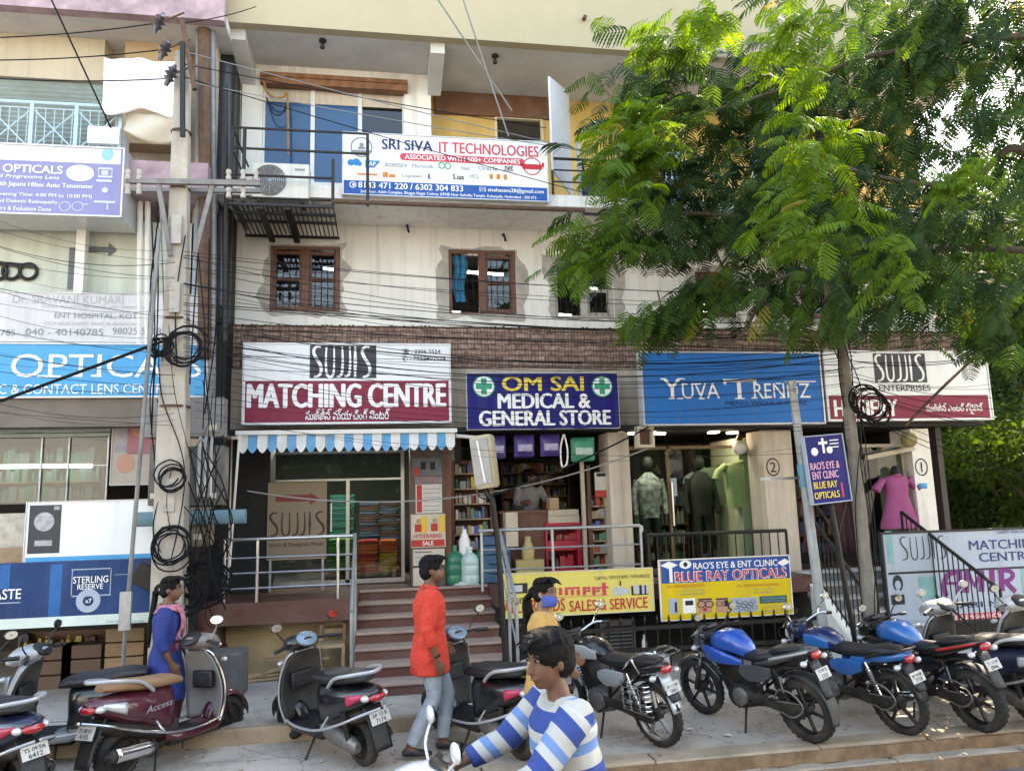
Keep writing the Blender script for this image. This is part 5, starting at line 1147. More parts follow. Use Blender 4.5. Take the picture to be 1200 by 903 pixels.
# ================================================================== BALCONY CAGE WITH AC
Yc = 9.72
zc0 = at(330, 238, Y=Yc).z; xc0 = at(270, 238, Y=Yc).x; xc1 = at(390, 240, Y=Yc).x
cg = thing('balcony_cage', 'rusty black iron cage balcony carrying the air conditioner', 'balcony railing', (xc0, Yc, zc0)); H1 = at(330, 152, Y=Yc).z-zc0
W_ = xc1-xc0; dY = YB-Yc+.9
b = MB()
for i in range(22): x = W_*i/21; b.beam((x, 0, 0), (x, dY, 0), .014, .02)
for y in (0, .3, .6, dY): b.beam((-.02, y, -.03), (W_+.02, y, -.03), .035, .035)
b.build('floor_grating', M_black, cg)
for x in (W_*.28, W_*.55): b = MB(); b.beam((x, 0, -.06), (x, dY, -.1), .08, .05); b.build('support_bracket', M_black, cg)
for z in (H1, H1*.72, H1*.36, .06):
    b = MB(); b.tube([V(0, 0, z), V(W_*(1.35 if z > .5 else 1), 0, z)], .016, 6); b.build('rail', M_black, cg)
    b = MB(); b.tube([V(0, 0, z), V(0, dY, z)], .014, 6); b.build('side_rail', M_black, cg)
for x, z in ((0, H1), (W_*.12, H1), (W_, H1*.62), (W_*1.35, H1)):
    b = MB(); b.box(x-.02, x+.02, -.02, .02, .0, z); b.build('post', M_black, cg)
b = MB(); b.tube([V(W_, 0, .05), V(W_+3.35, -.05, .03)], .03, 6); b.build('long_beam', M_rust, cg)
x0, x1, z0, z1 = px(295, 191, 362, 233, 9.85); O = V((x0+x1)/2, 9.85, z0); ac = thing('air_conditioner', 'white outdoor air conditioner unit on the balcony cage', 'air conditioner', O); W2, H2 = (x1-x0)/2, z1-z0
b = MB(); b.box(-W2, W2, 0, .3, 0, H2); b.build('casing', mat('ac_casing', (.62, .62, .58), .45, var=.05, dirt=(.4, .38, .33), dscale=4, damt=.4, streak=True), ac, bevel=.012)
b = MB(); cx = -W2*.38; r = H2*.42
for k in range(1, 9): b.torus((cx, -.012, H2/2), (0, 1, 0), r*k/8, .006, 28, 4)
for k in range(12): a = math.pi*2*k/12; b.tube([V(cx, -.012, H2/2), V(cx+r*math.cos(a), -.012, H2/2+r*math.sin(a))], .004, 4)
b.build('fan_grille', M_galv, ac)
b = MB(); disc(b, cx, H2/2, r, -.003, 28); b.build('fan_opening', mat('fan_dark', (.16, .16, .16), .6), ac)
b = MB(); rectf(b, W2*.5, W2*.86, H2*.8, H2*.86, -.003); b.build('badge', C_grey, ac)
b = MB(); b.box(-W2*.8, -W2*.7, 0, .3, -.04, 0); b.box(W2*.7, W2*.8, 0, .3, -.04, 0); b.build('foot', M_black, ac)
# angled white board at the right end of the balcony
a = at(646, 199, Y=9.95); c = at(668, 196, Y=10.85); zt = at(665, 108, Y=10.85).z; b = MB()
b.add([a, V(c.x, c.y, a.z-.02), V(c.x, c.y, zt), V(a.x, a.y, zt-.3), a+V(.03, 0, 0), V(c.x+.03, c.y, a.z-.02), V(c.x+.03, c.y, zt), V(a.x+.03, a.y, zt-.3)], [(0, 1, 2, 3), (7, 6, 5, 4), (0, 4, 5, 1), (1, 5, 6, 2), (2, 6, 7, 3), (3, 7, 4, 0)], False)
mk(b, 'angled_board', 'white board standing edge on at the right end of the balcony banner', 'board', flat('angled_board_white', (.62, .64, .68), .5, var=.06))
Yr = 9.98; x0 = at(648, 220, Y=Yr).x; zt = at(655, 186, Y=Yr).z; zb_ = 6.44
railing('balcony_railing', 'black balcony railing right of the white banner', [V(x0, Yr, zt), V(x0+3.6, Yr, zt)], [(V(x0+i*.45, Yr, zb_), V(x0+i*.45, Yr, zt)) for i in range(9)], [(V(x0, Yr, zb_+(zt-zb_)*f), V(x0+3.6, Yr, zb_+(zt-zb_)*f)) for f in (.35, .68)], M_black, .02, .012)
b = MB(); x0, x1, z0, z1 = px(682, 205, 725, 252, 10.2); b.box(x0, x1, 10.2, 10.24, z0, z1); o = mk(b, 'dark_board', 'dark framed board on the balcony behind the leaves', 'board', flat('slate_board', (.06, .07, .11), .4, var=.2))
b = MB(); b.box(x0-.04, x0-.002, 10.19, 10.25, z0-.1, z1+.5); b.box(x1+.002, x1+.04, 10.19, 10.25, z0-.1, z1+.5); b.build('frame', C_paleb, o)
# ================================================================== LEFT BUILDING
lb = thing('optician_building', 'older building with shutters, pink ledges and pale green wall', 'building', (-6, 10.3, 0))
O = V(-6, 10.3, 0); YL2 = 10.3; XL1 = at(243, 430, Y=YL2).x; XL0 = -14
def lp(b, name, m, **k): return put(b, name, m, lb, O, **k)
z_ = lambda qy, qx=100, Y=YL2: at(qx, qy, Y=Y).z
b = MB(); b.box(XL0, XL1+.02, YL2, YL2+.25, z_(400), z_(258)); lp(b, 'wall', M_greenw)
b = MB(); b.box(XL0, XL1-.05, YL2+.3, YL2+.5, z_(230), z_(10)+.3); b.box(XL1-.25, XL1, YL2, YL2+5, 0, 9.2); b.box(XL0, XL1, YL2+5, YL2+5.1, 0, 11); lp(b, 'rear_wall', M_beige)
zsl = z_(200, 200, 9.75); b = MB(); b.box(XL0, XL1+.05, 9.75, YL2+.6, zsl-.28, zsl+.12); lp(b, 'balcony_ledge', M_pink)
zt = z_(14, 120, 9.7); b = MB(); b.box(XL0, XL1+.2, 9.7, 9.85, zt, zt+1.6); lp(b, 'parapet', M_pink)
b = MB(); b.box(XL0, XL1+.2, 9.852, YL2+2, zt+.003, zt+.15); lp(b, 'overhang', M_soffit)
b = MB(); x0, x1, z0, z1 = px(-90, 60, 121, 89, YL2); b.box(XL0, x1, YL2+.02, YL2+.3, z0, zt); lp(b, 'upper_wall', mat('warm_plaster', (.52, .44, .33), .85, var=.1, vscale=2, dirt=(.3, .26, .2), dscale=2, damt=.4, streak=True))
# roller shutter slats
b = MB(); x0, x1, z0, z1 = px(-90, 89, 124, 168, YL2+.1); k = 0; zz = z0
while zz < z1: b.add([V(x0, YL2+.1, zz), V(x1, YL2+.1, zz), V(x1, YL2+.075, zz+.03), V(x0, YL2+.075, zz+.03), V(x1, YL2+.1, zz+.065), V(x0, YL2+.1, zz+.065)], [(0, 1, 2, 3), (3, 2, 4, 5)], False); zz += .065
lp(b, 'roller_shutter', M_shut)
b = MB(); x0, x1, z0, z1 = px(143, 60, 212, 168, YL2); b.box(x0, x1, YL2+.02, YL2+.3, z0, zt); lp(b, 'ochre_pier', mat('tan_plaster', (.44, .32, .19), .85, var=.15, vscale=2, dirt=(.25, .2, .14), dscale=2, damt=.4))
# ground storey
b = MB(); b.box(XL0, XL1-.03, 10.05, 10.3, z_(500, 60, 10.05), z_(465, 60, 10.05)); lp(b, 'shutter_box', mat('brown_shutter_box', (.16, .13, .11), .6, var=.2, vscale=3))
b = MB(); zz = z_(512, 60, 10.4); zt2 = z_(488, 60, 10.4)
while zz < zt2: b.box(XL0, at(130, 500, Y=10.4).x, 10.38, 10.42, zz, zz+.045); zz += .06
lp(b, 'half_shutter', M_shut)
b = MB(); b.box(XL0, XL1-.26, 13.5, 13.6, -.2, 4); b.box(XL0, XL1-.26, 10.6, 13.5, 1.7, 1.8); b.box(XL0, XL1-.26, 10.5, 13.5, 3.6, 3.7); lp(b, 'room', M_innerd)
b = MB(); x0, x1, z0, z1 = px(-60, 512, 126, 590, 10.45); b.box(x0, x1, 10.45, 10.456, z0, z1); lp(b, 'shop_glass', glass('teal_glass', (.38, .52, .50), .05))
b = MB()
for q in (-20, 48, 80, 126): xx = at(q, 550, Y=10.44).x; b.box(xx-.009, xx+.009, 10.42, 10.449, z0, z1)
zz = z_(546, 60, 10.44); b.box(x0, x1, 10.425, 10.448, zz-.008, zz+.008); lp(b, 'glass_mullion', M_galv)
b = MB(); b.box(XL0, at(190, 600, Y=9.6).x, 9.62, 10.5, z_(659, 60, 9.6), z_(640, 60, 9.6)); lp(b, 'fascia_ledge', M_wood2)
b = MB(); b.box(XL0, at(30, 600, Y=9.75).x, 9.75, 9.8, z_(645, 20, 9.75), z_(601, 20, 9.75)); lp(b, 'glass_counter', mat('counter_cream', (.5, .46, .38), .6, var=.3, vscale=9))
b = MB(); xx = at(178, 760, Y=9.9).x; b.box(xx, XL1+.05, 9.9, 10.5, .1, z_(560, 200, 9.9)); lp(b, 'end_pier', M_dark)
rack((-60, 522, 122, 588), 11.4, 3, .3, 'glass spectacle shelves inside the left shop', ms=[GM[5], mat('goods_teal', (.12, .2, .19), .5), GM[4]])
p = at(60, 560, Y=11.2); b = MB(); b.tube([V(p.x-1.2, 11.2, z_(545, 60, 11.2)), V(p.x+.5, 11.2, z_(546, 80, 11.2))], .025, 8); mk(b, 'tube_light', 'lit fluorescent tube in the left shop window', 'tube light', M_tube)
for k, (qx, w_) in enumerate(((145, 'crate of bottles'), (95, 'crate stack'), (60, 'crate'))):
    p = at(qx, 775, Y=10.4); b = MB(); 
    for j in range(3 if k else 4): b.box(p.x-.22, p.x+.22, 10.4, 10.7, .14+j*.17, .14+j*.17+.15)
    mk(b, 'bottle_crate', ('pale wooden crates stacked in the dark liquor shop, right pile', 'dark bottle crates in the middle of the dark liquor shop', 'dark bottle crates at the left of the dark liquor shop')[k], 'crates', M_wood2 if k == 0 else GM[7])
rack((20, 742, 140, 790), 11.2, 2, .3, 'bottle shelf in the dim liquor shop under the blue fascia', ms=[GM[1], GM[6], GM[7], GM[5]])
# pale blue balcony railing
Yr = 9.78; zt = z_(122, 70, Yr); zb_ = zsl+.12
root = thing('balcony_railing', 'pale blue balcony railing with crossed bars at the upper left', 'railing', (XL0, Yr, zb_)); M_pb = mat('pale_blue_paint', (.42, .58, .64), .5, var=.1)
xr0, xr1 = at(-70, 130, Y=Yr).x-XL0, at(142, 130, Y=Yr).x-XL0; h = zt-zb_
b = MB(); b.tube([V(xr0, 0, h), V(xr1, 0, h)], .025, 8); b.build('top_rail', M_pb, root)
n = 4
for i in range(n+1):
    x = xr1-(xr1-xr0)*i/n; b = MB(); b.box(x-.022, x+.022, -.02, .02, 0, h); b.build('post', M_pb, root)
    if i < n:
        x2 = xr1-(xr1-xr0)*(i+1)/n; b = MB(); b.tube([V(x, 0, .1), V(x2, 0, h*.9)], .01, 5); b.tube([V(x, .01, h*.9), V(x2, .01, .1)], .01, 5); b.tube([V(x, 0, .1), V(x2, 0, .1)], .01, 5); b.tube([V(x, 0, h*.9), V(x2, 0, h*.9)], .01, 5)
        for u in (.1, .3, .5, .7, .9): b.tube([V(x+(x2-x)*u, 0, .1), V(x+(x2-x)*u, 0, h*.9)], .006, 5)
        b.build('cross_bar', M_pb, root)
# white cloth sheet hung at the balcony end
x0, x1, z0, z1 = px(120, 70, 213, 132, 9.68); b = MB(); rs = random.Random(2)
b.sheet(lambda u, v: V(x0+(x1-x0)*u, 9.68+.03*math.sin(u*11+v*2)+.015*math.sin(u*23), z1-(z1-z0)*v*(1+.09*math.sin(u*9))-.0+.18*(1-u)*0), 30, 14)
mk(b, 'white_sheet', 'bright white plastic sheet hung behind the pole top', 'sheet', mat('white_sheet_cloth', (.82, .82, .82), .7, var=.04), solid=.004)  # white cloth, kept bright in place of the sun on it
x0, x1, z0, z1 = px(146, 132, 213, 168, 9.72); b = MB(); b.sheet(lambda u, v: V(x0+(x1-x0)*u, 9.72+.05*math.sin(u*5+v*4), z1-(z1-z0)*v*(.65+.35*math.sin(u*3.0))), 22, 10)
mk(b, 'beige_sheet', 'sagging beige sheet tied below the white one', 'sheet', mat('beige_sheet_cloth', (.58, .52, .42), .8, var=.1), solid=.004)
b = MB(); x0, x1, z0, z1 = px(102, 148, 140, 168, 9.72); b.box(x0, x1, 9.72, 10.1, z0, z1); mk(b, 'white_carton', 'white box standing behind the lavender light box', 'box', C_text, bevel=.01)
# spectacles relief and grey sign on the green wall
b = MB()
for c in (-2, 13, 33): p = at(c, 318, Y=YL2-.03); b.torus((p.x, YL2-.03, p.z), (0, 1, .0), .1, .022, 24, 8)
p = at(3, 309, Y=YL2-.03); q = at(40, 312, Y=YL2-.03); b.beam((p.x-.3, YL2-.03, p.z+.02), (q.x, YL2-.03, q.z), .03, .05)
mk(b, 'spectacles_sign', 'big black spectacles emblem on the pale green wall', 'emblem', M_black)
b = MB(); x0, x1, z0, z1 = px(80, 290, 92, 338, YL2-.02); b.box(x0, x1, YL2-.02, YL2-.002, z0, z1); x0, x1, z0, z1 = px(92.5, 289, 127, 295, YL2-.02); b.box(x0, x1, YL2-.02, YL2-.002, z0, z1); b.add([V(x1, YL2-.02, z0-.06), V(x1+.1, YL2-.02, (z0+z1)/2), V(x1, YL2-.02, z1+.06)], [(0, 1, 2)], False); mk(b, 'arrow_bracket', 'grey bent arrow on the pale green wall', 'arrow', mat('arrow_grey', (.12, .14, .16), .6, var=.2))
for qx, w_, lab in ((97, 10, 'white square post behind the clinic board'), (163, 7, 'white slim pipe left of the concrete pole'), (172, 6, 'cream drain pipe nearest the concrete pole')):
    b = MB(); a = at(qx, 258, Y=10.12); c = at(qx, 345 if qx == 97 else 470, Y=10.12)
    if qx == 97: b.box(a.x-.05, a.x+.06, 10.08, 10.2, c.z, a.z+.2)
    else: b.tube([a+V(0, 0, .3), c], .035, 8)
    mk(b, 'wall_pipe' if qx != 97 else 'square_post', lab, 'pipe' if qx != 97 else 'post', M_white)
# gap between the buildings: big black duct and pipes
b = MB(); p = at(258, 280, Y=10.6); z0, z1 = z_(372, 258, 10.6), z_(205, 258, 10.6); b.tube(catm([V(p.x, 10.6, z1+1.6), V(p.x, 10.6, z0+.25), V(p.x-.02, 10.55, z0+.05), V(p.x-.08, 10.4, z0)]), .16, 14); mk(b, 'black_duct', 'thick black duct in the gap between the two buildings', 'duct', mat('black_plastic', (.03, .032, .036), .35, var=.2))
b = MB(); p = at(262, 60, Y=10.4); b.box(p.x-.14, p.x+.13, 10.5, 12, 0, 11); mk(b, 'gap_wall', 'dark wall strip filling the gap between the buildings', 'wall', M_dark)  # plain near-black strip between the two buildings
M_eb0 = mat('grey_pipe', (.2, .2, .2), .5, .2, var=.3, vscale=4, dirt=(.09, .08, .07), dscale=3, damt=.6)
for k, (qx, r_, m, y0, y1) in enumerate(((240, .09, M_rust, 20, 420), (249, .04, M_eb0, 0, 480), (231, .025, M_eb0, 15, 330), (264, .03, M_black, 100, 400))):
    a = at(qx, y0, Y=9.95); c = at(qx, y1, Y=9.95); b = MB(); b.tube([a, (a+c)/2+V(.01, .02, 0), c], r_, 8); mk(b, 'vertical_pipe', ('thick rusty pipe rising beside the concrete pole', 'grey galvanised pipe at the building gap', 'thin white pipe near the pole top', 'thin black pipe at the corner of the cream building')[k], 'pipe', m)
# blue-white end panel next to the duct
b = MB(); x0, x1, z0, z1 = px(226, 230, 246, 372, 10.2); b.box(x0, x1, 10.2, 10.25, z0, z1); mk(b, 'pale_panel', 'pale blue white panel right of the concrete pole', 'panel', C_paleb)
# ---- electrical boxes behind the pole
def ebox(rect, Y, d, m, label, name='meter_box', slots=0):
    x0, x1, z0, z1 = px(*rect, Y); O = V((x0+x1)/2, Y, z0); root = thing(name, label, 'electrical box', O)
    b = MB(); b.box(x0, x1, Y, Y+d, z0, z1); put(b, 'casing', m, root, O, bevel=.012)
    b = MB(); b.box(x0+.03, x1-.03, Y-.012, Y, z0+.04, z1-.04); put(b, 'door', m, root, O, bevel=.006)
    for k in range(slots):
        xx = x0+(x1-x0)*(.3+.17*k); b = MB(); b.tube([V(xx, Y-.03, z0+.1), V(xx, Y-.03, z1-.05), V(xx, Y+.02, z1+.1)], .022, 6); put(b, 'conduit', M_galv, root, O)
    b = MB(); xx = x1-.12; b.box(xx-.05, xx+.05, Y-.018, Y-.013, z0+.08, z0+.14); put(b, 'label_plate', P_cream, root, O)
M_eb = mat('old_grey_box', (.13, .125, .12), .6, .2, var=.25, vscale=4, dirt=(.07, .06, .05), dscale=3, damt=.6)
ebox((221, 522, 262, 592), 9.35, .3, M_eb, 'large dark electrical box with conduits right of the concrete pole', slots=3)
ebox((174, 520, 196, 592), 9.4, .25, M_eb, 'dark electrical box left of the concrete pole')
ebox((170, 465, 262, 512), 9.5, .25, mat('weathered_grey', (.25, .25, .25), .6, .2, var=.3, vscale=3, dirt=(.1, .1, .1), dscale=2, damt=.6), 'wide weathered grey distribution box under the sky blue sign')
ebox((222, 594, 246, 640), 9.3, .25, mat('rusty_beige_box', (.22, .18, .14), .7, var=.3, vscale=5), 'rusty beige electrical box below the conduits')
b = MB(); x0, x1, z0, z1 = px(160, 598, 288, 615, 9.25); b.loft([(x0, 9.25, (z0+z1)/2, .07, (z1-z0)/2, 4), (x1, 9.25, (z0+z1)/2, .07, (z1-z0)/2, 4)], 12); mk(b, 'blue_trunking', 'weathered blue steel channel crossing behind the concrete pole', 'channel', mat('weathered_blue', (.10, .22, .28), .7, var=.3, vscale=4, dirt=(.2, .16, .12), dscale=4, damt=.5))
p = at(175, 675, Y=9.1); b = MB(); M_ = Matrix.Translation(p) @ Matrix.Rotation(.5, 4, 'Y'); b.box(-.16, .16, -.05, .05, -.13, .1, M_); mk(b, 'junction_box', 'tilted black junction box at the foot of the pole', 'electrical box', M_black, bevel=.01)
b = MB(); x0, x1, z0, z1 = px(240, 765, 284, 825, 9.3); b.box(x0, x1, 9.3, 9.7, .14, z1); mk(b, 'concrete_block', 'dark concrete block at the kerb side beside the plinth', 'block', mat('dark_concrete', (.12, .115, .11), .9, var=.3, vscale=5, bump=.3), bevel=.02)
# ================================================================== TWO-WHEELERS
M_tyre = mat('tyre_rubber', (.016, .015, .015), .85, var=.2, vscale=9, dirt=(.10, .085, .07), dscale=5, damt=.65)
M_rim = mat('black_alloy', (.022, .022, .024), .4, .6, var=.2, dirt=(.16, .13, .1), dscale=7, damt=.5)
M_rims = mat('silver_rim', (.38, .38, .38), .4, .8, var=.15, dirt=(.2, .17, .14), dscale=7, damt=.5)
M_plas = mat('black_plastic_trim', (.012, .012, .013), .5, var=.15, vscale=8, dirt=(.06, .055, .05), dscale=4, damt=.4)
M_seat = mat('black_seat', (.012, .012, .015), .45, var=.2, vscale=9, bump=.15, bscale=150, dirt=(.06, .055, .05), dscale=3, damt=.35)
M_eng = mat('engine_alloy', (.24, .23, .22), .5, .7, var=.25, vscale=9, dirt=(.09, .075, .06), dscale=6, damt=.7)
M_engd = mat('engine_dark', (.028, .026, .025), .6, .4, var=.3, vscale=9, dirt=(.13, .1, .08), dscale=6, damt=.6)
M_chrome = mat('chrome', (.72, .73, .75), .14, 1., var=.08, vscale=14)
M_plate = mat('number_plate', (.58, .57, .53), .5, var=.08, dirt=(.33, .3, .26), dscale=8, damt=.5)
M_mirror = mat('mirror_glass', (.9, .92, .95), .03, 1.); M_mird = mat('dark_reflection_mirror_glass', (.16, .17, .18), .25, 1.)  # darker mirror tint stands in for a dark reflection
M_lens = mat('clear_lens', (.58, .6, .62), .12, .2, spec=.8); M_tail = mat('tail_lens_red', (.42, .015, .02), .15, spec=.8, coat=.5); M_amber = mat('amber_lens', (.6, .22, .03), .2)
M_silver = mat('silver_plastic', (.46, .47, .49), .35, .4, var=.08)
def paint(n, c): return mat('paint_'+n, c, .28, 0, var=.08, vscale=6, coat=.7, dirt=(.16, .14, .12), dscale=2.6, damt=.32, dlo=.5, dhi=.8)
ROTX = Matrix.Rotation(R(90), 4, 'X')
def wheel(root, x, Rw, tr, m_rim, spokes=6, solid=False, wide=.05, disc_=0):
    w = MB(); prof = []
    for k in range(15):
        a = math.pi*(-.62+1.24*k/14); prof.append((Rw-tr+tr*math.cos(a)*1.0, wide*math.sin(a)))
    Mx = Matrix.Translation((x, 0, Rw)) @ ROTX
    w.lathe(prof, 40, Mx)
    for k in range(30):                                       # tread blocks
        a = math.pi*2*k/30
        for sg in (-1, 1):
            Mt = Matrix.Translation((x, 0, Rw)) @ Matrix.Rotation(a, 4, 'Y') @ Matrix.Translation((0, sg*wide*.35, Rw-.003)) @ Matrix.Rotation(.4*sg, 4, 'Z'); w.box(-.011, .011, -wide*.27, wide*.27, -.006, .0005, Mt)
    t = w.build('wheel', M_tyre, root)
    ri = Rw-tr*1.35; r = MB()
    r.lathe([(ri+.014, -wide*.66), (ri+.004, -wide*.6), (ri-.012, -wide*.25), (ri-.012, wide*.25), (ri+.004, wide*.6), (ri+.014, wide*.66)], 32, Mx)
    if solid:
        r.lathe([(.0, -.035), (.05, -.035), (ri*.55, -.02), (ri-.01, -.03), (ri-.01, .03), (ri*.55, .02), (.05, .035), (0, .035)], 24, Mx)
    else:
        for k in range(spokes):
            a = math.pi*2*k/spokes+.2; c, s_ = math.cos(a), math.sin(a)
            r.beam((x+c*.03, 0, Rw+s_*.03), (x+c*(ri-.006), 0, Rw+s_*(ri-.006)), .022, .03, up=(0, 1, 0))
    r.build('rim', m_rim, t)
    h = MB(); h.lathe([(0, -.055), (.03, -.055), (.06, -.04), (.06, .04), (.03, .055), (0, .055)], 16, Mx); h.tube([V(x, -.1, Rw), V(x, .1, Rw)], .012, 8); h.build('hub', M_engd, t)
    if disc_:
        d = MB(); d.lathe([(disc_*.55, .058), (disc_, .058), (disc_, .064), (disc_*.55, .064), (disc_*.55, .058)], 28, Mx); d.build('brake_disc', M_steel, t)
    return t
def fender(root, x, z, Rr, wd, a0, a1, m, name='front_fender', flare=.5):
    b = MB()
    def P(u, v):
        a = R(a0+(a1-a0)*u); t = (v*2-1); taper = 1-.35*max(0, abs(u-.5)*2-.6)/.4
        rr = Rr-flare*wd*t*t*.6; return V(x+rr*math.cos(a), wd*t*taper, z+rr*math.sin(a))
    b.sheet(P, 18, 8); return b.build(name, m, root, solid=.008)
def mirror(root, base, tip, m=M_plas, face=(-1, 0, .1), big=1., gl=None):
    b = MB(); b.tube(catm([base, base*.5+tip*.5+V(.02, 0, .0), tip], 4), .007, 6); d = Vector(face).normalized(); Mq = d.to_track_quat('Z', 'Y').to_matrix(); 
    b.ball(tip+V(0, 0, .035), (.062*big, .042*big, .02), 14, 8, Mq); o = b.build('mirror', m, root)
    g = MB(); Mq4 = Mq.to_4x4(); Mq4.translation = tip+V(0, 0, .035)+d*.0195
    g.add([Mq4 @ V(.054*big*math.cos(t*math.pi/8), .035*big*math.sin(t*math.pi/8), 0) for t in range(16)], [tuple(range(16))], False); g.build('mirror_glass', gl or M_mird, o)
def plate(root, c, tilt, txt, w=.2, h=.105, m=M_plate):
    Mp = Matrix.Translation(c) @ Matrix.Rotation(R(-90), 4, 'Z') @ Matrix.Rotation(tilt, 4, 'X'); b = MB(); b.box(-w/2, w/2, 0, .006, -h/2, h/2, Mp); o = b.build('number_plate', m, root)
    t = MB(); L1, L2 = txt
    put_text(t, L1, -w*.40, w*.40, .004, h*.40, -.0015, .02, keep=True, M=Mp); put_text(t, L2, -w*.42, w*.42, -h*.42, -.006, -.0015, .02, keep=True, M=Mp); t.build('plate_lettering', C_black, o)
def place(root, rear, front, axle, sc, lean=0., Z=0., steer=None):
    a = at(*rear, Z=Z); c = at(*front, Z=Z) if front is not None else None
    d = (c-a) if steer is None else V(math.cos(R(steer)), math.sin(R(steer)), 0); d.z = 0; d.normalize()
    p = a+d*axle*sc; root.location = (p.x, p.y, Z-(.0)); root.rotation_euler = (R(-lean), 0, math.atan2(d.y, d.x)); root.scale = (sc,)*3

def scooter(label, body, inner, seatm, txt, trim=M_silver, text=None, mirror_m=M_plas, cowl=None, guard=True, rail=M_silver, panel=None, stickers=None, group=None, spd=M_plas, stand='side', glassface=(-1, 0, .1), bright=0):
    r = thing('scooter', label, 'scooter', (0, 0, 0), 0, group); cowl = cowl or body; panel = panel or body
    wheel(r, -.62, .215, .055, M_rim, solid=True, wide=.05); wheel(r, .62, .215, .055, M_rim, solid=True, wide=.048)
    b = MB(); b.tube([V(.62, .075, .215), V(.56, .07, .42), V(.45, .04, .62)], .022, 8); b.tube([V(.62, -.075, .215), V(.56, -.07, .42), V(.45, -.04, .62)], .022, 8); b.build('fork', M_engd, r)
    f = MB()
    f.sheet(lambda u, v: V(.60+.275*math.cos(R(5+165*u)), (v*2-1)*.082*(1-.5*(abs(u-.5)*2)**3), .215+.275*math.sin(R(5+165*u))-.05*(v*2-1)**2), 18, 8); f.build('front_fender', body, r, solid=.01)
    HY = lambda v: .155+.085*math.sin(math.pi*min(1, .15+.85*v)**.9)*1.0-(.03 if v > .9 else 0)
    XC = lambda v: .40+.06*math.sin(math.pi*v*.8)-.13*v*v
    ZS = lambda v: .27+.68*v
    def shield(off, k, z0=0., z1=1.):
        m = MB(); m.sheet(lambda u, v: V(XC(z0+(z1-z0)*v)-.08*(2*u-1)**2+off, HY(z0+(z1-z0)*v)*(2*u-1)*k, ZS(z0+(z1-z0)*v)), 14, 16); return m
    shield(.02, 1.).build('front_shield', body, r, solid=.03); shield(-.012, .95, .02, .97).build('inner_shield', inner, r, solid=.012)
    nose = MB(); nose.loft([(.46, 0, .60, .05, .2), (.49, 0, .62, .06, .17), (.5, 0, .62, .03, .10)], 14); nose.build('nose_panel', trim, r)
    e = MB(); pts = [V(XC(v)-.08+.012, s_*HY(v)*1.02, ZS(v)) for s_, vs in ((1, [0, .2, .4, .6, .8, .95]), (-1, [.95, .8, .6, .4, .2, 0])) for v in vs]; e.tube(catm(pts, 3), .011, 6); e.build('edge_trim', trim, r)
    b = MB(); b.box(-.14, .42, -.165, .165, .235, .275); b.build('floorboard', M_plas, r, bevel=.015)
    b = MB(); b.box(-.16, .40, -.12, .12, .17, .233); b.build('frame', M_engd, r, bevel=.01)
    b = MB(); b.loft([(-.22, 0, .27, .12, .05, 3), (-.15, 0, .245, .178, .045, 3), (.1, 0, .225, .18, .045, 3), (.34, 0, .235, .175, .05, 3), (.44, 0, .28, .15, .06, 3), (.47, 0, .33, .09, .05)], 18); b.build('floor_skirt', body, r)
    b = MB(); b.loft([(.42, 0, .35, .1, .1), (.41, 0, .5, .11, .13), (.36, 0, .62, .08, .06)], 12, ax='x'); 
    b = MB(); b.box(.30, .36, -.12, .12, .56, .72); b.build('front_pocket', M_plas, r, bevel=.02)
    b = MB(); b.loft([(-.10, 0, .47, .09, .2, 3), (-.14, 0, .48, .14, .22, 3), (-.24, 0, .51, .175, .2, 2.8), (-.42, 0, .555, .19, .165, 2.6), (-.62, 0, .595, .18, .13, 2.5), (-.80, 0, .645, .13, .085, 2.4), (-.90, 0, .67, .075, .05, 2.2), (-.93, 0, .675, .03, .02, 2)], 22); bd = b.build('body_panel', panel, r)
    b = MB(); b.loft([(.0, 0, .70, .07, .02), (-.03, 0, .715, .125, .04), (-.12, 0, .735, .155, .05, 3), (-.3, 0, .745, .165, .052, 3), (-.45, 0, .76, .165, .055, 3), (-.62, 0, .785, .145, .052, 2.8), (-.75, 0, .79, .11, .04), (-.80, 0, .785, .06, .02)], 20); b.build('seat', seatm, r)
    b = MB(); b.loft([(-.12, .06, .27, .06, .06), (-.3, .09, .26, .075, .085), (-.5, .115, .24, .06, .075), (-.68, .12, .215, .05, .07), (-.73, .12, .215, .03, .04)], 16); b.build('engine_case', M_eng, r)
    b = MB(); b.loft([(-.1, -.02, .34, .12, .08, 3), (-.3, 0, .36, .13, .1, 3), (-.5, 0, .4, .12, .08, 3), (-.72, 0, .46, .09, .07), (-.85, 0, .5, .06, .04)], 14); b.build('engine', M_engd, r)
    b = MB(); b.tube([V(-.2, -.08, .22), V(-.32, -.12, .22), V(-.4, -.14, .235)], .02, 8); b.lathe([(.02, 0), (.05, .02), (.055, .1), (.055, .4), (.045, .45), (.02, .46), (.018, .5), (0, .5)], 16, Matrix.Translation((-.36, -.15, .235)) @ Matrix.Rotation(R(-86), 4, 'Y')); ex = b.build('exhaust', M_engd, r)
    b = MB(); b.sheet(lambda u, v: V(-.42-.36*u, -.15-.064*math.sin(R(20+130*v)), .24+.025*u+.064*math.cos(R(20+130*v))), 8, 8); b.build('heat_shield', M_chrome, ex, solid=.004)
    b = MB(); b.tube([V(-.62, .14, .24), V(-.58, .15, .5)], .028, 8); b.build('shock_absorber', M_black, r)
    # handlebar head
    b = MB(); b.loft([(.15, 0, 1.02, .06, .025), (.18, 0, 1.01, .12, .05), (.24, 0, 1.0, .165, .075, 2.6), (.32, 0, .99, .17, .085, 2.6), (.40, 0, .975, .14, .08), (.46, 0, .955, .09, .055), (.485, 0, .945, .04, .025)], 20); hd = b.build('handlebar_cowl', cowl, r)
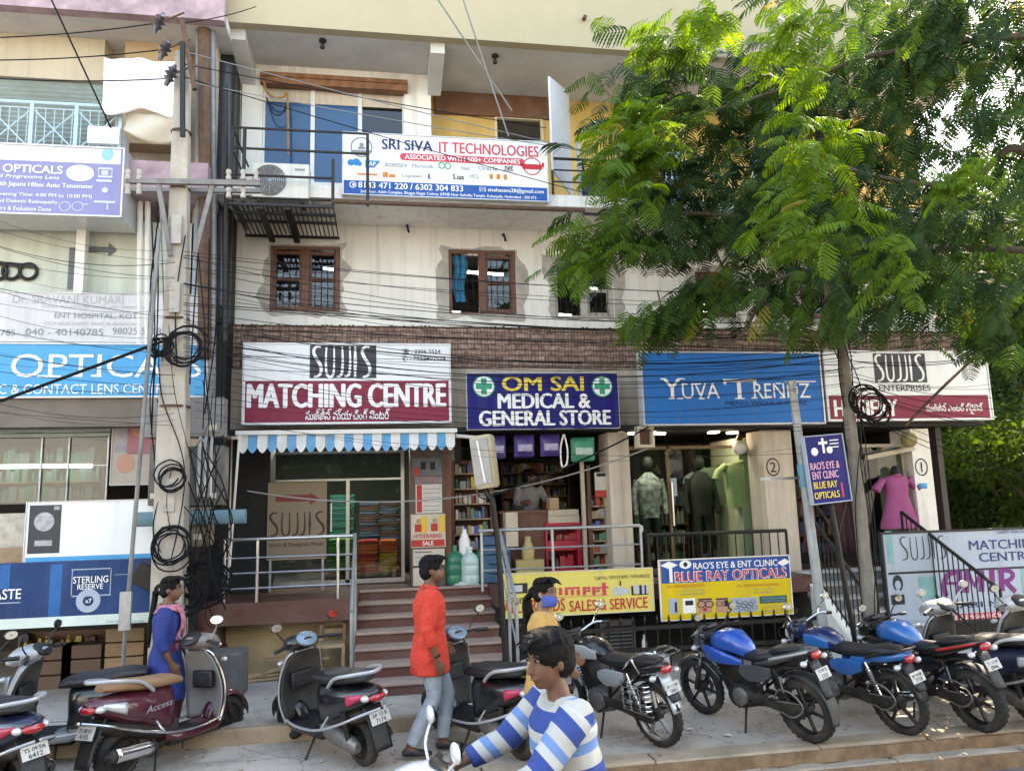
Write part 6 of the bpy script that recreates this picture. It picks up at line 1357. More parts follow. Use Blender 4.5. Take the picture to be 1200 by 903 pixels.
    b = MB(); b.loft([(.42, 0, .965, .125, .055), (.465, 0, .95, .095, .05), (.492, 0, .94, .05, .028)], 16); b.build('headlight', M_lens, r)
    b = MB(); Mq = Matrix.Translation((.178, 0, 1.045)) @ Matrix.Rotation(R(-38), 4, 'Y'); b.lathe([(0, .012), (.07, .012), (.085, .0), (.085, -.02)], 20, Mq @ Matrix.Scale(1.25, 4, (0, 1, 0))); b.build('speedometer', spd, r)
    for s_ in (-1, 1):
        b = MB(); b.tube(catm([V(.24, s_*.13, 1.0), V(.22, s_*.2, 1.01), V(.17, s_*.3, 1.0)], 4), .014, 8); b.build('handlebar', M_black, r)
        b = MB(); b.tube([V(.195, s_*.245, 1.005), V(.15, s_*.36, .995)], .02, 10); b.build('grip', M_plas, r)
        b = MB(); b.tube(catm([V(.25, s_*.17, .995), V(.25, s_*.25, .985), V(.21, s_*.345, .985)], 4), .007, 6); b.build('brake_lever', M_chrome, r)
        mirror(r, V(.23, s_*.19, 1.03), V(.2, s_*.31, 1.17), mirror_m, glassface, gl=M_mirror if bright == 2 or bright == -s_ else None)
        b = MB(); b.ball((-.86, s_*.1, .645), (.05, .035, .03)); b.build('indicator', M_lens, r)
        b = MB(); b.ball((.455, s_*.14, .80), (.03, .04, .025)); b.build('indicator', M_lens, r)
        if guard:
            b = MB(); b.tube(catm([V(.34, s_*.2, .30), V(.1, s_*.235, .29), V(-.25, s_*.25, .32), V(-.6, s_*.24, .42), V(-.86, s_*.17, .52), V(-.97, s_*.02, .56)], 5), .012, 8); b.tube([V(-.35, s_*.245, .35), V(-.38, s_*.18, .44)], .009, 6); b.build('body_guard', trim, r)
    b = MB(); b.ball((-.905, 0, .645), (.04, .085, .038), 16, 10); b.build('tail_light', M_tail, r)
    if rail: b = MB(); b.tube(catm([V(-.40, .17, .70), V(-.55, .185, .80), V(-.78, .15, .85), V(-.90, .0, .86), V(-.78, -.15, .85), V(-.55, -.185, .80), V(-.40, -.17, .70)], 6), .017, 8); b.build('grab_rail', rail, r)
    b = MB(); b.sheet(lambda u, v: V(-.80-.15*u-.02*math.sin(u*3), (v*2-1)*.095*(1-.1*u), .56-.36*u), 8, 6); b.build('mud_flap', M_plas, r, solid=.01)
    plate(r, V(-.925, 0, .475), R(-22), txt)
    b = MB()
    if stand == 'side': b.tube([V(-.02, .1, .2), V(-.06, .26, .015), V(-.1, .27, .01)], .011, 6)
    else: b.tube([V(-.3, .1, .2), V(-.38, .16, .01)], .012, 6); b.tube([V(-.3, -.1, .2), V(-.38, -.16, .01)], .012, 6)
    b.build('stand', M_black, r)
    for s_ in (-1, 1):
        b = MB(); b.sheet(lambda u, v: V(-.66-.18*u, s_*(.172-.055*u*u+.0-.012*(v-.5)**2*4), .61+.05*u+(.10-.06*u)*(v-.5)), 6, 4); b.build('tail_panel', stickers or M_lens, r, solid=.006)
    if text:
        b = MB(); put_text(b, text, -.14, .14, -.025, .03, 0, .02, shear=.25, M=Matrix.Translation((-.36, -.1985, .56)) @ Matrix.Rotation(R(0), 4, 'Z') @ Matrix.Rotation(R(-3), 4, 'Y')); b.build('lettering', M_silver, r)
    return r

def motorcycle(label, tank, side, txt, style='commuter', seatm=M_seat, rack=False, saree=False, hugger=False, rim=M_rim, lean=0, tailm=None, group=None, mudm=M_plas, stripe=None, shroud=None, accent=None):
    r = thing('motorcycle', label, 'motorcycle', (0, 0, 0), 0, group); sport = style == 'sport'; tailm = tailm or side
    wheel(r, -.64, .305, .062 if sport else .05, rim, 6 if sport else 5, wide=.062 if sport else .046); wheel(r, .68, .30, .05, rim, 6 if sport else 5, wide=.046, disc_=.12 if sport else 0)
    for s_ in (-1, 1):
        b = MB(); b.tube([V(.68, s_*.085, .30), V(.585, s_*.085, .56)], .027, 10); b.build('fork_slider', M_engd if sport else M_eng, r)
        b = MB(); b.tube([V(.60, s_*.085, .53), V(.45, s_*.085, .93)], .018, 10); b.build('fork_tube', M_chrome, r)
    b = MB(); b.box(-.05, .05, -.11, .11, -.015, .015, Matrix.Translation((.475, 0, .87)) @ Matrix.Rotation(R(-20), 4, 'Y')); b.box(-.04, .04, -.11, .11, -.012, .012, Matrix.Translation((.525, 0, .74)) @ Matrix.Rotation(R(-20), 4, 'Y')); b.build('triple_clamp', M_black, r, bevel=.006)
    fender(r, .68, .30, .345, .07, 25, 160, side if sport else mudm)
    if sport:
        b = MB(); b.loft([(.46, 0, .85, .10, .10), (.54, 0, .84, .125, .14, 2.4), (.62, 0, .80, .10, .12, 2.2), (.67, 0, .76, .05, .07)], 18); b.build('headlight_fairing', side, r)
        b = MB(); b.loft([(.60, 0, .785, .095, .07), (.655, 0, .755, .06, .05), (.68, 0, .745, .02, .02)], 14); b.build('headlight', M_lens, r)
        b = MB(); b.sheet(lambda u, v: V(.60-.12*v-.05*(2*u-1)**2, (2*u-1)*(.095-.03*v), .87+.13*v), 8, 6); b.build('windscreen', glass('smoked_screen', (.1, .1, .11), .15), r, solid=.004)
    else:
        b = MB(); b.lathe([(0, 0), (.05, .005), (.085, .05), (.095, .1), (.09, .12), (0, .135)], 20, Matrix.Translation((.47, 0, .83)) @ Matrix.Rotation(R(82), 4, 'Y')); b.build('headlight', M_lens, r)
        b = MB(); b.loft([(.42, 0, .86, .07, .07), (.5, 0, .87, .105, .11, 2.5), (.56, 0, .86, .09, .1), (.585, 0, .84, .05, .06)], 16); b.build('headlight_cowl', side, r)
    b = MB(); b.box(-.05, .05, -.08, .08, -.02, .02, Matrix.Translation((.44, 0, .97)) @ Matrix.Rotation(R(28), 4, 'Y')); b.build('instrument', M_plas, r, bevel=.01)
    b = MB(); hb = [V(.30, .37, 1.0), V(.36, .24, 1.02), V(.42, .1, .96), V(.44, 0, .95), V(.42, -.1, .96), V(.36, -.24, 1.02), V(.30, -.37, 1.0)] if not sport else [V(.34, .36, .96), V(.40, .22, .96), V(.45, .08, .93), V(.45, -.08, .93), V(.40, -.22, .96), V(.34, -.36, .96)]
    b.tube(catm(hb, 4), .012, 8); b.build('handlebar', M_black if sport else M_chrome, r)
    for s_ in (-1, 1):
        g0 = hb[0] if s_ > 0 else hb[-1]; g1 = hb[1] if s_ > 0 else hb[-2]; gm = g0*.6+g1*.4
        b = MB(); b.tube([g0, gm], .018, 8); b.build('grip', M_plas, r)
        b = MB(); b.tube(catm([g1+V(.05, 0, 0), gm+V(.055, 0, -.005), g0+V(.045, 0, -.005)], 3), .006, 6); b.build('lever', M_chrome, r)
        mirror(r, g1+V(0, -s_*.02, .01), g1+V(-.06, s_*.06, .15), M_plas if sport else M_chrome)
    # tank, seat, tail
    if sport: ts = [(.40, 0, .82, .05, .05), (.36, 0, .84, .11, .09, 2.6), (.24, 0, .865, .155, .115, 2.8), (.08, 0, .86, .145, .115, 2.6), (-.05, 0, .80, .10, .09), (-.10, 0, .77, .06, .05)]
    else: ts = [(.37, 0, .82, .05, .04), (.34, 0, .83, .09, .075), (.24, 0, .84, .125, .10, 2.6), (.1, 0, .835, .135, .105, 2.6), (-.03, 0, .80, .11, .085), (-.08, 0, .78, .07, .05)]
    b = MB(); b.loft(ts, 22); tk = b.build('fuel_tank', tank, r)
    b = MB(); z = ts[2][2]+ts[2][4]; b.lathe([(.035, -.005), (.035, .008), (.03, .012), (0, .012)], 14, Matrix.Translation((.2, 0, z-.005))); b.build('filler_cap', M_chrome, tk)
    for s_ in (-1, 1):
        b = MB(); b.loft([(.46, s_*.12, .76, .025, .05), (.36, s_*.155, .74, .03, .08), (.2, s_*.155, .72, .028, .07), (.05, s_*.13, .70, .022, .045), (-.03, s_*.11, .69, .012, .02)], 12) if sport else b.loft([(.3, s_*.128, .82, .012, .06), (.15, s_*.137, .82, .012, .07), (0, s_*.115, .80, .01, .04)], 12)
        b.build('tank_shroud' if sport else 'tank_decal', (shroud or tank) if sport else (stripe or M_silver), r)
        b = MB(); b.loft([(.02, s_*.10, .60, .018, .04), (-.1, s_*.125, .60, .022, .085, 3), (-.26, s_*.13, .615, .022, .08, 3), (-.38, s_*.12, .64, .016, .045)], 12); b.build('side_panel', side if sport else (stripe or side), r)
    if sport:
        b = MB(); b.loft([(-.02, 0, .765, .07, .03), (-.1, 0, .76, .12, .04), (-.25, 0, .76, .14, .045), (-.36, 0, .79, .12, .05), (-.40, 0, .80, .08, .03)], 18); b.build('seat', seatm, r)
        b = MB(); b.loft([(-.36, 0, .83, .08, .03), (-.42, 0, .85, .11, .045), (-.58, 0, .88, .10, .04), (-.70, 0, .90, .07, .028)], 16); b.build('pillion_seat', seatm, r)
        b = MB(); b.loft([(-.2, 0, .70, .12, .04), (-.4, 0, .76, .125, .055), (-.6, 0, .83, .105, .05), (-.78, 0, .89, .07, .035), (-.86, 0, .91, .03, .015)], 18); b.build('tail_section', tailm, r)
        ztl = .86
    else:
        b = MB(); b.loft([(.0, 0, .775, .07, .03), (-.06, 0, .775, .11, .042), (-.2, 0, .765, .13, .048, 3), (-.38, 0, .775, .135, .05, 3), (-.55, 0, .81, .13, .05, 3), (-.70, 0, .825, .11, .045), (-.78, 0, .825, .06, .03)], 20); b.build('seat', seatm, r)
        b = MB(); b.loft([(-.25, 0, .69, .12, .05), (-.45, 0, .71, .125, .06), (-.65, 0, .75, .105, .055), (-.80, 0, .79, .07, .045), (-.86, 0, .80, .03, .02)], 18); b.build('tail_section', tailm, r)
        ztl = .765
    b = MB(); b.ball((-.845, 0, ztl), (.035, .075, .045), 14, 8); b.build('tail_light', M_tail, r)
    for s_ in (-1, 1):
        b = MB(); b.tube([V(-.78, s_*.06, ztl-.05), V(-.8, s_*.14, ztl-.055)], .009, 6); b.ball((-.81, s_*.165, ztl-.055), (.03, .04, .028)); b.build('indicator', M_lens if not sport else M_lens, r)
        b = MB(); b.tube([V(.52, s_*.1, .78), V(.53, s_*.16, .78)], .009, 6); b.ball((.53, s_*.185, .78), (.03, .04, .028)); b.build('indicator', M_lens, r)
    if accent:
        for s_ in (-1, 1): b = MB(); b.sheet(lambda u, v: V(-.38-.42*u, s_*(.122-.06*u*u+.006), (.775 if sport else .735)+.115*u+(.03-.012*u)*(v-.5)), 8, 2); b.build('tail_stripe', accent, r, solid=.006)
    for s_, e in ((1, V(.52, .09, .62)), (-1, V(.66, -.1, .42)), (1, V(.12, .12, .44))):
        g1 = hb[1] if s_ > 0 else hb[-2]; b = MB(); b.tube(catm([g1, g1*.5+e*.5+V(.17, 0, .05), e], 6), .006, 5); b.build('control_cable', M_black, r)
    # frame and engine
    b = MB(); b.tube(catm([V(.45, 0, .80), V(.38, 0, .6), V(.30, 0, .36), V(.2, 0, .25)], 4), .022, 8); b.tube([V(.43, 0, .78), V(.1, 0, .72), V(-.2, 0, .68), V(-.7, 0, .74)], .022, 8)
    for s_ in (-1, 1): b.tube([V(-.15, s_*.1, .66), V(-.12, s_*.11, .36), V(.1, s_*.1, .22)], .018, 8); b.tube([V(-.12, s_*.11, .4), V(-.5, s_*.11, .7), V(-.75, s_*.06, .74)], .014, 8)
    b.build('frame', M_black, r)
    b = MB(); b.loft([(-.13, .07, .33, .09, .09), (-.115, .07, .34, .14, .12, 2.4), (.0, .07, .34, .19, .13, 3), (.115, .07, .34, .14, .12, 2.4), (.13, .07, .33, .09, .09)], 18, ax='y'); eg = b.build('engine', M_engd if sport else M_eng, r)
    for s_ in (-1, 1): b = MB(); b.lathe([(0, .03), (.07, .03), (.095, .015), (.1, 0)], 20, Matrix.Translation((.05-.02*s_, s_*.135, .34)) @ Matrix.Rotation(R(-90*s_), 4, 'X')); b.build('engine_cover', M_eng, eg)
    b = MB(); Mc = Matrix.Translation((.17, 0, .43)) @ Matrix.Rotation(R(22), 4, 'Y')
    for k in range(8): b.box(-.085, .085, -.1, .1, .02+k*.03, .034+k*.03, Mc)
    b.box(-.065, .065, -.075, .075, 0, .26, Mc); b.box(-.08, .08, -.085, .085, .26, .31, Mc); b.build('cylinder', M_engd, eg)
    b = MB(); ep = catm([V(.26, -.05, .52), V(.33, -.07, .42), V(.27, -.1, .22), V(.05, -.13, .19), V(-.22, -.15, .24)], 5); b.tube(ep, .02, 10); b.lathe([(.02, 0), (.045, .05), (.055, .15), (.055, .5), (.04, .55), (.02, .56), (0, .55)], 16, Matrix.Translation((-.2, -.15, .235)) @ Matrix.Rotation(R(-78 if not sport else -72), 4, 'Y')); b.build('exhaust', M_chrome if not sport else M_engd, r)
    b = MB()
    for s_ in (-1, 1): b.beam((-.12, s_*.1, .37), (-.66, s_*.1, .305), .03, .045)
    b.build('swing_arm', M_black, r)
    for s_ in (-1, 1):
        sh = MB(); a, c = V(-.56, s_*.125, .36), V(-.42, s_*.125, .69); sh.tube([a, c], .014, 8)
        for k in range(9): sh.torus(a+(c-a)*(.25+.07*k), c-a, .027, .006, 12, 5)
        sh.build('shock_absorber', M_chrome if not sport else M_black, r)
    b = MB(); b.loft([(-.05, .125, .37, .018, .045), (-.3, .125, .35, .018, .05), (-.6, .125, .32, .018, .07), (-.7, .125, .31, .012, .05)], 10); b.build('chain_case', M_engd, r)
    fender(r, -.64, .305, .36, .085, 55, 150, M_plas, 'rear_fender')
    if hugger: fender(r, -.64, .305, .335, .075, 80, 195, mat('dusty_black', (.07, .067, .06), .7, var=.2, dirt=(.2, .17, .14), dscale=4, damt=.6), 'tyre_hugger')
    b = MB(); b.sheet(lambda u, v: V(-.80-.13*u, (v*2-1)*.07, ztl-.06-.33*u), 6, 4); b.build('plate_carrier', mudm, r, solid=.012)
    plate(r, V(-.895, 0, ztl-.165), R(-22), txt, .19, .10)
    b = MB(); b.tube([V(.02, .09, .22), V(-.05, .24, .01), V(-.09, .25, .008)], .012, 6); b.build('side_stand', M_black, r)
    for s_ in (-1, 1): b = MB(); b.tube([V(-.08, s_*.12, .3), V(-.09, s_*.25, .3)], .014, 8); b.tube([V(-.36, s_*.13, .4), V(-.37, s_*.22, .4)], .012, 8); b.build('foot_peg', M_plas, r)
    if saree:
        b = MB(); x0, x1 = -.36, -.74
        for k in range(6): z = .40+k*.045; b.tube(catm([V(x0, .15, z), V(x0-.05, .19, z), V(x1+.05, .2, z), V(x1, .16, z)], 3), .006, 6)
        for x in (x0-.04, -.5, -.62, x1+.04): b.tube([V(x, .192, .37), V(x, .192, .64)], .006, 6)
        b.tube([V(x0, .14, .36), V(x1-.02, .17, .35)], .014, 8); b.build('saree_guard', M_chrome, r)
    elif not sport or True:
        b = MB(); b.tube(catm([V(-.40, .14, .42), V(-.5, .18, .52), V(-.66, .19, .50), V(-.74, .18, .38), V(-.62, .18, .28), V(-.48, .17, .3)], 4, ), .009, 6); b.tube([V(-.45, .17, .40), V(-.72, .185, .42)], .007, 6); b.tube([V(-.5, .16, .64), V(-.55, .185, .5)], .008, 6); b.build('cloth_guard', M_eng, r)
    if rack:
        b = MB()
        for s_ in (-1, 1): b.tube(catm([V(-.42, s_*.15, .74), V(-.55, s_*.165, .86), V(-.75, s_*.14, .93), V(-.95, s_*.1, .92)], 4), .012, 8); b.tube([V(-.55, s_*.165, .86), V(-.62, s_*.14, .72)], .01, 6)
        for x, z, y in ((-.74, .93, .14), (-.84, .925, .12), (-.95, .92, .1)): b.tube([V(x, -y, z), V(x, y, z)], .011, 6)
        b.build('rear_rack', M_chrome, r)
    elif not sport:
        b = MB(); b.tube(catm([V(-.45, .15, .74), V(-.65, .155, .82), V(-.84, .1, .86), V(-.87, 0, .865), V(-.84, -.1, .86), V(-.65, -.155, .82), V(-.45, -.15, .74)], 4), .013, 8); b.build('grab_rail', M_plas, r)
    return r

SC = .96
PB = paint('black', (.006, .006, .008)); PM = paint('maroon', (.075, .008, .022)); PBL = paint('blue', (.008, .085, .40)); PLB = paint('light_blue', (.015, .13, .40)); PN = paint('navy', (.012, .018, .05)); PW = paint('white', (.62, .64, .66)); PG = paint('grey', (.06, .065, .07)); PSG = paint('silver', (.36, .38, .40))
M_tan = mat('tan_seat', (.30, .17, .09), .55, var=.12, vscale=8); M_inG = mat('grey_inner', (.27, .265, .26), .5, var=.08, dirt=(.18, .16, .14), dscale=3, damt=.4); M_inD = mat('dark_inner', (.045, .045, .045), .55, var=.15, dirt=(.14, .12, .1), dscale=3, damt=.5)
M_spd = mat('speedo_glass', (.16, .24, .30), .12, spec=.8)
s = scooter('black scooter with a round blue instrument dial parked before the cream cellar panel', PB, M_inD, M_seat, ('AP 13 R', '7174'), spd=M_spd, bright=1, stickers=mat('pink_sticker', (.50, .04, .10), .3)); place(s, (427, 896), (344, 866), .62, SC, 6)
s = scooter('black scooter with pink stripes partly hidden behind the man in the red shirt', PB, M_inD, M_seat, ('AP 09 CE', '2471'), spd=M_spd, stickers=mat('pink_sticker', (.50, .04, .10), .3)); place(s, (612, 889), (529, 860), .62, SC, 6)
s = scooter('maroon scooter with tan seat and grey inner shield', PM, M_inG, M_tan, ('TS 08 EC', '4105'), cowl=mat('brown_grey_cowl', (.20, .175, .16), .4, var=.08), text='Access', mirror_m=M_silver, trim=M_chrome, rail=M_silver, stand='centre', glassface=(-1, -.5, .15), bright=2); place(s, (137, 917), (252, 872), .62, SC*1.02, 3)
s = scooter('silver and black scooter standing behind the maroon one', PSG, M_inD, M_seat, ('AP 28 DF', '1190'), panel=PB, guard=True, rail=None, cowl=PSG); place(s, (150, 886), (22, 893), .62, SC, 4)
s = scooter('dark blue scooter cut off by the left edge with red and blue tail panel', PN, M_inD, M_seat, ('TS 09 FA', '6412'), stickers=mat('red_sticker', (.42, .03, .07), .3), trim=M_silver); place(s, (22, 944), (-70, 905), .62, SC, 5)
s = motorcycle('black commuter motorcycle with chrome rack and wire saree guard', PB, PB, ('AP 11 AB', '5061'), rack=True, saree=True, rim=M_rims, stripe=mat('pale_decal', (.36, .38, .38), .35), mudm=M_silver); place(s, (775, 874), (672, 842), .64, SC*.97, 7)
s = motorcycle('bright blue sporty motorcycle with grey tail and big tyre hugger', PBL, PG, ('TS 07 EJ', '3325'), 'sport', hugger=True, tailm=PG, accent=M_silver); place(s, (951, 869), (836, 838), .64, SC*.97, 7)
s = motorcycle('blue motorcycle with black seat between the sporty one and the dark one', paint('deep_blue', (.006, .022, .10)), paint('deep_blue', (.006, .022, .10)), ('AP 29 BK', '7718'), tailm=PLB, stripe=PLB); place(s, (1060, 860), (944, 829), .64, SC*.97, 7)
s = motorcycle('dark motorcycle with flat blue tank and red tail stripe', PLB, PB, ('TS 15 EP', '0946'), 'sport', tailm=PB, shroud=PB, accent=mat('red_stripe', (.50, .03, .03), .35)); place(s, (1152, 857), (1040, 826), .64, SC*.97, 7)
s = scooter('navy scooter with white grab rail and silver front cowl near the right edge', PN, M_inD, M_seat, ('AP 10 AZ', '8830'), cowl=PSG, rail=PW, mirror_m=M_silver); place(s, (1216, 848), (1110, 820), .62, SC*1.02, 5)
s = scooter('white scooter cut off by the right edge of the picture', PW, M_inD, M_seat, ('TS 08 HB', '2207'), mirror_m=M_plas); place(s, (1305, 842), (1205, 815), .62, SC*1.02, 5)
# ================================================================== PEOPLE
def sweep(b, pts, sizes, lat=(0, 1, 0), n=16):
    """closed limb or trunk: ellipses (half width, half depth) along a path"""
    pts = [Vector(p) for p in pts]; k = len(pts); rg = []; lat = Vector(lat)
    for i, p in enumerate(pts):
        t = (pts[min(i+1, k-1)]-pts[max(i-1, 0)]).normalized(); l = (lat-t*lat.dot(t)).normalized(); d = t.cross(l)
        hw, hd = sizes[i] if isinstance(sizes[i], (tuple, list)) else (sizes[i], sizes[i])
        rg.append([p+l*hw*math.cos(2*math.pi*j/n)+d*hd*math.sin(2*math.pi*j/n) for j in range(n)])
    b.rings(rg)
def melt(b, name, m, root, vox=.011, it=6, wr=0., ws=.09):
    o = b.build(name, m, root)
    q = o.modifiers.new('remesh', 'REMESH'); q.mode = 'VOXEL'; q.voxel_size = vox; q.use_smooth_shade = True
    s_ = o.modifiers.new('smooth', 'SMOOTH'); s_.factor = .5; s_.iterations = it
    if wr:
        t = bpy.data.textures.new('fold', 'CLOUDS'); t.noise_scale = ws; t.noise_depth = 2
        d = o.modifiers.new('fold', 'DISPLACE'); d.texture = t; d.strength = wr; d.texture_coords = 'LOCAL'
    return o
def hand(b, wr, el, s_, curl=.5, down=None):
    """palm, four bent fingers and a thumb continuing the forearm"""
    d = (wr-el).normalized(); up = Vector((0, s_, 0)); side = (up-d*up.dot(d)).normalized(); nrm = d.cross(side)*(1 if s_ > 0 else -1)
    fwd = nrm if nrm.x > 0 else -nrm
    p0 = wr; sweep(b, [p0-d*.02, p0+d*.02, p0+d*.06, p0+d*.09], [(.024, .018), (.018, .034), (.016, .042), (.014, .038)], lat=side, n=12)
    for k, L_ in enumerate((.07, .082, .077, .06)):
        o = fwd*(.03-.02*k); a = p0+d*.085+o; inn = -side
        b.tube([a-d*.02, a+d*L_*.4+inn*.004, a+d*L_*(.75)+inn*L_*.3*curl, a+d*L_*.85+inn*L_*.75*curl], [.0095, .009, .008, .006], 8)
    a = p0+d*.03+fwd*.03; b.tube([a-fwd*.02, a+d*.03+fwd*.02-side*.008, a+d*.06+fwd*.022-side*.02], [.012, .0105, .008], 8)
M_sk1 = mat('brown_skin', (.14, .062, .036), .5, var=.06, vscale=30, sub=.1); M_sk2 = mat('warm_skin', (.20, .10, .062), .5, var=.06, vscale=30)
M_hair = mat('black_hair', (.006, .0055, .0055), .75, spec=.2, var=.4, vscale=60, stretch=(1, 1, .15), bump=.5, bscale=90)
M_eye = mat('eye_white', (.17, .15, .135), .7, spec=.1); M_lip = mat('lip_tone', (.22, .07, .06), .5)
def person(label, loc, rz, J, skin, hs=1., female=False, mask=None):
    root = thing('person', label, 'person', loc, rz); J = {k: Vector(v) for k, v in J.items()}; b = MB()
    H, N, C, W, P = J['head'], J['neck'], J['chest'], J['waist'], J['pelvis']; sw = .19 if not female else .165
    F = Vector(J.get('face', (1, 0, 0))).normalized(); Lh = Vector((0, 0, 1)).cross(F).normalized(); U = F.cross(Lh)
    Mh = Matrix(((F.x, Lh.x, U.x, H.x), (F.y, Lh.y, U.y, H.y), (F.z, Lh.z, U.z, H.z), (0, 0, 0, 1)))
    T = lambda x, y, z: Mh @ Vector((x*hs, y*hs, z*hs))
    M3 = Mh.to_3x3()
    b.ball(H+M3 @ Vector((-.012, 0, .03)), (.095*hs, .075*hs, .09*hs), 16, 12, M3); b.ball(T(.015, 0, -.035), (.075*hs, .062*hs, .085*hs), 16, 12, M3)
    b.ball(T(.05, 0, -.085), (.034*hs, .034*hs, .03*hs), 12, 8, M3)
    b.tube([T(.083, 0, .028), T(.103, 0, -.012), T(.112, 0, -.028), T(.092, 0, -.036)], [.009, .012, .015, .011], 8)
    for s_ in (-1, 1): b.ball(T(-.008, s_*.076, -.01), (.022*hs, .009*hs, .033*hs), 10, 6, M3)
    b.ball(T(.088, 0, -.06), (.016, .026, .012), 10, 6, M3); b.ball(T(.075, 0, .04), (.02, .055, .014), 10, 6, M3)
    sweep(b, [C+V(0, 0, .06), N, T(-.01, 0, -.07)], [(.075, .06), (.052, .055), (.05, .056)])
    sweep(b, [P-V(0, 0, .09), P, W, C-V(0, 0, .1), C, C+V(0, 0, .09)], [(.13, .10), (.155, .115), (.125, .095), (.15, .115), (.155, .11), (.09, .07)])
    for q in 'LR':
        s_ = 1 if q == 'L' else -1
        sh, el, wr = J['sh'+q], J['el'+q], J['wr'+q]
        sweep(b, [C+(sh-C)*.5+V(0, 0, .02), sh, sh*.55+el*.45, el, el*.55+wr*.45, wr], [.06, .056, .047, .038, .036, .025])
        hand(b, wr, el, s_, J['curl'].x if 'curl' in J else .5)
        hp, kn, an = J['hp'+q], J['kn'+q], J['an'+q]
        sweep(b, [hp+V(0, 0, .06), hp, hp*.5+kn*.5, kn, kn*.6+an*.4, an], [.085, .085, .07, .052, .05, .036])
        fx = Vector(J.get('ft'+q, (1, 0, 0))).normalized(); sweep(b, [an-fx*.05-V(0, 0, .035), an-V(0, 0, .02), an+fx*.08-V(0, 0, .045), an+fx*.17-V(0, 0, .055)], [(.03, .025), (.036, .04), (.042, .026), (.03, .015)])
    bo = melt(b, 'body', skin, root, .0095, 4)
    for s_ in (-1, 1):
        e = MB(); e.ball(T(.080, s_*.032, .018), .0105, 10, 8); e.build('eye', M_eye, root); e = MB(); e.ball(T(.0875, s_*.032, .018), .0062, 8, 6); e.build('iris', M_hair, root)
        e = MB(); e.tube([T(.09, s_*.015, .038), T(.092, s_*.034, .043), T(.08, s_*.052, .037)], [.003, .004, .002], 6); e.build('eyebrow', M_hair, root)
    if not mask: e = MB(); e.tube([T(.085, -.022, -.06), T(.1, 0, -.059), T(.085, .022, -.06)], [.003, .006, .003], 6); e.build('mouth', M_lip, root)
    return root, J, T, M3, C, bo
def torso_cloth(root, J, m, name, hem, sleeve, k=1.14, hemw=(.175, .14), wr=.012, neckz=.05, sleeve_m=None, sep=False, vox=.011):
    b = MB(); C, W, P = J['chest'], J['waist'], J['pelvis']; dn = Vector(J.get('dn', (0, 0, -1)))
    path = [C+V(0, 0, .115), C+V(0, 0, .085), C, C-V(0, 0, .1) if 'lean' not in J else C*.7+W*.3, W, P]; sz = [(.06, .055), (.125*k, .085*k), (.165*k, .12*k), (.155*k, .12*k), (.14*k, .11*k), (.165*k, .125*k)]
    if hem > 0: path += [P+dn*hem*.5, P+dn*hem]; sz += [(hemw[0]*.97, hemw[1]*.97), hemw]
    sweep(b, path, sz, n=24)
    ends = []
    for q in 'LR':
        sh, el, wr_ = J['sh'+q], J['el'+q], J['wr'+q]
        if sleeve <= 1: p = [C+(sh-C)*.5+V(0, 0, .02), sh+V(0, 0, .005), sh*.5+el*.5, sh+(el-sh)*sleeve]; s2 = [.075*k, .067*k, .058*k, .056*k]
        else: p = [C+(sh-C)*.5+V(0, 0, .02), sh+V(0, 0, .005), sh*.5+el*.5, el, el+(wr_-el)*(sleeve-1)*.5, el+(wr_-el)*(sleeve-1)]; s2 = [.075*k, .067*k, .06*k, .05*k, .048*k, .042*k]
        if sep:
            sweep(b, p[:2]+[p[1]*.8+p[2]*.2], [s2[0], s2[1], s2[1]]); sb = MB(); a = p[1]; d = (p[-1]-a)
            sweep(sb, p[1:], s2[1:]); ends.append((sb, q))
        else: sweep(b, p, s2)
    o = melt(b, name, m, root, vox, 5, wr)
    for sb, q in ends: melt(sb, 'sleeve', sleeve_m or m, root, vox, 3, wr)
    return o
def trousers(root, J, m, name='trousers', k=1.12, loose=1., vox=.012, bottom=.04):
    b = MB(); P = J['pelvis']; sweep(b, [P+V(0, 0, .1), P, P-V(0, 0, .09)], [(.155*k, .115*k), (.17*k, .125*k), (.14*k, .11*k)])
    for q in 'LR':
        hp, kn, an = J['hp'+q], J['kn'+q], J['an'+q]; e = an+(kn-an)*.06
        sweep(b, [hp+V(0, 0, .05), hp, hp*.5+kn*.5, kn, kn*.5+an*.5, e], [.09*k, .092*k, .078*k*loose, .064*k*loose, .06*k*loose, .055*k*loose])
    return melt(b, name, m, root, vox, 5, .014, .07)
def shoes(root, J, m):
    for q in 'LR':
        an = J['an'+q]; fx = Vector(J.get('ft'+q, (1, 0, 0))).normalized(); b = MB(); sweep(b, [an-fx*.065-V(0, 0, .045), an-fx*.02-V(0, 0, .035), an+fx*.09-V(0, 0, .05), an+fx*.19-V(0, 0, .062), an+fx*.2-V(0, 0, .064)], [(.032, .02), (.042, .042), (.047, .03), (.038, .018), (.02, .012)]); melt(b, 'shoe', m, root, .01, 2)
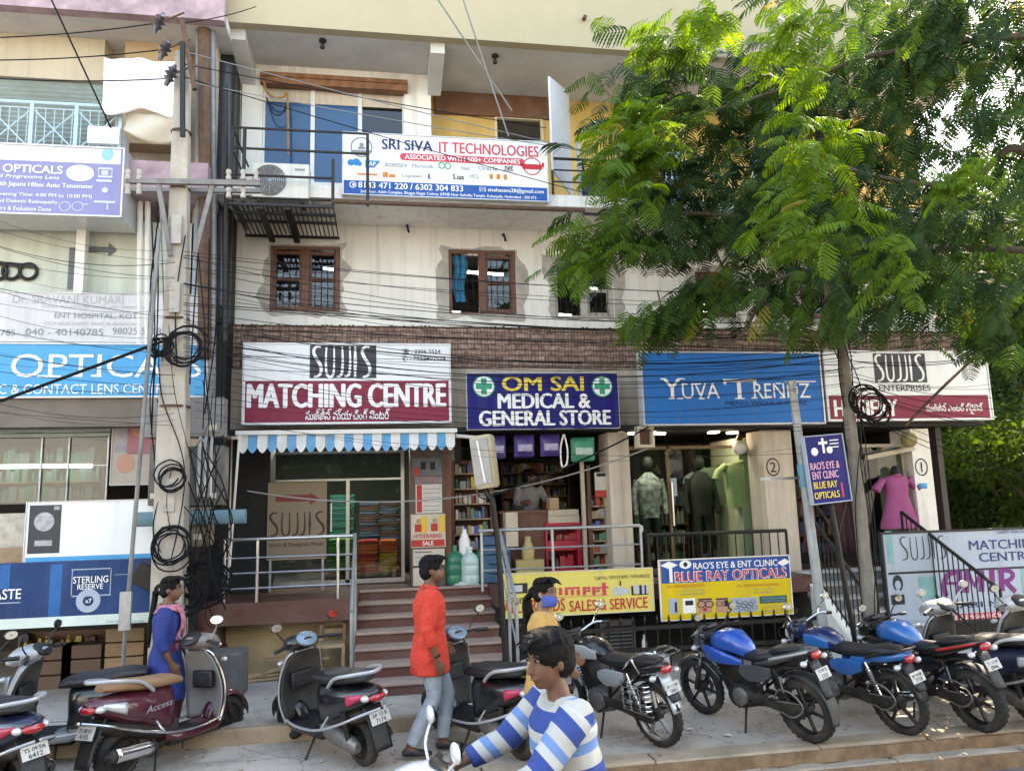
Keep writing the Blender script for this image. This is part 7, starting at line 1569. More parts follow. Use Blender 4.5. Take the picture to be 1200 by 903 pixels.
def hair_cap(root, T, M3, hs, back=True, vol=1., fringe=True):
    b = MB(); b.ball(T(-.022, 0, .045), (.103*hs*vol, .086*hs*vol, .092*hs*vol), 18, 12, M3); b.ball(T(-.05, 0, -.01), (.07*hs*vol, .082*hs*vol, .085*hs), 16, 10, M3)
    if fringe: b.ball(T(.05, 0, .085), (.052*hs, .07*hs, .036*hs*vol), 14, 8, M3)
    r_ = random.Random(5)
    for k in range(60):
        a = r_.uniform(0, 6.28); q = r_.uniform(.2, 1); w0 = T(-.01+.085*q*math.cos(a), .07*q*math.sin(a), .08+.05*math.sqrt(max(0, 1-q*q))*vol); b.tube([w0, w0+M3 @ Vector((.035*math.cos(a)+.02, .03*math.sin(a), .006)), w0+M3 @ Vector((.06*math.cos(a)+.03, .05*math.sin(a), -.022))], [.009, .007, .004], 5)
    for k in range(0):
        b.ball(T(-.01+.09*q*math.cos(a), .075*q*math.sin(a), .075+.05*math.sqrt(max(0, 1-q*q))*vol), .017*vol, 6, 4)
    return b
# --- man in red
STAND = dict(head=(.03, 0, 1.60), neck=(.005, 0, 1.48), chest=(0, 0, 1.32), waist=(0, 0, 1.08), pelvis=(0, 0, .95))
p = at(505, 880, D=6.85); p.z = 0
J = dict(STAND, shL=(0, .19, 1.40), elL=(.02, .24, 1.12), wrL=(.16, .22, .93), shR=(0, -.19, 1.40), elR=(-.05, -.25, 1.10), wrR=(.03, -.25, .85), hpL=(0, .09, .90), knL=(.17, .09, .50), anL=(.12, .09, .085), hpR=(0, -.09, .90), knR=(.02, -.09, .49), anR=(-.20, -.09, .10), face=(1, -.12, -.02), curl=(.6, 0, 0))
M_redk = mat('red_printed_shirt', (.62, .045, .025), .8, var=.28, vscale=55, bump=.3, bscale=60)
root, J, T, M3, C, bo = person('man walking to the right in a long bright red shirt and pale jeans', p, R(4), J, M_sk1)
torso_cloth(root, J, M_redk, 'shirt', .25, 1.55, 1.24, (.215, .18), .03); trousers(root, J, mat('pale_jeans', (.30, .36, .42), .85, var=.2, vscale=9), 'jeans', 1.0, 1.12); shoes(root, J, M_plas)
melt(hair_cap(root, T, M3, 1, vol=1.03), 'hair', M_hair, root, .008, 1, .012, .02)
b = MB(); b.torus(V(C.x+.015, 0, C.z+.13), (.25, 0, 1), .06, .017, 18, 8); b.build('collar', M_redk, root)
b = MB(); b.torus(J['wrR']+V(0, 0, .03), J['wrR']-J['elR'], .029, .006, 14, 6); b.build('wrist_band', M_hair, root)
# --- woman in blue
p = at(190, 880, D=7.25); p.z = 0
F = dict(head=(.03, 0, 1.45), neck=(.005, 0, 1.335), chest=(0, 0, 1.19), waist=(0, 0, .98), pelvis=(0, 0, .86))
J = dict(F, shL=(0, .165, 1.265), elL=(.0, .20, 1.0), wrL=(.14, .18, .86), shR=(0, -.165, 1.265), elR=(-.03, -.21, 1.0), wrR=(.07, -.20, .80), hpL=(0, .08, .81), knL=(.12, .08, .46), anL=(.05, .08, .085), hpR=(0, -.08, .81), knR=(.0, -.08, .45), anR=(-.18, -.08, .10), face=(.95, -.25, -.03))
M_bk = mat('blue_kurta', (.013, .034, .19), .8, var=.18, vscale=9)
root, J, T, M3, C, bo = person('woman in a royal blue tunic with a pink scarf walking behind the maroon scooter', p, R(8), J, M_sk1, .94, True)
torso_cloth(root, J, M_bk, 'tunic', .42, 1.5, 1.1, (.24, .19), .02); trousers(root, J, mat('maroon_leggings', (.10, .02, .03), .8, var=.15), 'leggings', 1.04, .95); shoes(root, J, mat('sandal_brown', (.09, .05, .03), .6))
b = hair_cap(root, T, M3, .95, fringe=False); b.ball(T(-.125, 0, .0), (.05, .05, .055), 12, 8); melt(b, 'hair', M_hair, root, .008, 1, .006, .02)
b = MB(); b.torus(T(-.105, 0, .0), M3 @ V(1, 0, .1), .035, .016, 14, 8); b.build('hair_band', mat('pale_scrunchie', (.55, .48, .42), .8), root)
b = MB(); b.tube(catm([T(-.16, 0, -.02), T(-.17, .01, -.12), V(-.15, .01, 1.12), V(-.155, .0, .92)], 5), [.03, .03, .029, .028, .028, .028, .027, .027, .026, .026, .024, .022, .02, .018, .014, .01], 8); b.build('braid', M_hair, root)
M_dup = mat('pink_scarf', (.46, .17, .22), .85, var=.55, vscale=28)
b = MB(); b.sheet(lambda u, v: V(0, 0, 0), 1, 1); b = MB()
def P_(u, v):
    a = R(-150+300*u); rr = .085+.05*v; return V(.005+rr*math.cos(a)*1.05+.012*math.sin(u*30), rr*math.sin(a)*1.15, 1.335-.07*v*(.6+.7*math.cos(a)**2)-.02)
b.sheet(P_, 28, 6)
for s_ in (-1, 1): b.sheet(lambda u, v: V(.105+.045*math.sin(math.pi*min(1, v*1.5))+.012*math.sin(u*12), s_*(.035+.075*u), 1.285-v*(.52 if s_ > 0 else .40)), 8, 12)
b.build('scarf', M_dup, root, solid=.008)
# --- woman with mask
p = at(640, 850, D=6.35); p.z = 0
dz = -.02
J = {k: (v[0], v[1], v[2]+dz) for k, v in dict(F, shL=(0, .165, 1.265), elL=(.03, .20, 1.0), wrL=(.2, .15, .92), shR=(0, -.165, 1.265), elR=(.0, -.21, 1.0), wrR=(.18, -.16, .88), hpL=(0, .08, .81), knL=(.05, .08, .46), anL=(.0, .08, .105), hpR=(0, -.08, .81), knR=(.03, -.08, .45), anR=(-.02, -.08, .105)).items()}; J['face'] = (.88, -.45, -.02)
root, J, T, M3, C, bo = person('woman with a blue face mask and mustard top before the yellow banner', p, R(-18), J, M_sk2, .96, True, mask=True)
M_mus = mat('mustard_top', (.52, .30, .09), .8, var=.15, vscale=14); torso_cloth(root, J, M_mus, 'tunic', .38, .8, 1.1, (.22, .18), .016); trousers(root, J, mat('cream_trousers', (.42, .38, .3), .85), 'trousers', 1.05, 1.); shoes(root, J, MATS['sandal_brown'])
b = hair_cap(root, T, M3, .97, fringe=False); b.ball(T(-.13, 0, .0), (.045, .04, .05), 10, 8)
for k in range(7): b.tube(catm([T(-.14, (k-3)*.008, .0), T(-.2, (k-3)*.012, -.08), T(-.19, (k-3)*.02+.01, -.2), T(-.165+.01*(k % 3), (k-3)*.022, -.36)], 4), .02, 6)
melt(b, 'hair', M_hair, root, .008, 1, .01, .02)
b = MB(); b.sheet(lambda u, v: T(.098-.006*abs(v-.5)-.085*(2*u-1)**2+.024*math.sin(math.pi*v)*(1-(2*u-1)**2), (2*u-1)*.076, -.015-.095*v), 12, 8); b.build('face_mask', mat('mask_blue', (.05, .09, .36), .8, var=.1), root, solid=.004)
for s_ in (-1, 1): b = MB(); b.tube([T(.015, s_*.077, -.03), T(-.01, s_*.083, .0)], .002, 4); b.build('mask_loop', C_text, root)
# --- shop keeper in the chemist shop
p = at(622, 650, Y=12.0); p.z = PZ+.01
J = dict(STAND, shL=(0, .19, 1.40), elL=(.08, .28, 1.2), wrL=(.3, .3, 1.25), shR=(0, -.19, 1.40), elR=(.1, -.26, 1.16), wrR=(.32, -.2, 1.18), hpL=(0, .09, .90), knL=(.02, .09, .49), anL=(0, .09, .09), hpR=(0, -.09, .90), knR=(.02, -.09, .49), anR=(0, -.09, .09), face=(.3, 1, -.1)); J = {k: (tuple(Vector(v)*.93) if k != 'face' else v) for k, v in J.items()}
root, J, T, M3, C, bo = person('shopkeeper in a grey shirt standing in the dim chemist shop behind the counter', p, R(-80), J, M_sk1, .95)
torso_cloth(root, J, mat('grey_shirt', (.20, .21, .23), .8, var=.1), 'shirt', .12, 1.6, 1.08, (.175, .13)); trousers(root, J, M_dark, 'trousers'); melt(hair_cap(root, T, M3, .95), 'hair', M_hair, root, .01, 1)
# --- rider in the foreground
DR = 3.95
p = at(655, 800, D=DR); RZ = ROADZ
rs_ = scooter('white scooter being ridden on the road by the man in the striped jersey', PW, M_inD, M_seat, ('TS 09 ER', '5518'), mirror_m=PW, cowl=PW)
hd = R(186); base = V(p.x, p.y, RZ)+V(math.cos(hd), math.sin(hd), 0)*.30; rs_.location = base+V(math.cos(hd), math.sin(hd), 0)*.09; rs_.scale = (1.11,)*3; rs_.rotation_euler = (0, 0, hd)
def stripe_mat(n, ax, per, ph=0.):
    m = bpy.data.materials.new(n); m.use_nodes = True; nn = m.node_tree; bb = nn.nodes['Principled BSDF']; Nn = nn.nodes.new; Ln = nn.links.new
    tc = Nn('ShaderNodeTexCoord'); sp = Nn('ShaderNodeVectorMath'); sp.operation = 'DOT_PRODUCT'; sp.inputs[1].default_value = ax; Ln(tc.outputs['Object'], sp.inputs[0])
    ma = Nn('ShaderNodeMath'); ma.operation = 'MULTIPLY_ADD'; ma.inputs[1].default_value = 1/per; ma.inputs[2].default_value = ph; Ln(sp.outputs['Value'], ma.inputs[0])
    fr = Nn('ShaderNodeMath'); fr.operation = 'FRACT'; Ln(ma.outputs[0], fr.inputs[0])
    cr = Nn('ShaderNodeValToRGB'); cr.color_ramp.interpolation = 'CONSTANT'; e = cr.color_ramp.elements
    e[0].position = 0; e[0].color = (.022, .058, .25, 1); e[1].position = .34; e[1].color = (.42, .42, .39, 1)
    for pos, c in ((.60, (.12, .23, .47, 1)), (.80, (.46, .47, .46, 1))): q = e.new(pos); q.color = c
    Ln(fr.outputs[0], cr.inputs[0]); Ln(cr.outputs[0], bb.inputs['Base Color']); bb.inputs['Roughness'].default_value = .85; return m
J = dict(head=(.06, 0, 1.60), neck=(.02, 0, 1.47), chest=(.0, 0, 1.30), waist=(-.06, 0, 1.04), pelvis=(-.08, 0, .90), shL=(.0, .20, 1.375), elL=(.22, .27, 1.16), wrL=(.46, .28, 1.06), shR=(.0, -.20, 1.375), elR=(.22, -.27, 1.16), wrR=(.46, -.28, 1.06), hpL=(-.02, .10, .86), knL=(.40, .14, .74), anL=(.42, .12, .37), hpR=(-.02, -.10, .86), knR=(.40, -.14, .74), anR=(.42, -.12, .37), face=(1, .35, -.12), curl=(.9, 0, 0))
root, J, T, M3, C, bo = person('man in a blue and white striped jersey riding the white scooter on the road', base+V(math.cos(hd), math.sin(hd), 0)*-.31, hd, J, M_sk1, 1.12); root.scale = (1.06, 1.1, 1.02)
torso_cloth(root, J, stripe_mat('striped_jersey', (.1, 0, 1), .26), 'jersey', .05, 1.75, 1.32, (.22, .18), .016, sleeve_m=stripe_mat('striped_sleeve', (.75, 0, -.6), .20), sep=True); trousers(root, J, mat('dark_jeans', (.03, .04, .07), .85, var=.2), 'jeans', 1.1); shoes(root, J, M_plas)
melt(hair_cap(root, T, M3, 1.15, vol=1.06), 'hair', M_hair, root, .008, 1, .012, .02)
# ================================================================== POLES
M_conc = mat('pole_concrete', (.46, .42, .36), .9, var=.18, vscale=3, bump=.4, bscale=30, dirt=(.22, .19, .16), dscale=1.6, damt=.55, streak=True)
YP = 9.0
pb = at(200, 640, Y=YP); pt_ = at(215, 60, Y=YP)
root = thing('utility_pole', 'tall square concrete utility pole between the two buildings, wrapped in cables', 'utility pole', (pb.x, YP, .14)); O = V(pb.x, YP, .14)
dx = (pt_.x-pb.x)/(pt_.z-pb.z); xp = lambda z: pb.x+dx*(z-pb.z)
b = MB(); rg = []
for z, hw in ((.14, .175), (3, .15), (5.0, .11), (6.6, .09), (7.6, .08), (7.62, .06)): rg.append([V(xp(z)+sx*hw, YP+sy*hw*.8, z)-O for sx, sy in ((-1, -1), (1, -1), (1, 1), (-1, 1))])
b.rings(rg, smooth=False); b.build('pole_shaft', M_conc, root, bevel=.02)
b = MB()
for z in (2.2, 4.4, 5.2): b.box(xp(z)-.05-O.x, xp(z)+.06-O.x, -.145, -.12, z-O.z, z+.35-O.z)
b.build('recess_panel', M_cement, root)
def arm(qa, qb, w_, m=M_rust, dy=-.16, name='cross_arm'):
    a, c = at(*qa, Y=YP+dy), at(*qb, Y=YP+dy); b = MB(); b.beam(a-O, c-O, .05, w_); b.build(name, m, root); return a, c
M_agal = mat('weathered_galvanised', (.22, .21, .20), .6, .3, var=.25, vscale=5, dirt=(.12, .09, .07), dscale=4, damt=.5)
arm((148, 212), (305, 215), .06, M_agal); arm((148, 222), (305, 224), .05, M_agal, .14); arm((185, 212), (200, 300), .035, M_agal, -.15, 'brace'); arm((250, 213), (228, 300), .035, M_agal, -.15, 'brace')
arm((213, 22), (228, 105), .06); arm((214, 50), (214, 160), .05, M_black, -.18)
b = MB()
for z in (4.35, 5.9, 6.6, 3.35): b.torus((xp(z)-O.x, 0, z-O.z), (0, 0, 1), .16 if z < 4 else .13 if z < 5.5 else .105, .014, 16, 6)
b.build('steel_band', M_rust, root)
INS = []
for k, q in enumerate(((186, 27), (193, 58), (200, 88))):
    a = at(*q, Y=YP-.18); b = MB(); d = V(.35, 0, .94).normalized(); Mi = Matrix.Translation(a-O) @ d.to_track_quat('Z', 'Y').to_matrix().to_4x4()
    b.lathe([(0, -.14), (.025, -.14), (.03, -.08), (.06, -.05), (.03, -.02), (.075, .01), (.035, .04), (.06, .07), (.03, .1), (.015, .14), (0, .14)], 14, Mi); b.build('insulator', mat('dark_porcelain', (.05, .045, .06), .2, spec=.8), root); INS.append(a)
    c = at(q[0]+30, q[1]-12, Y=YP-.18); b = MB(); b.tube([a-O, c-O], .012, 6); b.build('insulator_pin', M_rust, root)
for k, q in enumerate(((150, 205), (163, 205), (150, 222), (163, 222), (268, 205), (285, 205), (268, 226), (285, 226), (300, 206))):
    a = at(*q, Y=YP-.17); b = MB(); b.lathe([(0, -.06), (.028, -.06), (.032, -.03), (.02, 0), (.032, .03), (.028, .06), (0, .06)], 10, Matrix.Translation(a-O)); b.build('bracket', M_cement, root)
M_wire = mat('black_cable', (.007, .007, .008), .7, var=.2, spec=.15); M_wireg = mat('grey_cable', (.20, .20, .20), .6, var=.2); M_wirew = mat('white_cable', (.5, .5, .48), .6)
# cable coils on the pole
def coil(q, Y, r, n, label, m=M_wire, seed=0, rr=.009, sq=1.):
    c = at(*q, Y=Y); r_ = random.Random(seed); pts = []
    for i in range(n*20):
        a = 2*math.pi*i/20; k = r*(1+.13*math.sin(i*.23+seed)+.10*math.sin(i*.071+2*seed)+.07*r_.random()); pts.append(V(k*math.cos(a)+.03*math.sin(i*.05), .035*math.sin(i*.31)+.02*r_.random(), k*math.sin(a)*sq-.04*math.sin(i*.043+seed)))
    b = MB(); b.tube(pts, rr, 5); o = b.build('cable_coil', m); o.location = c; tag(o, label, 'cable coil')
coil((200, 560), 8.78, .125, 5, 'small black cable coil hung in the middle of the concrete pole', seed=1); coil((200, 640), 8.76, .175, 7, 'large black cable coil hung lower on the concrete pole', seed=2); coil((216, 406), 8.76, .18, 7, 'black cable coil hung on the concrete pole beside the sky blue sign', seed=3)
coil((238, 683), 9.0, .25, 8, 'loose tangle of black cable beside the plinth corner', seed=4, sq=.75); coil((215, 700), 8.9, .2, 6, 'dark messy cable tangle low behind the woman in blue', seed=8, sq=.9); coil((187, 404), 8.85, .1, 6, 'tight small cable coil left of the pole on the sky blue sign', seed=5); coil((1019, 471), 8.0, .19, 6, 'black cable coil on the right hand pole before the white and maroon sign', seed=6); coil((1026, 478), 8.05, .17, 4, 'thinner cable coil overlapping the one on the right hand pole', seed=7, rr=.006)
def hang(pts, name, label, r=.012, m=M_wire, group=None, parent=None):
    b = MB(); b.tube(catm(pts, 8), r, 5); o = b.build(name, m); tag(o, label, 'cable', group); return o
rw = random.Random(21)
for k in range(24):                                           # drooping strands around the pole and boxes
    q0 = (rw.uniform(178, 262), rw.uniform(380, 640)); q1 = (rw.uniform(190, 275), rw.uniform(640, 760)); Yk = rw.uniform(8.85, 9.15)
    a, c = at(*q0, Y=Yk), at(*q1, Y=Yk); mid = (a+c)/2+V(rw.uniform(-.35, .35), -.05, rw.uniform(-.5, .1))
    hang([a, a*.6+mid*.4+V(rw.uniform(-.1, .1), 0, 0), mid, c], 'hanging_cable', 'black cable strand drooping around the foot of the concrete pole', rw.uniform(.004, .009), group='cable strands around the concrete pole')
for k in range(16):
    q0 = (rw.uniform(170, 262), rw.uniform(225, 300)); q1 = (q0[0]+rw.uniform(-16, 16), rw.uniform(380, 560)); Yk = rw.uniform(8.85, 9.4)
    a, c = at(*q0, Y=Yk), at(*q1, Y=Yk); hang([a, (a+c)/2+V(rw.uniform(-.06, .06), 0, 0), c], 'hanging_cable', 'thin cable running down beside the concrete pole below the cross arm', rw.uniform(.005, .01), rw.choice((M_wire, M_wireg, M_wire)), group='cables running down beside the concrete pole')
# slanting steel pole at left
a, c = at(148, 725, Y=8.7), at(187, 268, Y=8.7); b = MB(); b.tube([V(a.x-.02, 8.7, .14), a, c], .022, 10); o = tag(b.build('steel_pole', M_eb0), 'thin leaning galvanised pole standing left of the concrete pole', 'pole')
b = MB(); b.box(a.x-.05, a.x+.06, 8.62, 8.66, a.z-.1, a.z+.28); b.build('clamp_plate', M_galv, o)
# grey steel lamp pole on the right
YR = 8.3
a, c = at(968, 760, Y=YR), at(928, 450, Y=YR); root = thing('steel_pole', 'pale grey leaning steel pole in front of the blue menswear sign', 'pole', V(a.x, YR, 0)); O = V(a.x, YR, 0); k_ = (c.x-a.x)/(c.z-a.z); xb = a.x-k_*a.z
b = MB(); b.tube([V(xb, YR, 0)-O, a-O, (a+c)/2-O, c-O], [.065, .058, .052, .045], 14); b.build('pole_shaft', mat('pole_grey_paint', (.36, .39, .40), .5, .2, var=.15, vscale=6, dirt=(.2, .18, .15), dscale=4, damt=.5), root)
b = MB(); d = (c-a).normalized(); b.tube([c-O, c+d*.04-O], .06, 14); b.build('pole_cap', M_galv, root)
b = MB(); m = a*.36+c*.64; b.tube([m-O-d*.12, m-O+d*.14], .062, 14); b.build('blue_collar', mat('collar_blue', (.12, .30, .42), .5, var=.2), root)
b = MB(); b.beam(m-O-V(.55, .0, .02), m-O+V(.65, .0, 0), .03, .03); b.build('cross_bar', M_galv, root)
# cabled concrete pole (right)
YC = 8.15
a, c = at(1017, 690, Y=YC), at(986, 398, Y=YC); k_ = (c.x-a.x)/(c.z-a.z); xb = a.x-k_*a.z
root = thing('utility_pole', 'slim weathered concrete pole wrapped in cables before the right hand stair', 'utility pole', V(xb, YC, 0)); O = V(xb, YC, 0)
b = MB(); b.tube([V(0, 0, 0), a-O, (a+c)/2-O, c-O, c+(c-a)*1.0-O], [.09, .08, .07, .062, .05], 12); b.build('pole_shaft', mat('dark_pole_concrete', (.24, .22, .19), .95, var=.3, vscale=5, bump=.5, bscale=25, dirt=(.09, .075, .06), dscale=2, damt=.7, streak=True), root)
for k in range(6):
    b = MB(); ph = rw.uniform(0, 6.28); pts = []
    for i in range(9): t = .15+.95*i/8; w_ = V(xb, YC, 0)+(c-V(xb, YC, 0))*t; pts.append(w_+V(.10*math.cos(ph+i*rw.uniform(.1, .6)), .10*math.sin(ph+i*.3)-.03, 0)-O)
    b.tube(catm(pts, 3), rw.uniform(.005, .009), 5); b.build('cable', M_wire, root)
# small clinic sign on an iron post
YT = 8.0
s = Sign('pole_sign', 'small tilted navy clinic sign on a black post between the two right hand poles', 'sign', (947, 509, 997, 589), YT, .05, C_navy, fw=.012, frame=C_paleb)
s.text('lettering', flat('letter_pale_pink', (.72, .40, .55), .45), [("RAO'S EYE &", (950, 540, 987, 549), .03), ('ENT CLINIC', (952, 551, 985, 560), .03)])
s.text('yellow_lettering', C_yell, [('BLUE RAY', (953, 563, 983, 571), .03), ('OPTICALS', (953, 575, 985, 583), .03)])
def f_(b, y, P):
    p = P(957, 528); disc(b, p.x, p.z, .045, y); p = P(968, 520); rectf(b, p.x-.015, p.x+.015, p.z-.1, p.z+.07, y); rectf(b, p.x-.06, p.x+.06, p.z+.0, p.z+.03, y-.001); p = P(976, 527); disc(b, p.x, p.z, .04, y)
    for k in range(3): p = P(983, 516+4*k); rectf(b, p.x-.07, p.x+.05, p.z-.006, p.z+.006, y)
s.draw('emblem', C_text, f_); s.draw('red_arrow', C_pink, lambda b, y, P: rectf(b, P(989, 575).x-.012, P(989, 575).x+.012, P(989, 583).z, P(989, 566).z, y))
s.root.rotation_euler = (0, R(-4), R(6))
a = at(972, 592, Y=YT+.06); b = MB(); b.tube([V(a.x+.22, YT+.06, 0), V(a.x+.02, YT+.06, a.z)], .03, 8); b.tube([V(a.x+.07, YT+.06, a.z-.35), V(a.x-.15, YT+.06, a.z)], .014, 6); b.tube([V(a.x+.07, YT+.06, a.z-.35), V(a.x+.2, YT+.06, a.z)], .014, 6); o = b.build('post', M_black, s.root)
me = o.data; Mi = (Matrix.Translation(s.root.location) @ Matrix.Rotation(R(6), 4, 'Z') @ Matrix.Rotation(R(-4), 4, 'Y')).inverted(); me.transform(Mi)
# flood light on a slanting arm in front of the chemist shop
YF = 9.2
p = at(568, 541, Y=YF); root = thing('flood_light', 'large rectangular flood light on a slanting black pole below the navy sign', 'flood light', p)
Mf = Matrix.Rotation(R(-28), 4, 'Z') @ Matrix.Rotation(R(-6), 4, 'Y'); hh = (at(568, 510, Y=YF).z-at(568, 572, Y=YF).z)/2
b = MB(); b.loft([(-hh, 0, 0, .11, .09, 5), (-hh*.9, 0, 0, .135, .10, 6), (hh*.9, 0, 0, .14, .10, 6), (hh, 0, 0, .12, .09, 5)], 20, ax='z'); b.v = [tuple(Mf @ Vector(q)) for q in b.v]; b.build('housing', mat('aged_cream_housing', (.45, .40, .27), .5, var=.12, vscale=5, dirt=(.2, .17, .12), dscale=4, damt=.5), root)
b = MB(); b.box(-.105, .105, -.115, -.098, -hh*.86, hh*.86, Mf); b.build('lens', mat('dusty_lens', (.24, .25, .25), .25, spec=.7, var=.2, vscale=5), root)
b = MB(); b.tube([Mf @ V(.02, -.122, -hh*.8), Mf @ V(-.02, -.122, hh*.8)], .012, 8); b.build('lamp_tube', C_text, root)
q0 = at(577, 585, Y=YF)-p; q1 = at(584, 640, Y=YF)-p; q2 = at(594, 800, Y=YF)-p; q2.z = .14-p.z
b = MB(); b.tube([V(0, .05, -hh+.02), q0+V(-.05, 0, .05), q0, q1, q2], .035, 8); b.build('arm', M_black, root)
b = MB(); b.torus(V(0, .02, -hh-.02), (0, 1, 0), .1, .012, 16, 6); b.build('bracket', M_rust, root)

# ================================================================== OVERHEAD WIRES
def wire(q0, Y0, q1, Y1, sag=.15, r=.008, label=None, group=None, m=M_wire):
    a, c = at(*q0, Y=Y0), at(*q1, Y=Y1); pts = [a+(c-a)*(i/14)-V(0, 0, 4*sag*(i/14)*(1-i/14)) for i in range(15)]
    b = MB(); b.tube(pts, r, 4, False); o = b.build('overhead_wire', m); tag(o, label, 'wire', group)
G1 = 'wires crossing the first floor windows'
for k in range(26):
    y0 = 294+k*5.2+rw.uniform(-9, 9); y1 = 330+k*3.6+rw.uniform(-14, 14); wire((215, y0), 8.8, (1010+rw.uniform(-15, 5), y1+20), 8.2, rw.uniform(.0, .42), rw.uniform(.003, .0065), 'dark overhead wire from the concrete pole across the first floor to the right hand pole', G1)
for k in range(12):
    y0 = 430+k*9; wire((228, y0-40), 8.85, (1000, 425+k*9+rw.uniform(-8, 8)), 8.1, rw.uniform(.1, .45), rw.uniform(.002, .0045), 'thin low cable hanging across the shop signs between the two poles', 'cables across the shop signs')
for k in range(20):
    y1 = 235+k*13+rw.uniform(-6, 6); wire((205, 290+k*11+rw.uniform(-8, 8)), 8.8, (-60, y1), 8.6, rw.uniform(.0, .2), rw.uniform(.002, .005), 'thin wire fanning from the concrete pole over the left building', 'wires fanning over the left building')
for k, (y0, y1) in enumerate(((27, 45), (58, 70), (92, 88))): wire((186+7*k, y0), 8.82, (-60, y1), 8.7, .05, .007, ('top', 'middle', 'lowest')[k]+' of the three line wires on the pole insulators running left', None)
for k, (y0, y1, x1) in enumerate(((27, 8, 300), (60, 180, 700), (90, 230, 700), (95, 178, 690), (75, 150, 640))): wire((215, y0), 8.82, (x1, y1), 9.5, .03, .006, 'thin wire from the pole top across the upper balcony', 'wires across the upper balcony', M_wireg if k % 2 else M_wire)
for k, (q0, q1) in enumerate((((58, -5), (130, 150)), ((510, -5), (600, 130)), ((540, -8), (596, 160)), ((0, 470), (190, 400)))): wire(q0, 9.0 if k != 3 else 8.5, q1, 9.3 if k != 3 else 8.8, .0, .012 if k != 3 else .02, ('steep dark wire crossing the upper left shutters', 'pale twin wire slanting over the cream parapet', 'second slanting wire over the cream parapet', 'thick black cable crossing the sky blue sign')[k], None, (M_wire, M_wireg, M_wireg, M_wire)[k])
wire((290, 575), 9.9, (760, 525), 9.3, .35, .012, 'grey cable sagging in front of the striped awning shop toward the menswear shop', None, M_wireg); wire((572, 582), 9.2, (760, 500), 9.6, .05, .014, 'black cable rising from the flood light to the blue menswear sign', None)
for k in range(16): wire((1000, 405+k*5+rw.uniform(-4, 4)), 8.1, (1260, 330+k*16+rw.uniform(-8, 8)), 7.6, rw.uniform(0, .25), rw.uniform(.003, .006), 'dark wire running from the right hand pole past the trees', 'wires right of the building')
wire((1060, 500), 8.4, (1200, 370), 7.8, -.05, .018, 'rusty brown cable rising steeply from the right sign to the upper right', None, M_rust)

# ================================================================== TREES
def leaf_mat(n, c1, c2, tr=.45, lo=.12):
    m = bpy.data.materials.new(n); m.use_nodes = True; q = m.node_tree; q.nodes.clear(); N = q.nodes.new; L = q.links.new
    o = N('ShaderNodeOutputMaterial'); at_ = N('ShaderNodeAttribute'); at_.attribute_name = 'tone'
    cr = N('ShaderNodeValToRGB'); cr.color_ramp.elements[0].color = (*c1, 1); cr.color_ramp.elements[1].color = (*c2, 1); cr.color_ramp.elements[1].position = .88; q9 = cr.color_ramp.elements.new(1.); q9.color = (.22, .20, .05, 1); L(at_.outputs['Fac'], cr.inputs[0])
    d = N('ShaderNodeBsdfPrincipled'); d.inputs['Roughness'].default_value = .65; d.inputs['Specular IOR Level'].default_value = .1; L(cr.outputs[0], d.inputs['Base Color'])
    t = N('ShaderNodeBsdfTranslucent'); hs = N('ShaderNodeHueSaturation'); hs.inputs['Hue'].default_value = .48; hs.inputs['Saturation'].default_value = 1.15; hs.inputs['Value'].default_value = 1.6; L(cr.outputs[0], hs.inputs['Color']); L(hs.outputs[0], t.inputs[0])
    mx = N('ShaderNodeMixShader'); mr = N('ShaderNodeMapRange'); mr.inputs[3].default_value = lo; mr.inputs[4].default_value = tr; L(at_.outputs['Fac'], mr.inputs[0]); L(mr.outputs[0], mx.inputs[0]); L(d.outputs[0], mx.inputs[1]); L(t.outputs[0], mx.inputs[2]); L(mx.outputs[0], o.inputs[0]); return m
M_leaf = leaf_mat('feathery_leaf', (.022, .05, .022), (.10, .185, .025), .5); M_leaf2 = leaf_mat('broad_leaf', (.018, .045, .014), (.07, .125, .02), .3)
M_bark = mat('bark', (.12, .095, .07), .95, var=.3, vscale=8, bump=.8, bscale=25, stretch=(4, 4, 1))
def frond_template(seed, npair=10, L=.42):
    r_ = np.random.RandomState(seed); vs = []; fs = []
    for k in range(npair):
        t = (k+1.1)/(npair+.5); base = np.array([L*t, 0, -.22*L*t*t]); pl = L*.36*np.sin(np.pi*(.2+.76*t))**.7+.02
        for s_ in (-1, 1):
            d = np.array([.42+r_.uniform(-.08, .08), s_*.9, -.12+r_.uniform(-.1, .1)]); d /= np.linalg.norm(d); ns = 9; tw = r_.uniform(-.5, .5)
            side = np.cross(d, [0, 0, 1.]); side /= np.linalg.norm(side); side = side*math.cos(tw)+np.array([0, 0, 1.])*math.sin(tw); i0 = len(vs)
            for j in range(ns+1):
                u = j/ns; p = base+d*pl*u+np.array([0, 0, -.45*pl*u*u]); w_ = .0145*math.sin(math.pi*(.12+.84*u))**.6*(1.1 if j % 2 else .62); vs.extend([p+side*w_+d*.004*(j % 2), p-side*w_+d*.004*(j % 2)])
            for j in range(ns): a = i0+2*j; fs.append((a, a+1, a+3, a+2))
    i = len(vs); vs.extend([np.array([0, -.003, 0]), np.array([0, .003, 0]), np.array([L, .002, -.22*L]), np.array([L, -.002, -.22*L])]); fs.append((i, i+1, i+2, i+3))
    return np.array(vs), np.array(fs)
FT = [frond_template(s_) for s_ in (1, 2, 3)]
def frame_from(d, roll):
    d = d/np.linalg.norm(d); up = np.array([0, 0, 1.]); s_ = np.cross(up, d); n = np.linalg.norm(s_); s_ = s_/n if n > .05 else np.array([1., 0, 0]); u = np.cross(d, s_)
    c, k = math.cos(roll), math.sin(roll); return np.stack([d, s_*c+u*k, u*c-s_*k], 1)
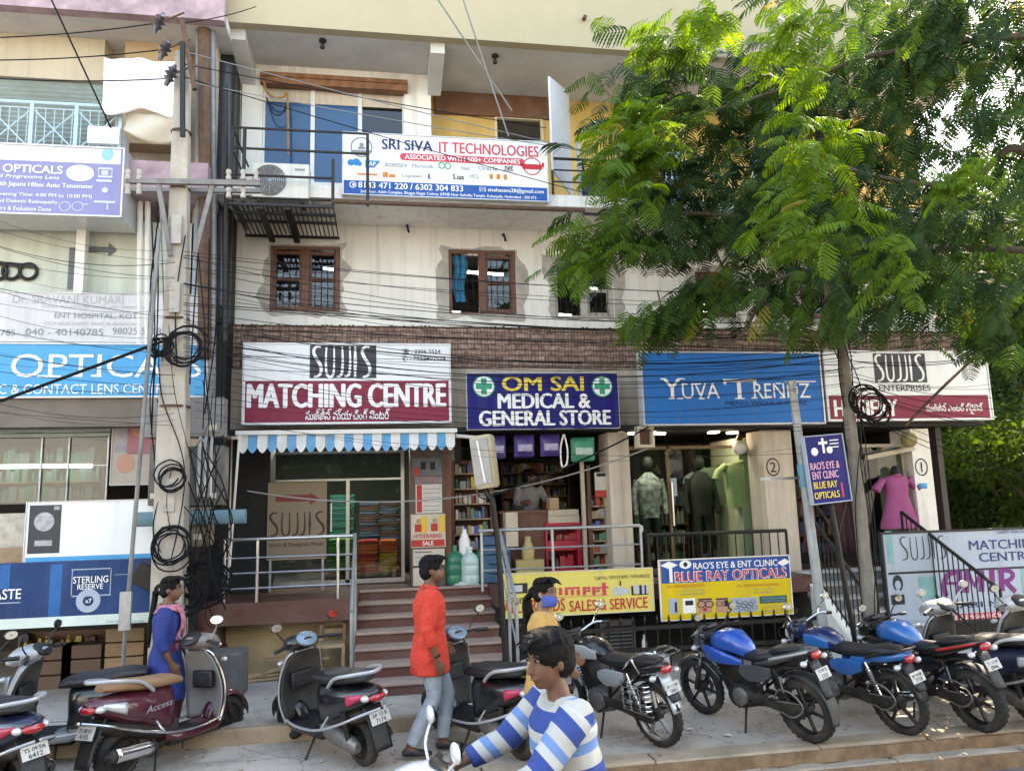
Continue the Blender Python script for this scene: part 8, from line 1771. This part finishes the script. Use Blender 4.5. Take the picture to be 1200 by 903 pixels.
def leaves_object(name, items, m, parent):
    """items: (template idx, position, direction, roll, scale, tone)"""
    VV = []; FF = []; TT = []; o = 0
    for ti, p, d, ro, sc, tone in items:
        v, f = FT[ti]; Mx = frame_from(d, ro); VV.append((v*sc) @ Mx.T+p); FF.append(f+o); TT.append(np.full(len(v), tone)); o += len(v)
    VV = np.concatenate(VV).astype(np.float32); FF = np.concatenate(FF).astype(np.int32); TT = np.concatenate(TT).astype(np.float32)
    me = bpy.data.meshes.new(name); me.vertices.add(len(VV)); me.vertices.foreach_set('co', VV.ravel()); me.loops.add(FF.size); me.loops.foreach_set('vertex_index', FF.ravel())
    me.polygons.add(len(FF)); me.polygons.foreach_set('loop_start', np.arange(0, FF.size, 4, dtype=np.int32)); me.polygons.foreach_set('loop_total', np.full(len(FF), 4, np.int32))
    a = me.attributes.new('tone', 'FLOAT', 'POINT'); a.data.foreach_set('value', TT); me.update(); me.validate(); me.materials.append(m); ob = bpy.data.objects.new(name, me); COL.objects.link(ob); ob.parent = parent; return ob
RN = np.random.RandomState(12)
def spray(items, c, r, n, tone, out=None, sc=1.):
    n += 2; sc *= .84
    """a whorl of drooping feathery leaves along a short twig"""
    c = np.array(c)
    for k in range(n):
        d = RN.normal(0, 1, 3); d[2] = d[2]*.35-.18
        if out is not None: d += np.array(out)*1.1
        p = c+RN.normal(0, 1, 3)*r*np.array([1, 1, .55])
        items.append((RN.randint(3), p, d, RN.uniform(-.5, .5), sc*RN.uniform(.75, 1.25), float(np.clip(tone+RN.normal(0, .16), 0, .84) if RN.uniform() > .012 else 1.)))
# main street tree: trunk rises out of frame at right, crown spreads over the pavement
tr = thing('street_tree', 'large feathery leaved street tree with drooping bright green leaf tips', 'tree', (7.0, 5.6, ROADZ)); TO = V(7.0, 5.6, ROADZ)
b = MB(); limbs = []
def limb(pts, r0, r1):
    pp = catm([Vector(q) for q in pts], 6); n = len(pp); b.tube([q-TO for q in pp], [r0+(r1-r0)*i/(n-1) for i in range(n)], 10); limbs.append(pp)
P2 = lambda x, y, Y: at(x, y, Y=Y)
fork = V(6.75, 5.9, 4.3)
limb([(7.0, 5.6, ROADZ), (6.95, 5.65, 1.5), (6.85, 5.8, 3.2), fork], .19, .12)
limb([fork, P2(1200, 175, 6.2), P2(1130, 215, 6.6), P2(1020, 205, 6.9), P2(940, 170, 7.0)], .05, .012)
limb([fork, P2(1260, 60, 6.4), P2(1050, 60, 7.0), P2(900, 110, 7.6), P2(760, 150, 8.0)], .05, .01)
limb([fork, P2(1130, 290, 6.8), P2(1010, 300, 7.2), P2(900, 330, 7.6), P2(780, 370, 7.9)], .042, .009)
limb([P2(1010, 300, 7.2), P2(900, 260, 7.6), P2(780, 250, 8.0), P2(670, 270, 8.2)], .035, .01); limb([P2(900, 330, 7.6), P2(860, 400, 7.8), P2(790, 385, 7.9), P2(770, 340, 7.9)], .02, .008)
limb([fork, P2(1270, -60, 6.2), P2(1000, -120, 6.6), P2(820, -60, 7.2)], .05, .012); limb([fork, V(7.5, 6.2, 6.5), V(8.4, 6.4, 8.2)], .08, .03); limb([fork, V(7.8, 5.2, 6.0), V(9.0, 4.8, 7.5)], .08, .03)
b.build('trunk', M_bark, tr)
items = []
CL = []
def region(n, xr, yr, Yr, tone, r=.28, nf=7, out=None, sc=1.):
    for _ in range(n):
        x, y = RN.uniform(*xr), RN.uniform(*yr); Y = RN.uniform(*Yr); CL.append((x, y)); p = at(x, y, Y=Y); spray(items, (p-TO), r, nf, tone, out, sc)
# crown shade put into dark inner tone, backlight into paler left tips; gaps between
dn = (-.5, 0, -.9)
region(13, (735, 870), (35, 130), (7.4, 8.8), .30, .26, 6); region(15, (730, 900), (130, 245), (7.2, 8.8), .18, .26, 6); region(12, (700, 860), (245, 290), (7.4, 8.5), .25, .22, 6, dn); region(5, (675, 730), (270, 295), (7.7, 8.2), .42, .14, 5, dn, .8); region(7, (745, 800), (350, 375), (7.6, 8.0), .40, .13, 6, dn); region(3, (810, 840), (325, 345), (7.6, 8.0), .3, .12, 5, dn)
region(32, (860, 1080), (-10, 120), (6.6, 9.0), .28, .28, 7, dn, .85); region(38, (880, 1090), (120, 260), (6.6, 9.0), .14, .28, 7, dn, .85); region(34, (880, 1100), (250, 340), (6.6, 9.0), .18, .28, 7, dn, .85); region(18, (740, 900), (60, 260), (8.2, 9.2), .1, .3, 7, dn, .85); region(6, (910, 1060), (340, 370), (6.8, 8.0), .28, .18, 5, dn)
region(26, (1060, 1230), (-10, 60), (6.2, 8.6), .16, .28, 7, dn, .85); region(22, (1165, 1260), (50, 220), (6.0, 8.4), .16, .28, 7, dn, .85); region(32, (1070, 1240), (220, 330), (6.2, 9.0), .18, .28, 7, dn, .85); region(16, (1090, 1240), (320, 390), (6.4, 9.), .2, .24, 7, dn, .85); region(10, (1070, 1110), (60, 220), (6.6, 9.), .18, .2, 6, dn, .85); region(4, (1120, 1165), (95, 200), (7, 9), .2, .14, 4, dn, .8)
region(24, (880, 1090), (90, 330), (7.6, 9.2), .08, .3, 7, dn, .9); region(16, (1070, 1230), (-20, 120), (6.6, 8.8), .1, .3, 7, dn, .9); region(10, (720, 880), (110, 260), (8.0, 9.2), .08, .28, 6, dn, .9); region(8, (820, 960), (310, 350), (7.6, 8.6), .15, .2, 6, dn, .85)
# young tips hanging left, with backlit glow put into their brighter tone
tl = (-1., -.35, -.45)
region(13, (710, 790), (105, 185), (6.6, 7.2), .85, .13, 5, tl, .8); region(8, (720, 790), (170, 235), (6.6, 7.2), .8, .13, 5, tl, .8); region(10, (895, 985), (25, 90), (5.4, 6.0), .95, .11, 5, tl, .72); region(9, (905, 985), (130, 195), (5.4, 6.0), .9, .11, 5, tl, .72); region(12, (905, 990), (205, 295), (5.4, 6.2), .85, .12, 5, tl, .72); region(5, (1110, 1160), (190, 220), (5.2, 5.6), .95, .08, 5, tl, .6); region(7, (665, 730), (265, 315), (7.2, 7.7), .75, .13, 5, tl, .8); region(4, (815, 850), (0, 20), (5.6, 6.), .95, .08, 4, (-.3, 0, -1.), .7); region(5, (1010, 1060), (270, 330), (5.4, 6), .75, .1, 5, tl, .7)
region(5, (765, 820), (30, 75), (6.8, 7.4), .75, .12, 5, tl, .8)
# unseen top and right side of the crown, so that the tree is whole
for _ in range(60):
    p = V(RN.uniform(4.2, 8.6), RN.uniform(4.2, 7.4), RN.uniform(8.2, 9.8)); spray(items, p-TO, .35, 6, .45)
for _ in range(36):
    p = V(RN.uniform(7.4, 9.5), RN.uniform(4.0, 7.0), RN.uniform(4.5, 8.2)); spray(items, p-TO, .35, 6, .35)
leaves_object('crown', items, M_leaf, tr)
# background trees beyond the building
def leafy(name, label, base, h, rad, seed, tone, nl=9000, size=.075, group=None, m=M_leaf2, low=.25):
    r_ = np.random.RandomState(seed); root = thing(name, label, 'tree', base, 0, group); b = MB(); lumps = []
    top = V(r_.uniform(-.3, .3), 0, h*.55); b.tube(catm([V(0, 0, 0), V(r_.uniform(-.1, .1), 0, h*.3), top], 4), [.16, .15, .14, .13, .12, .12, .11, .1, .09], 9)
    for k in range(16):
        a = r_.uniform(0, 6.28); e = r_.uniform(low, 1.); rr = rad*math.sqrt(max(.1, 1-(2*e-1.1)**2))*r_.uniform(.5, .95); q = V(rr*math.cos(a), rr*math.sin(a), h*e); lumps.append((q, r_.uniform(.3, .55)*rad)); b.tube([V(0, 0, h*.35*e+.2), q*.5+V(0, 0, h*.25*e), q], [.06, .04, .015], 6)
    b.build('trunk', M_bark, root)
    L_ = np.array([[q.x, q.y, q.z] for q, _ in lumps]); Rr = np.array([x for _, x in lumps]); idx = r_.randint(len(lumps), size=nl)
    d = r_.normal(0, 1, (nl, 3)); d /= np.linalg.norm(d, axis=1)[:, None]; c = L_[idx]+d*(Rr[idx]*r_.uniform(.35, 1.05, nl)**.6)[:, None]*np.array([1, 1, .75])
    t = r_.normal(0, 1, (nl, 3)); t[:, 2] -= .6; t /= np.linalg.norm(t, axis=1)[:, None]; n2 = r_.normal(0, 1, (nl, 3)); s_ = np.cross(t, n2); s_ /= np.linalg.norm(s_, axis=1)[:, None]; sz = size*r_.uniform(.6, 1.4, nl)[:, None]
    v = np.stack([c, c+t*sz*.5+s_*sz*.3, c+t*sz, c+t*sz*.5-s_*sz*.3], 1).reshape(-1, 3).astype(np.float32); tn = np.repeat(np.clip(tone+.25*(r_.uniform(0, 1, len(lumps))[idx]-.5)+r_.normal(0, .15, nl), 0, .88), 4).astype(np.float32)
    me = bpy.data.meshes.new('crown'); me.vertices.add(len(v)); me.vertices.foreach_set('co', v.ravel()); me.loops.add(nl*4); me.loops.foreach_set('vertex_index', np.arange(nl*4, dtype=np.int32)); me.polygons.add(nl); me.polygons.foreach_set('loop_start', np.arange(0, nl*4, 4, dtype=np.int32)); me.polygons.foreach_set('loop_total', np.full(nl, 4, np.int32))
    aa = me.attributes.new('tone', 'FLOAT', 'POINT'); aa.data.foreach_set('value', tn); me.update(); me.materials.append(m); ob = bpy.data.objects.new('crown', me); COL.objects.link(ob); ob.parent = root
leafy('roadside_tree', 'bright green bushy tree just behind the pale hoarding at the right edge', (11.6, 11.8, 0), 3.6, 1.5, 1, .62, 11000, .11, low=.3)
leafy('roadside_tree', 'mid green tree at the right of the end pillar', (13.2, 14.5, 0), 5.6, 2.2, 2, .3, 14000, .12, low=.15)
leafy('roadside_tree', 'tall dark tree right behind the end of the building', (12.0, 17.5, 0), 8.2, 2.8, 3, .15, 26000, .2, low=.1)
leafy('roadside_tree', 'tall dark tree at the right edge behind the crown of the street tree', (15.6, 17.0, 0), 9.6, 3.4, 4, .2, 26000, .22, low=.1)
leafy('roadside_tree', 'dark bushy tree filling the low gap right of the end pillar', (14.5, 20.5, 0), 6.5, 3.4, 5, .1, 24000, .22, low=.1)
leafy('roadside_tree', 'distant dark tree far right behind the others', (19.5, 22.5, 0), 8.5, 4.2, 6, .15, 22000, .26, low=.05)
leafy('roadside_tree', 'tall leafy tree added beyond the pale hoarding to shade the kerb, crown leaning in at the right', (12.3, 10.7, 0), 8.6, 2.4, 9, .45, 20000, .13, low=.42)  # tree added to block sun patches on the kerb and parked scooters
# far side of the street behind the viewer, seen in the shop glass and mirrors
leafy('roadside_tree', 'tall tree across the street behind the viewer, left one', (-3.0, -9.0, ROADZ), 6.5, 2.2, 7, .3, 7000, .2); leafy('roadside_tree', 'tall tree across the street behind the viewer, right one', (7.5, -9.0, ROADZ), 7, 2.4, 8, .3, 7000, .2)
for k, (tx, ty, lab) in enumerate(((-5.5, -12.2, 'farthest left'), (-.5, -12.0, 'left of the middle'), (3.4, -12.3, 'middle'), (10.5, -12.1, 'right of the middle'), (13.2, -11.5, 'last but one on the right'), (16.0, -12.4, 'farthest right'))): leafy('roadside_tree', 'low dense tree added across the street to darken the shop glass, '+lab, (tx, ty, ROADZ), 5.2, 2.3, 20+k, .12, 6000, .3, low=.02)  # unseen row put in so the shop glass reflects dark green
b = MB(); b.box(-40, 44, -15, -14, ROADZ, 11.0); o = tag(b.build('street_wall', mat('far_wall', (.58, .57, .55), .9, var=.12, vscale=1.0)), 'long wall across the street behind the viewer, made pale and tall to bounce sunlight', 'wall')  # unseen wall, pale and raised to bounce sunlight onto the facade
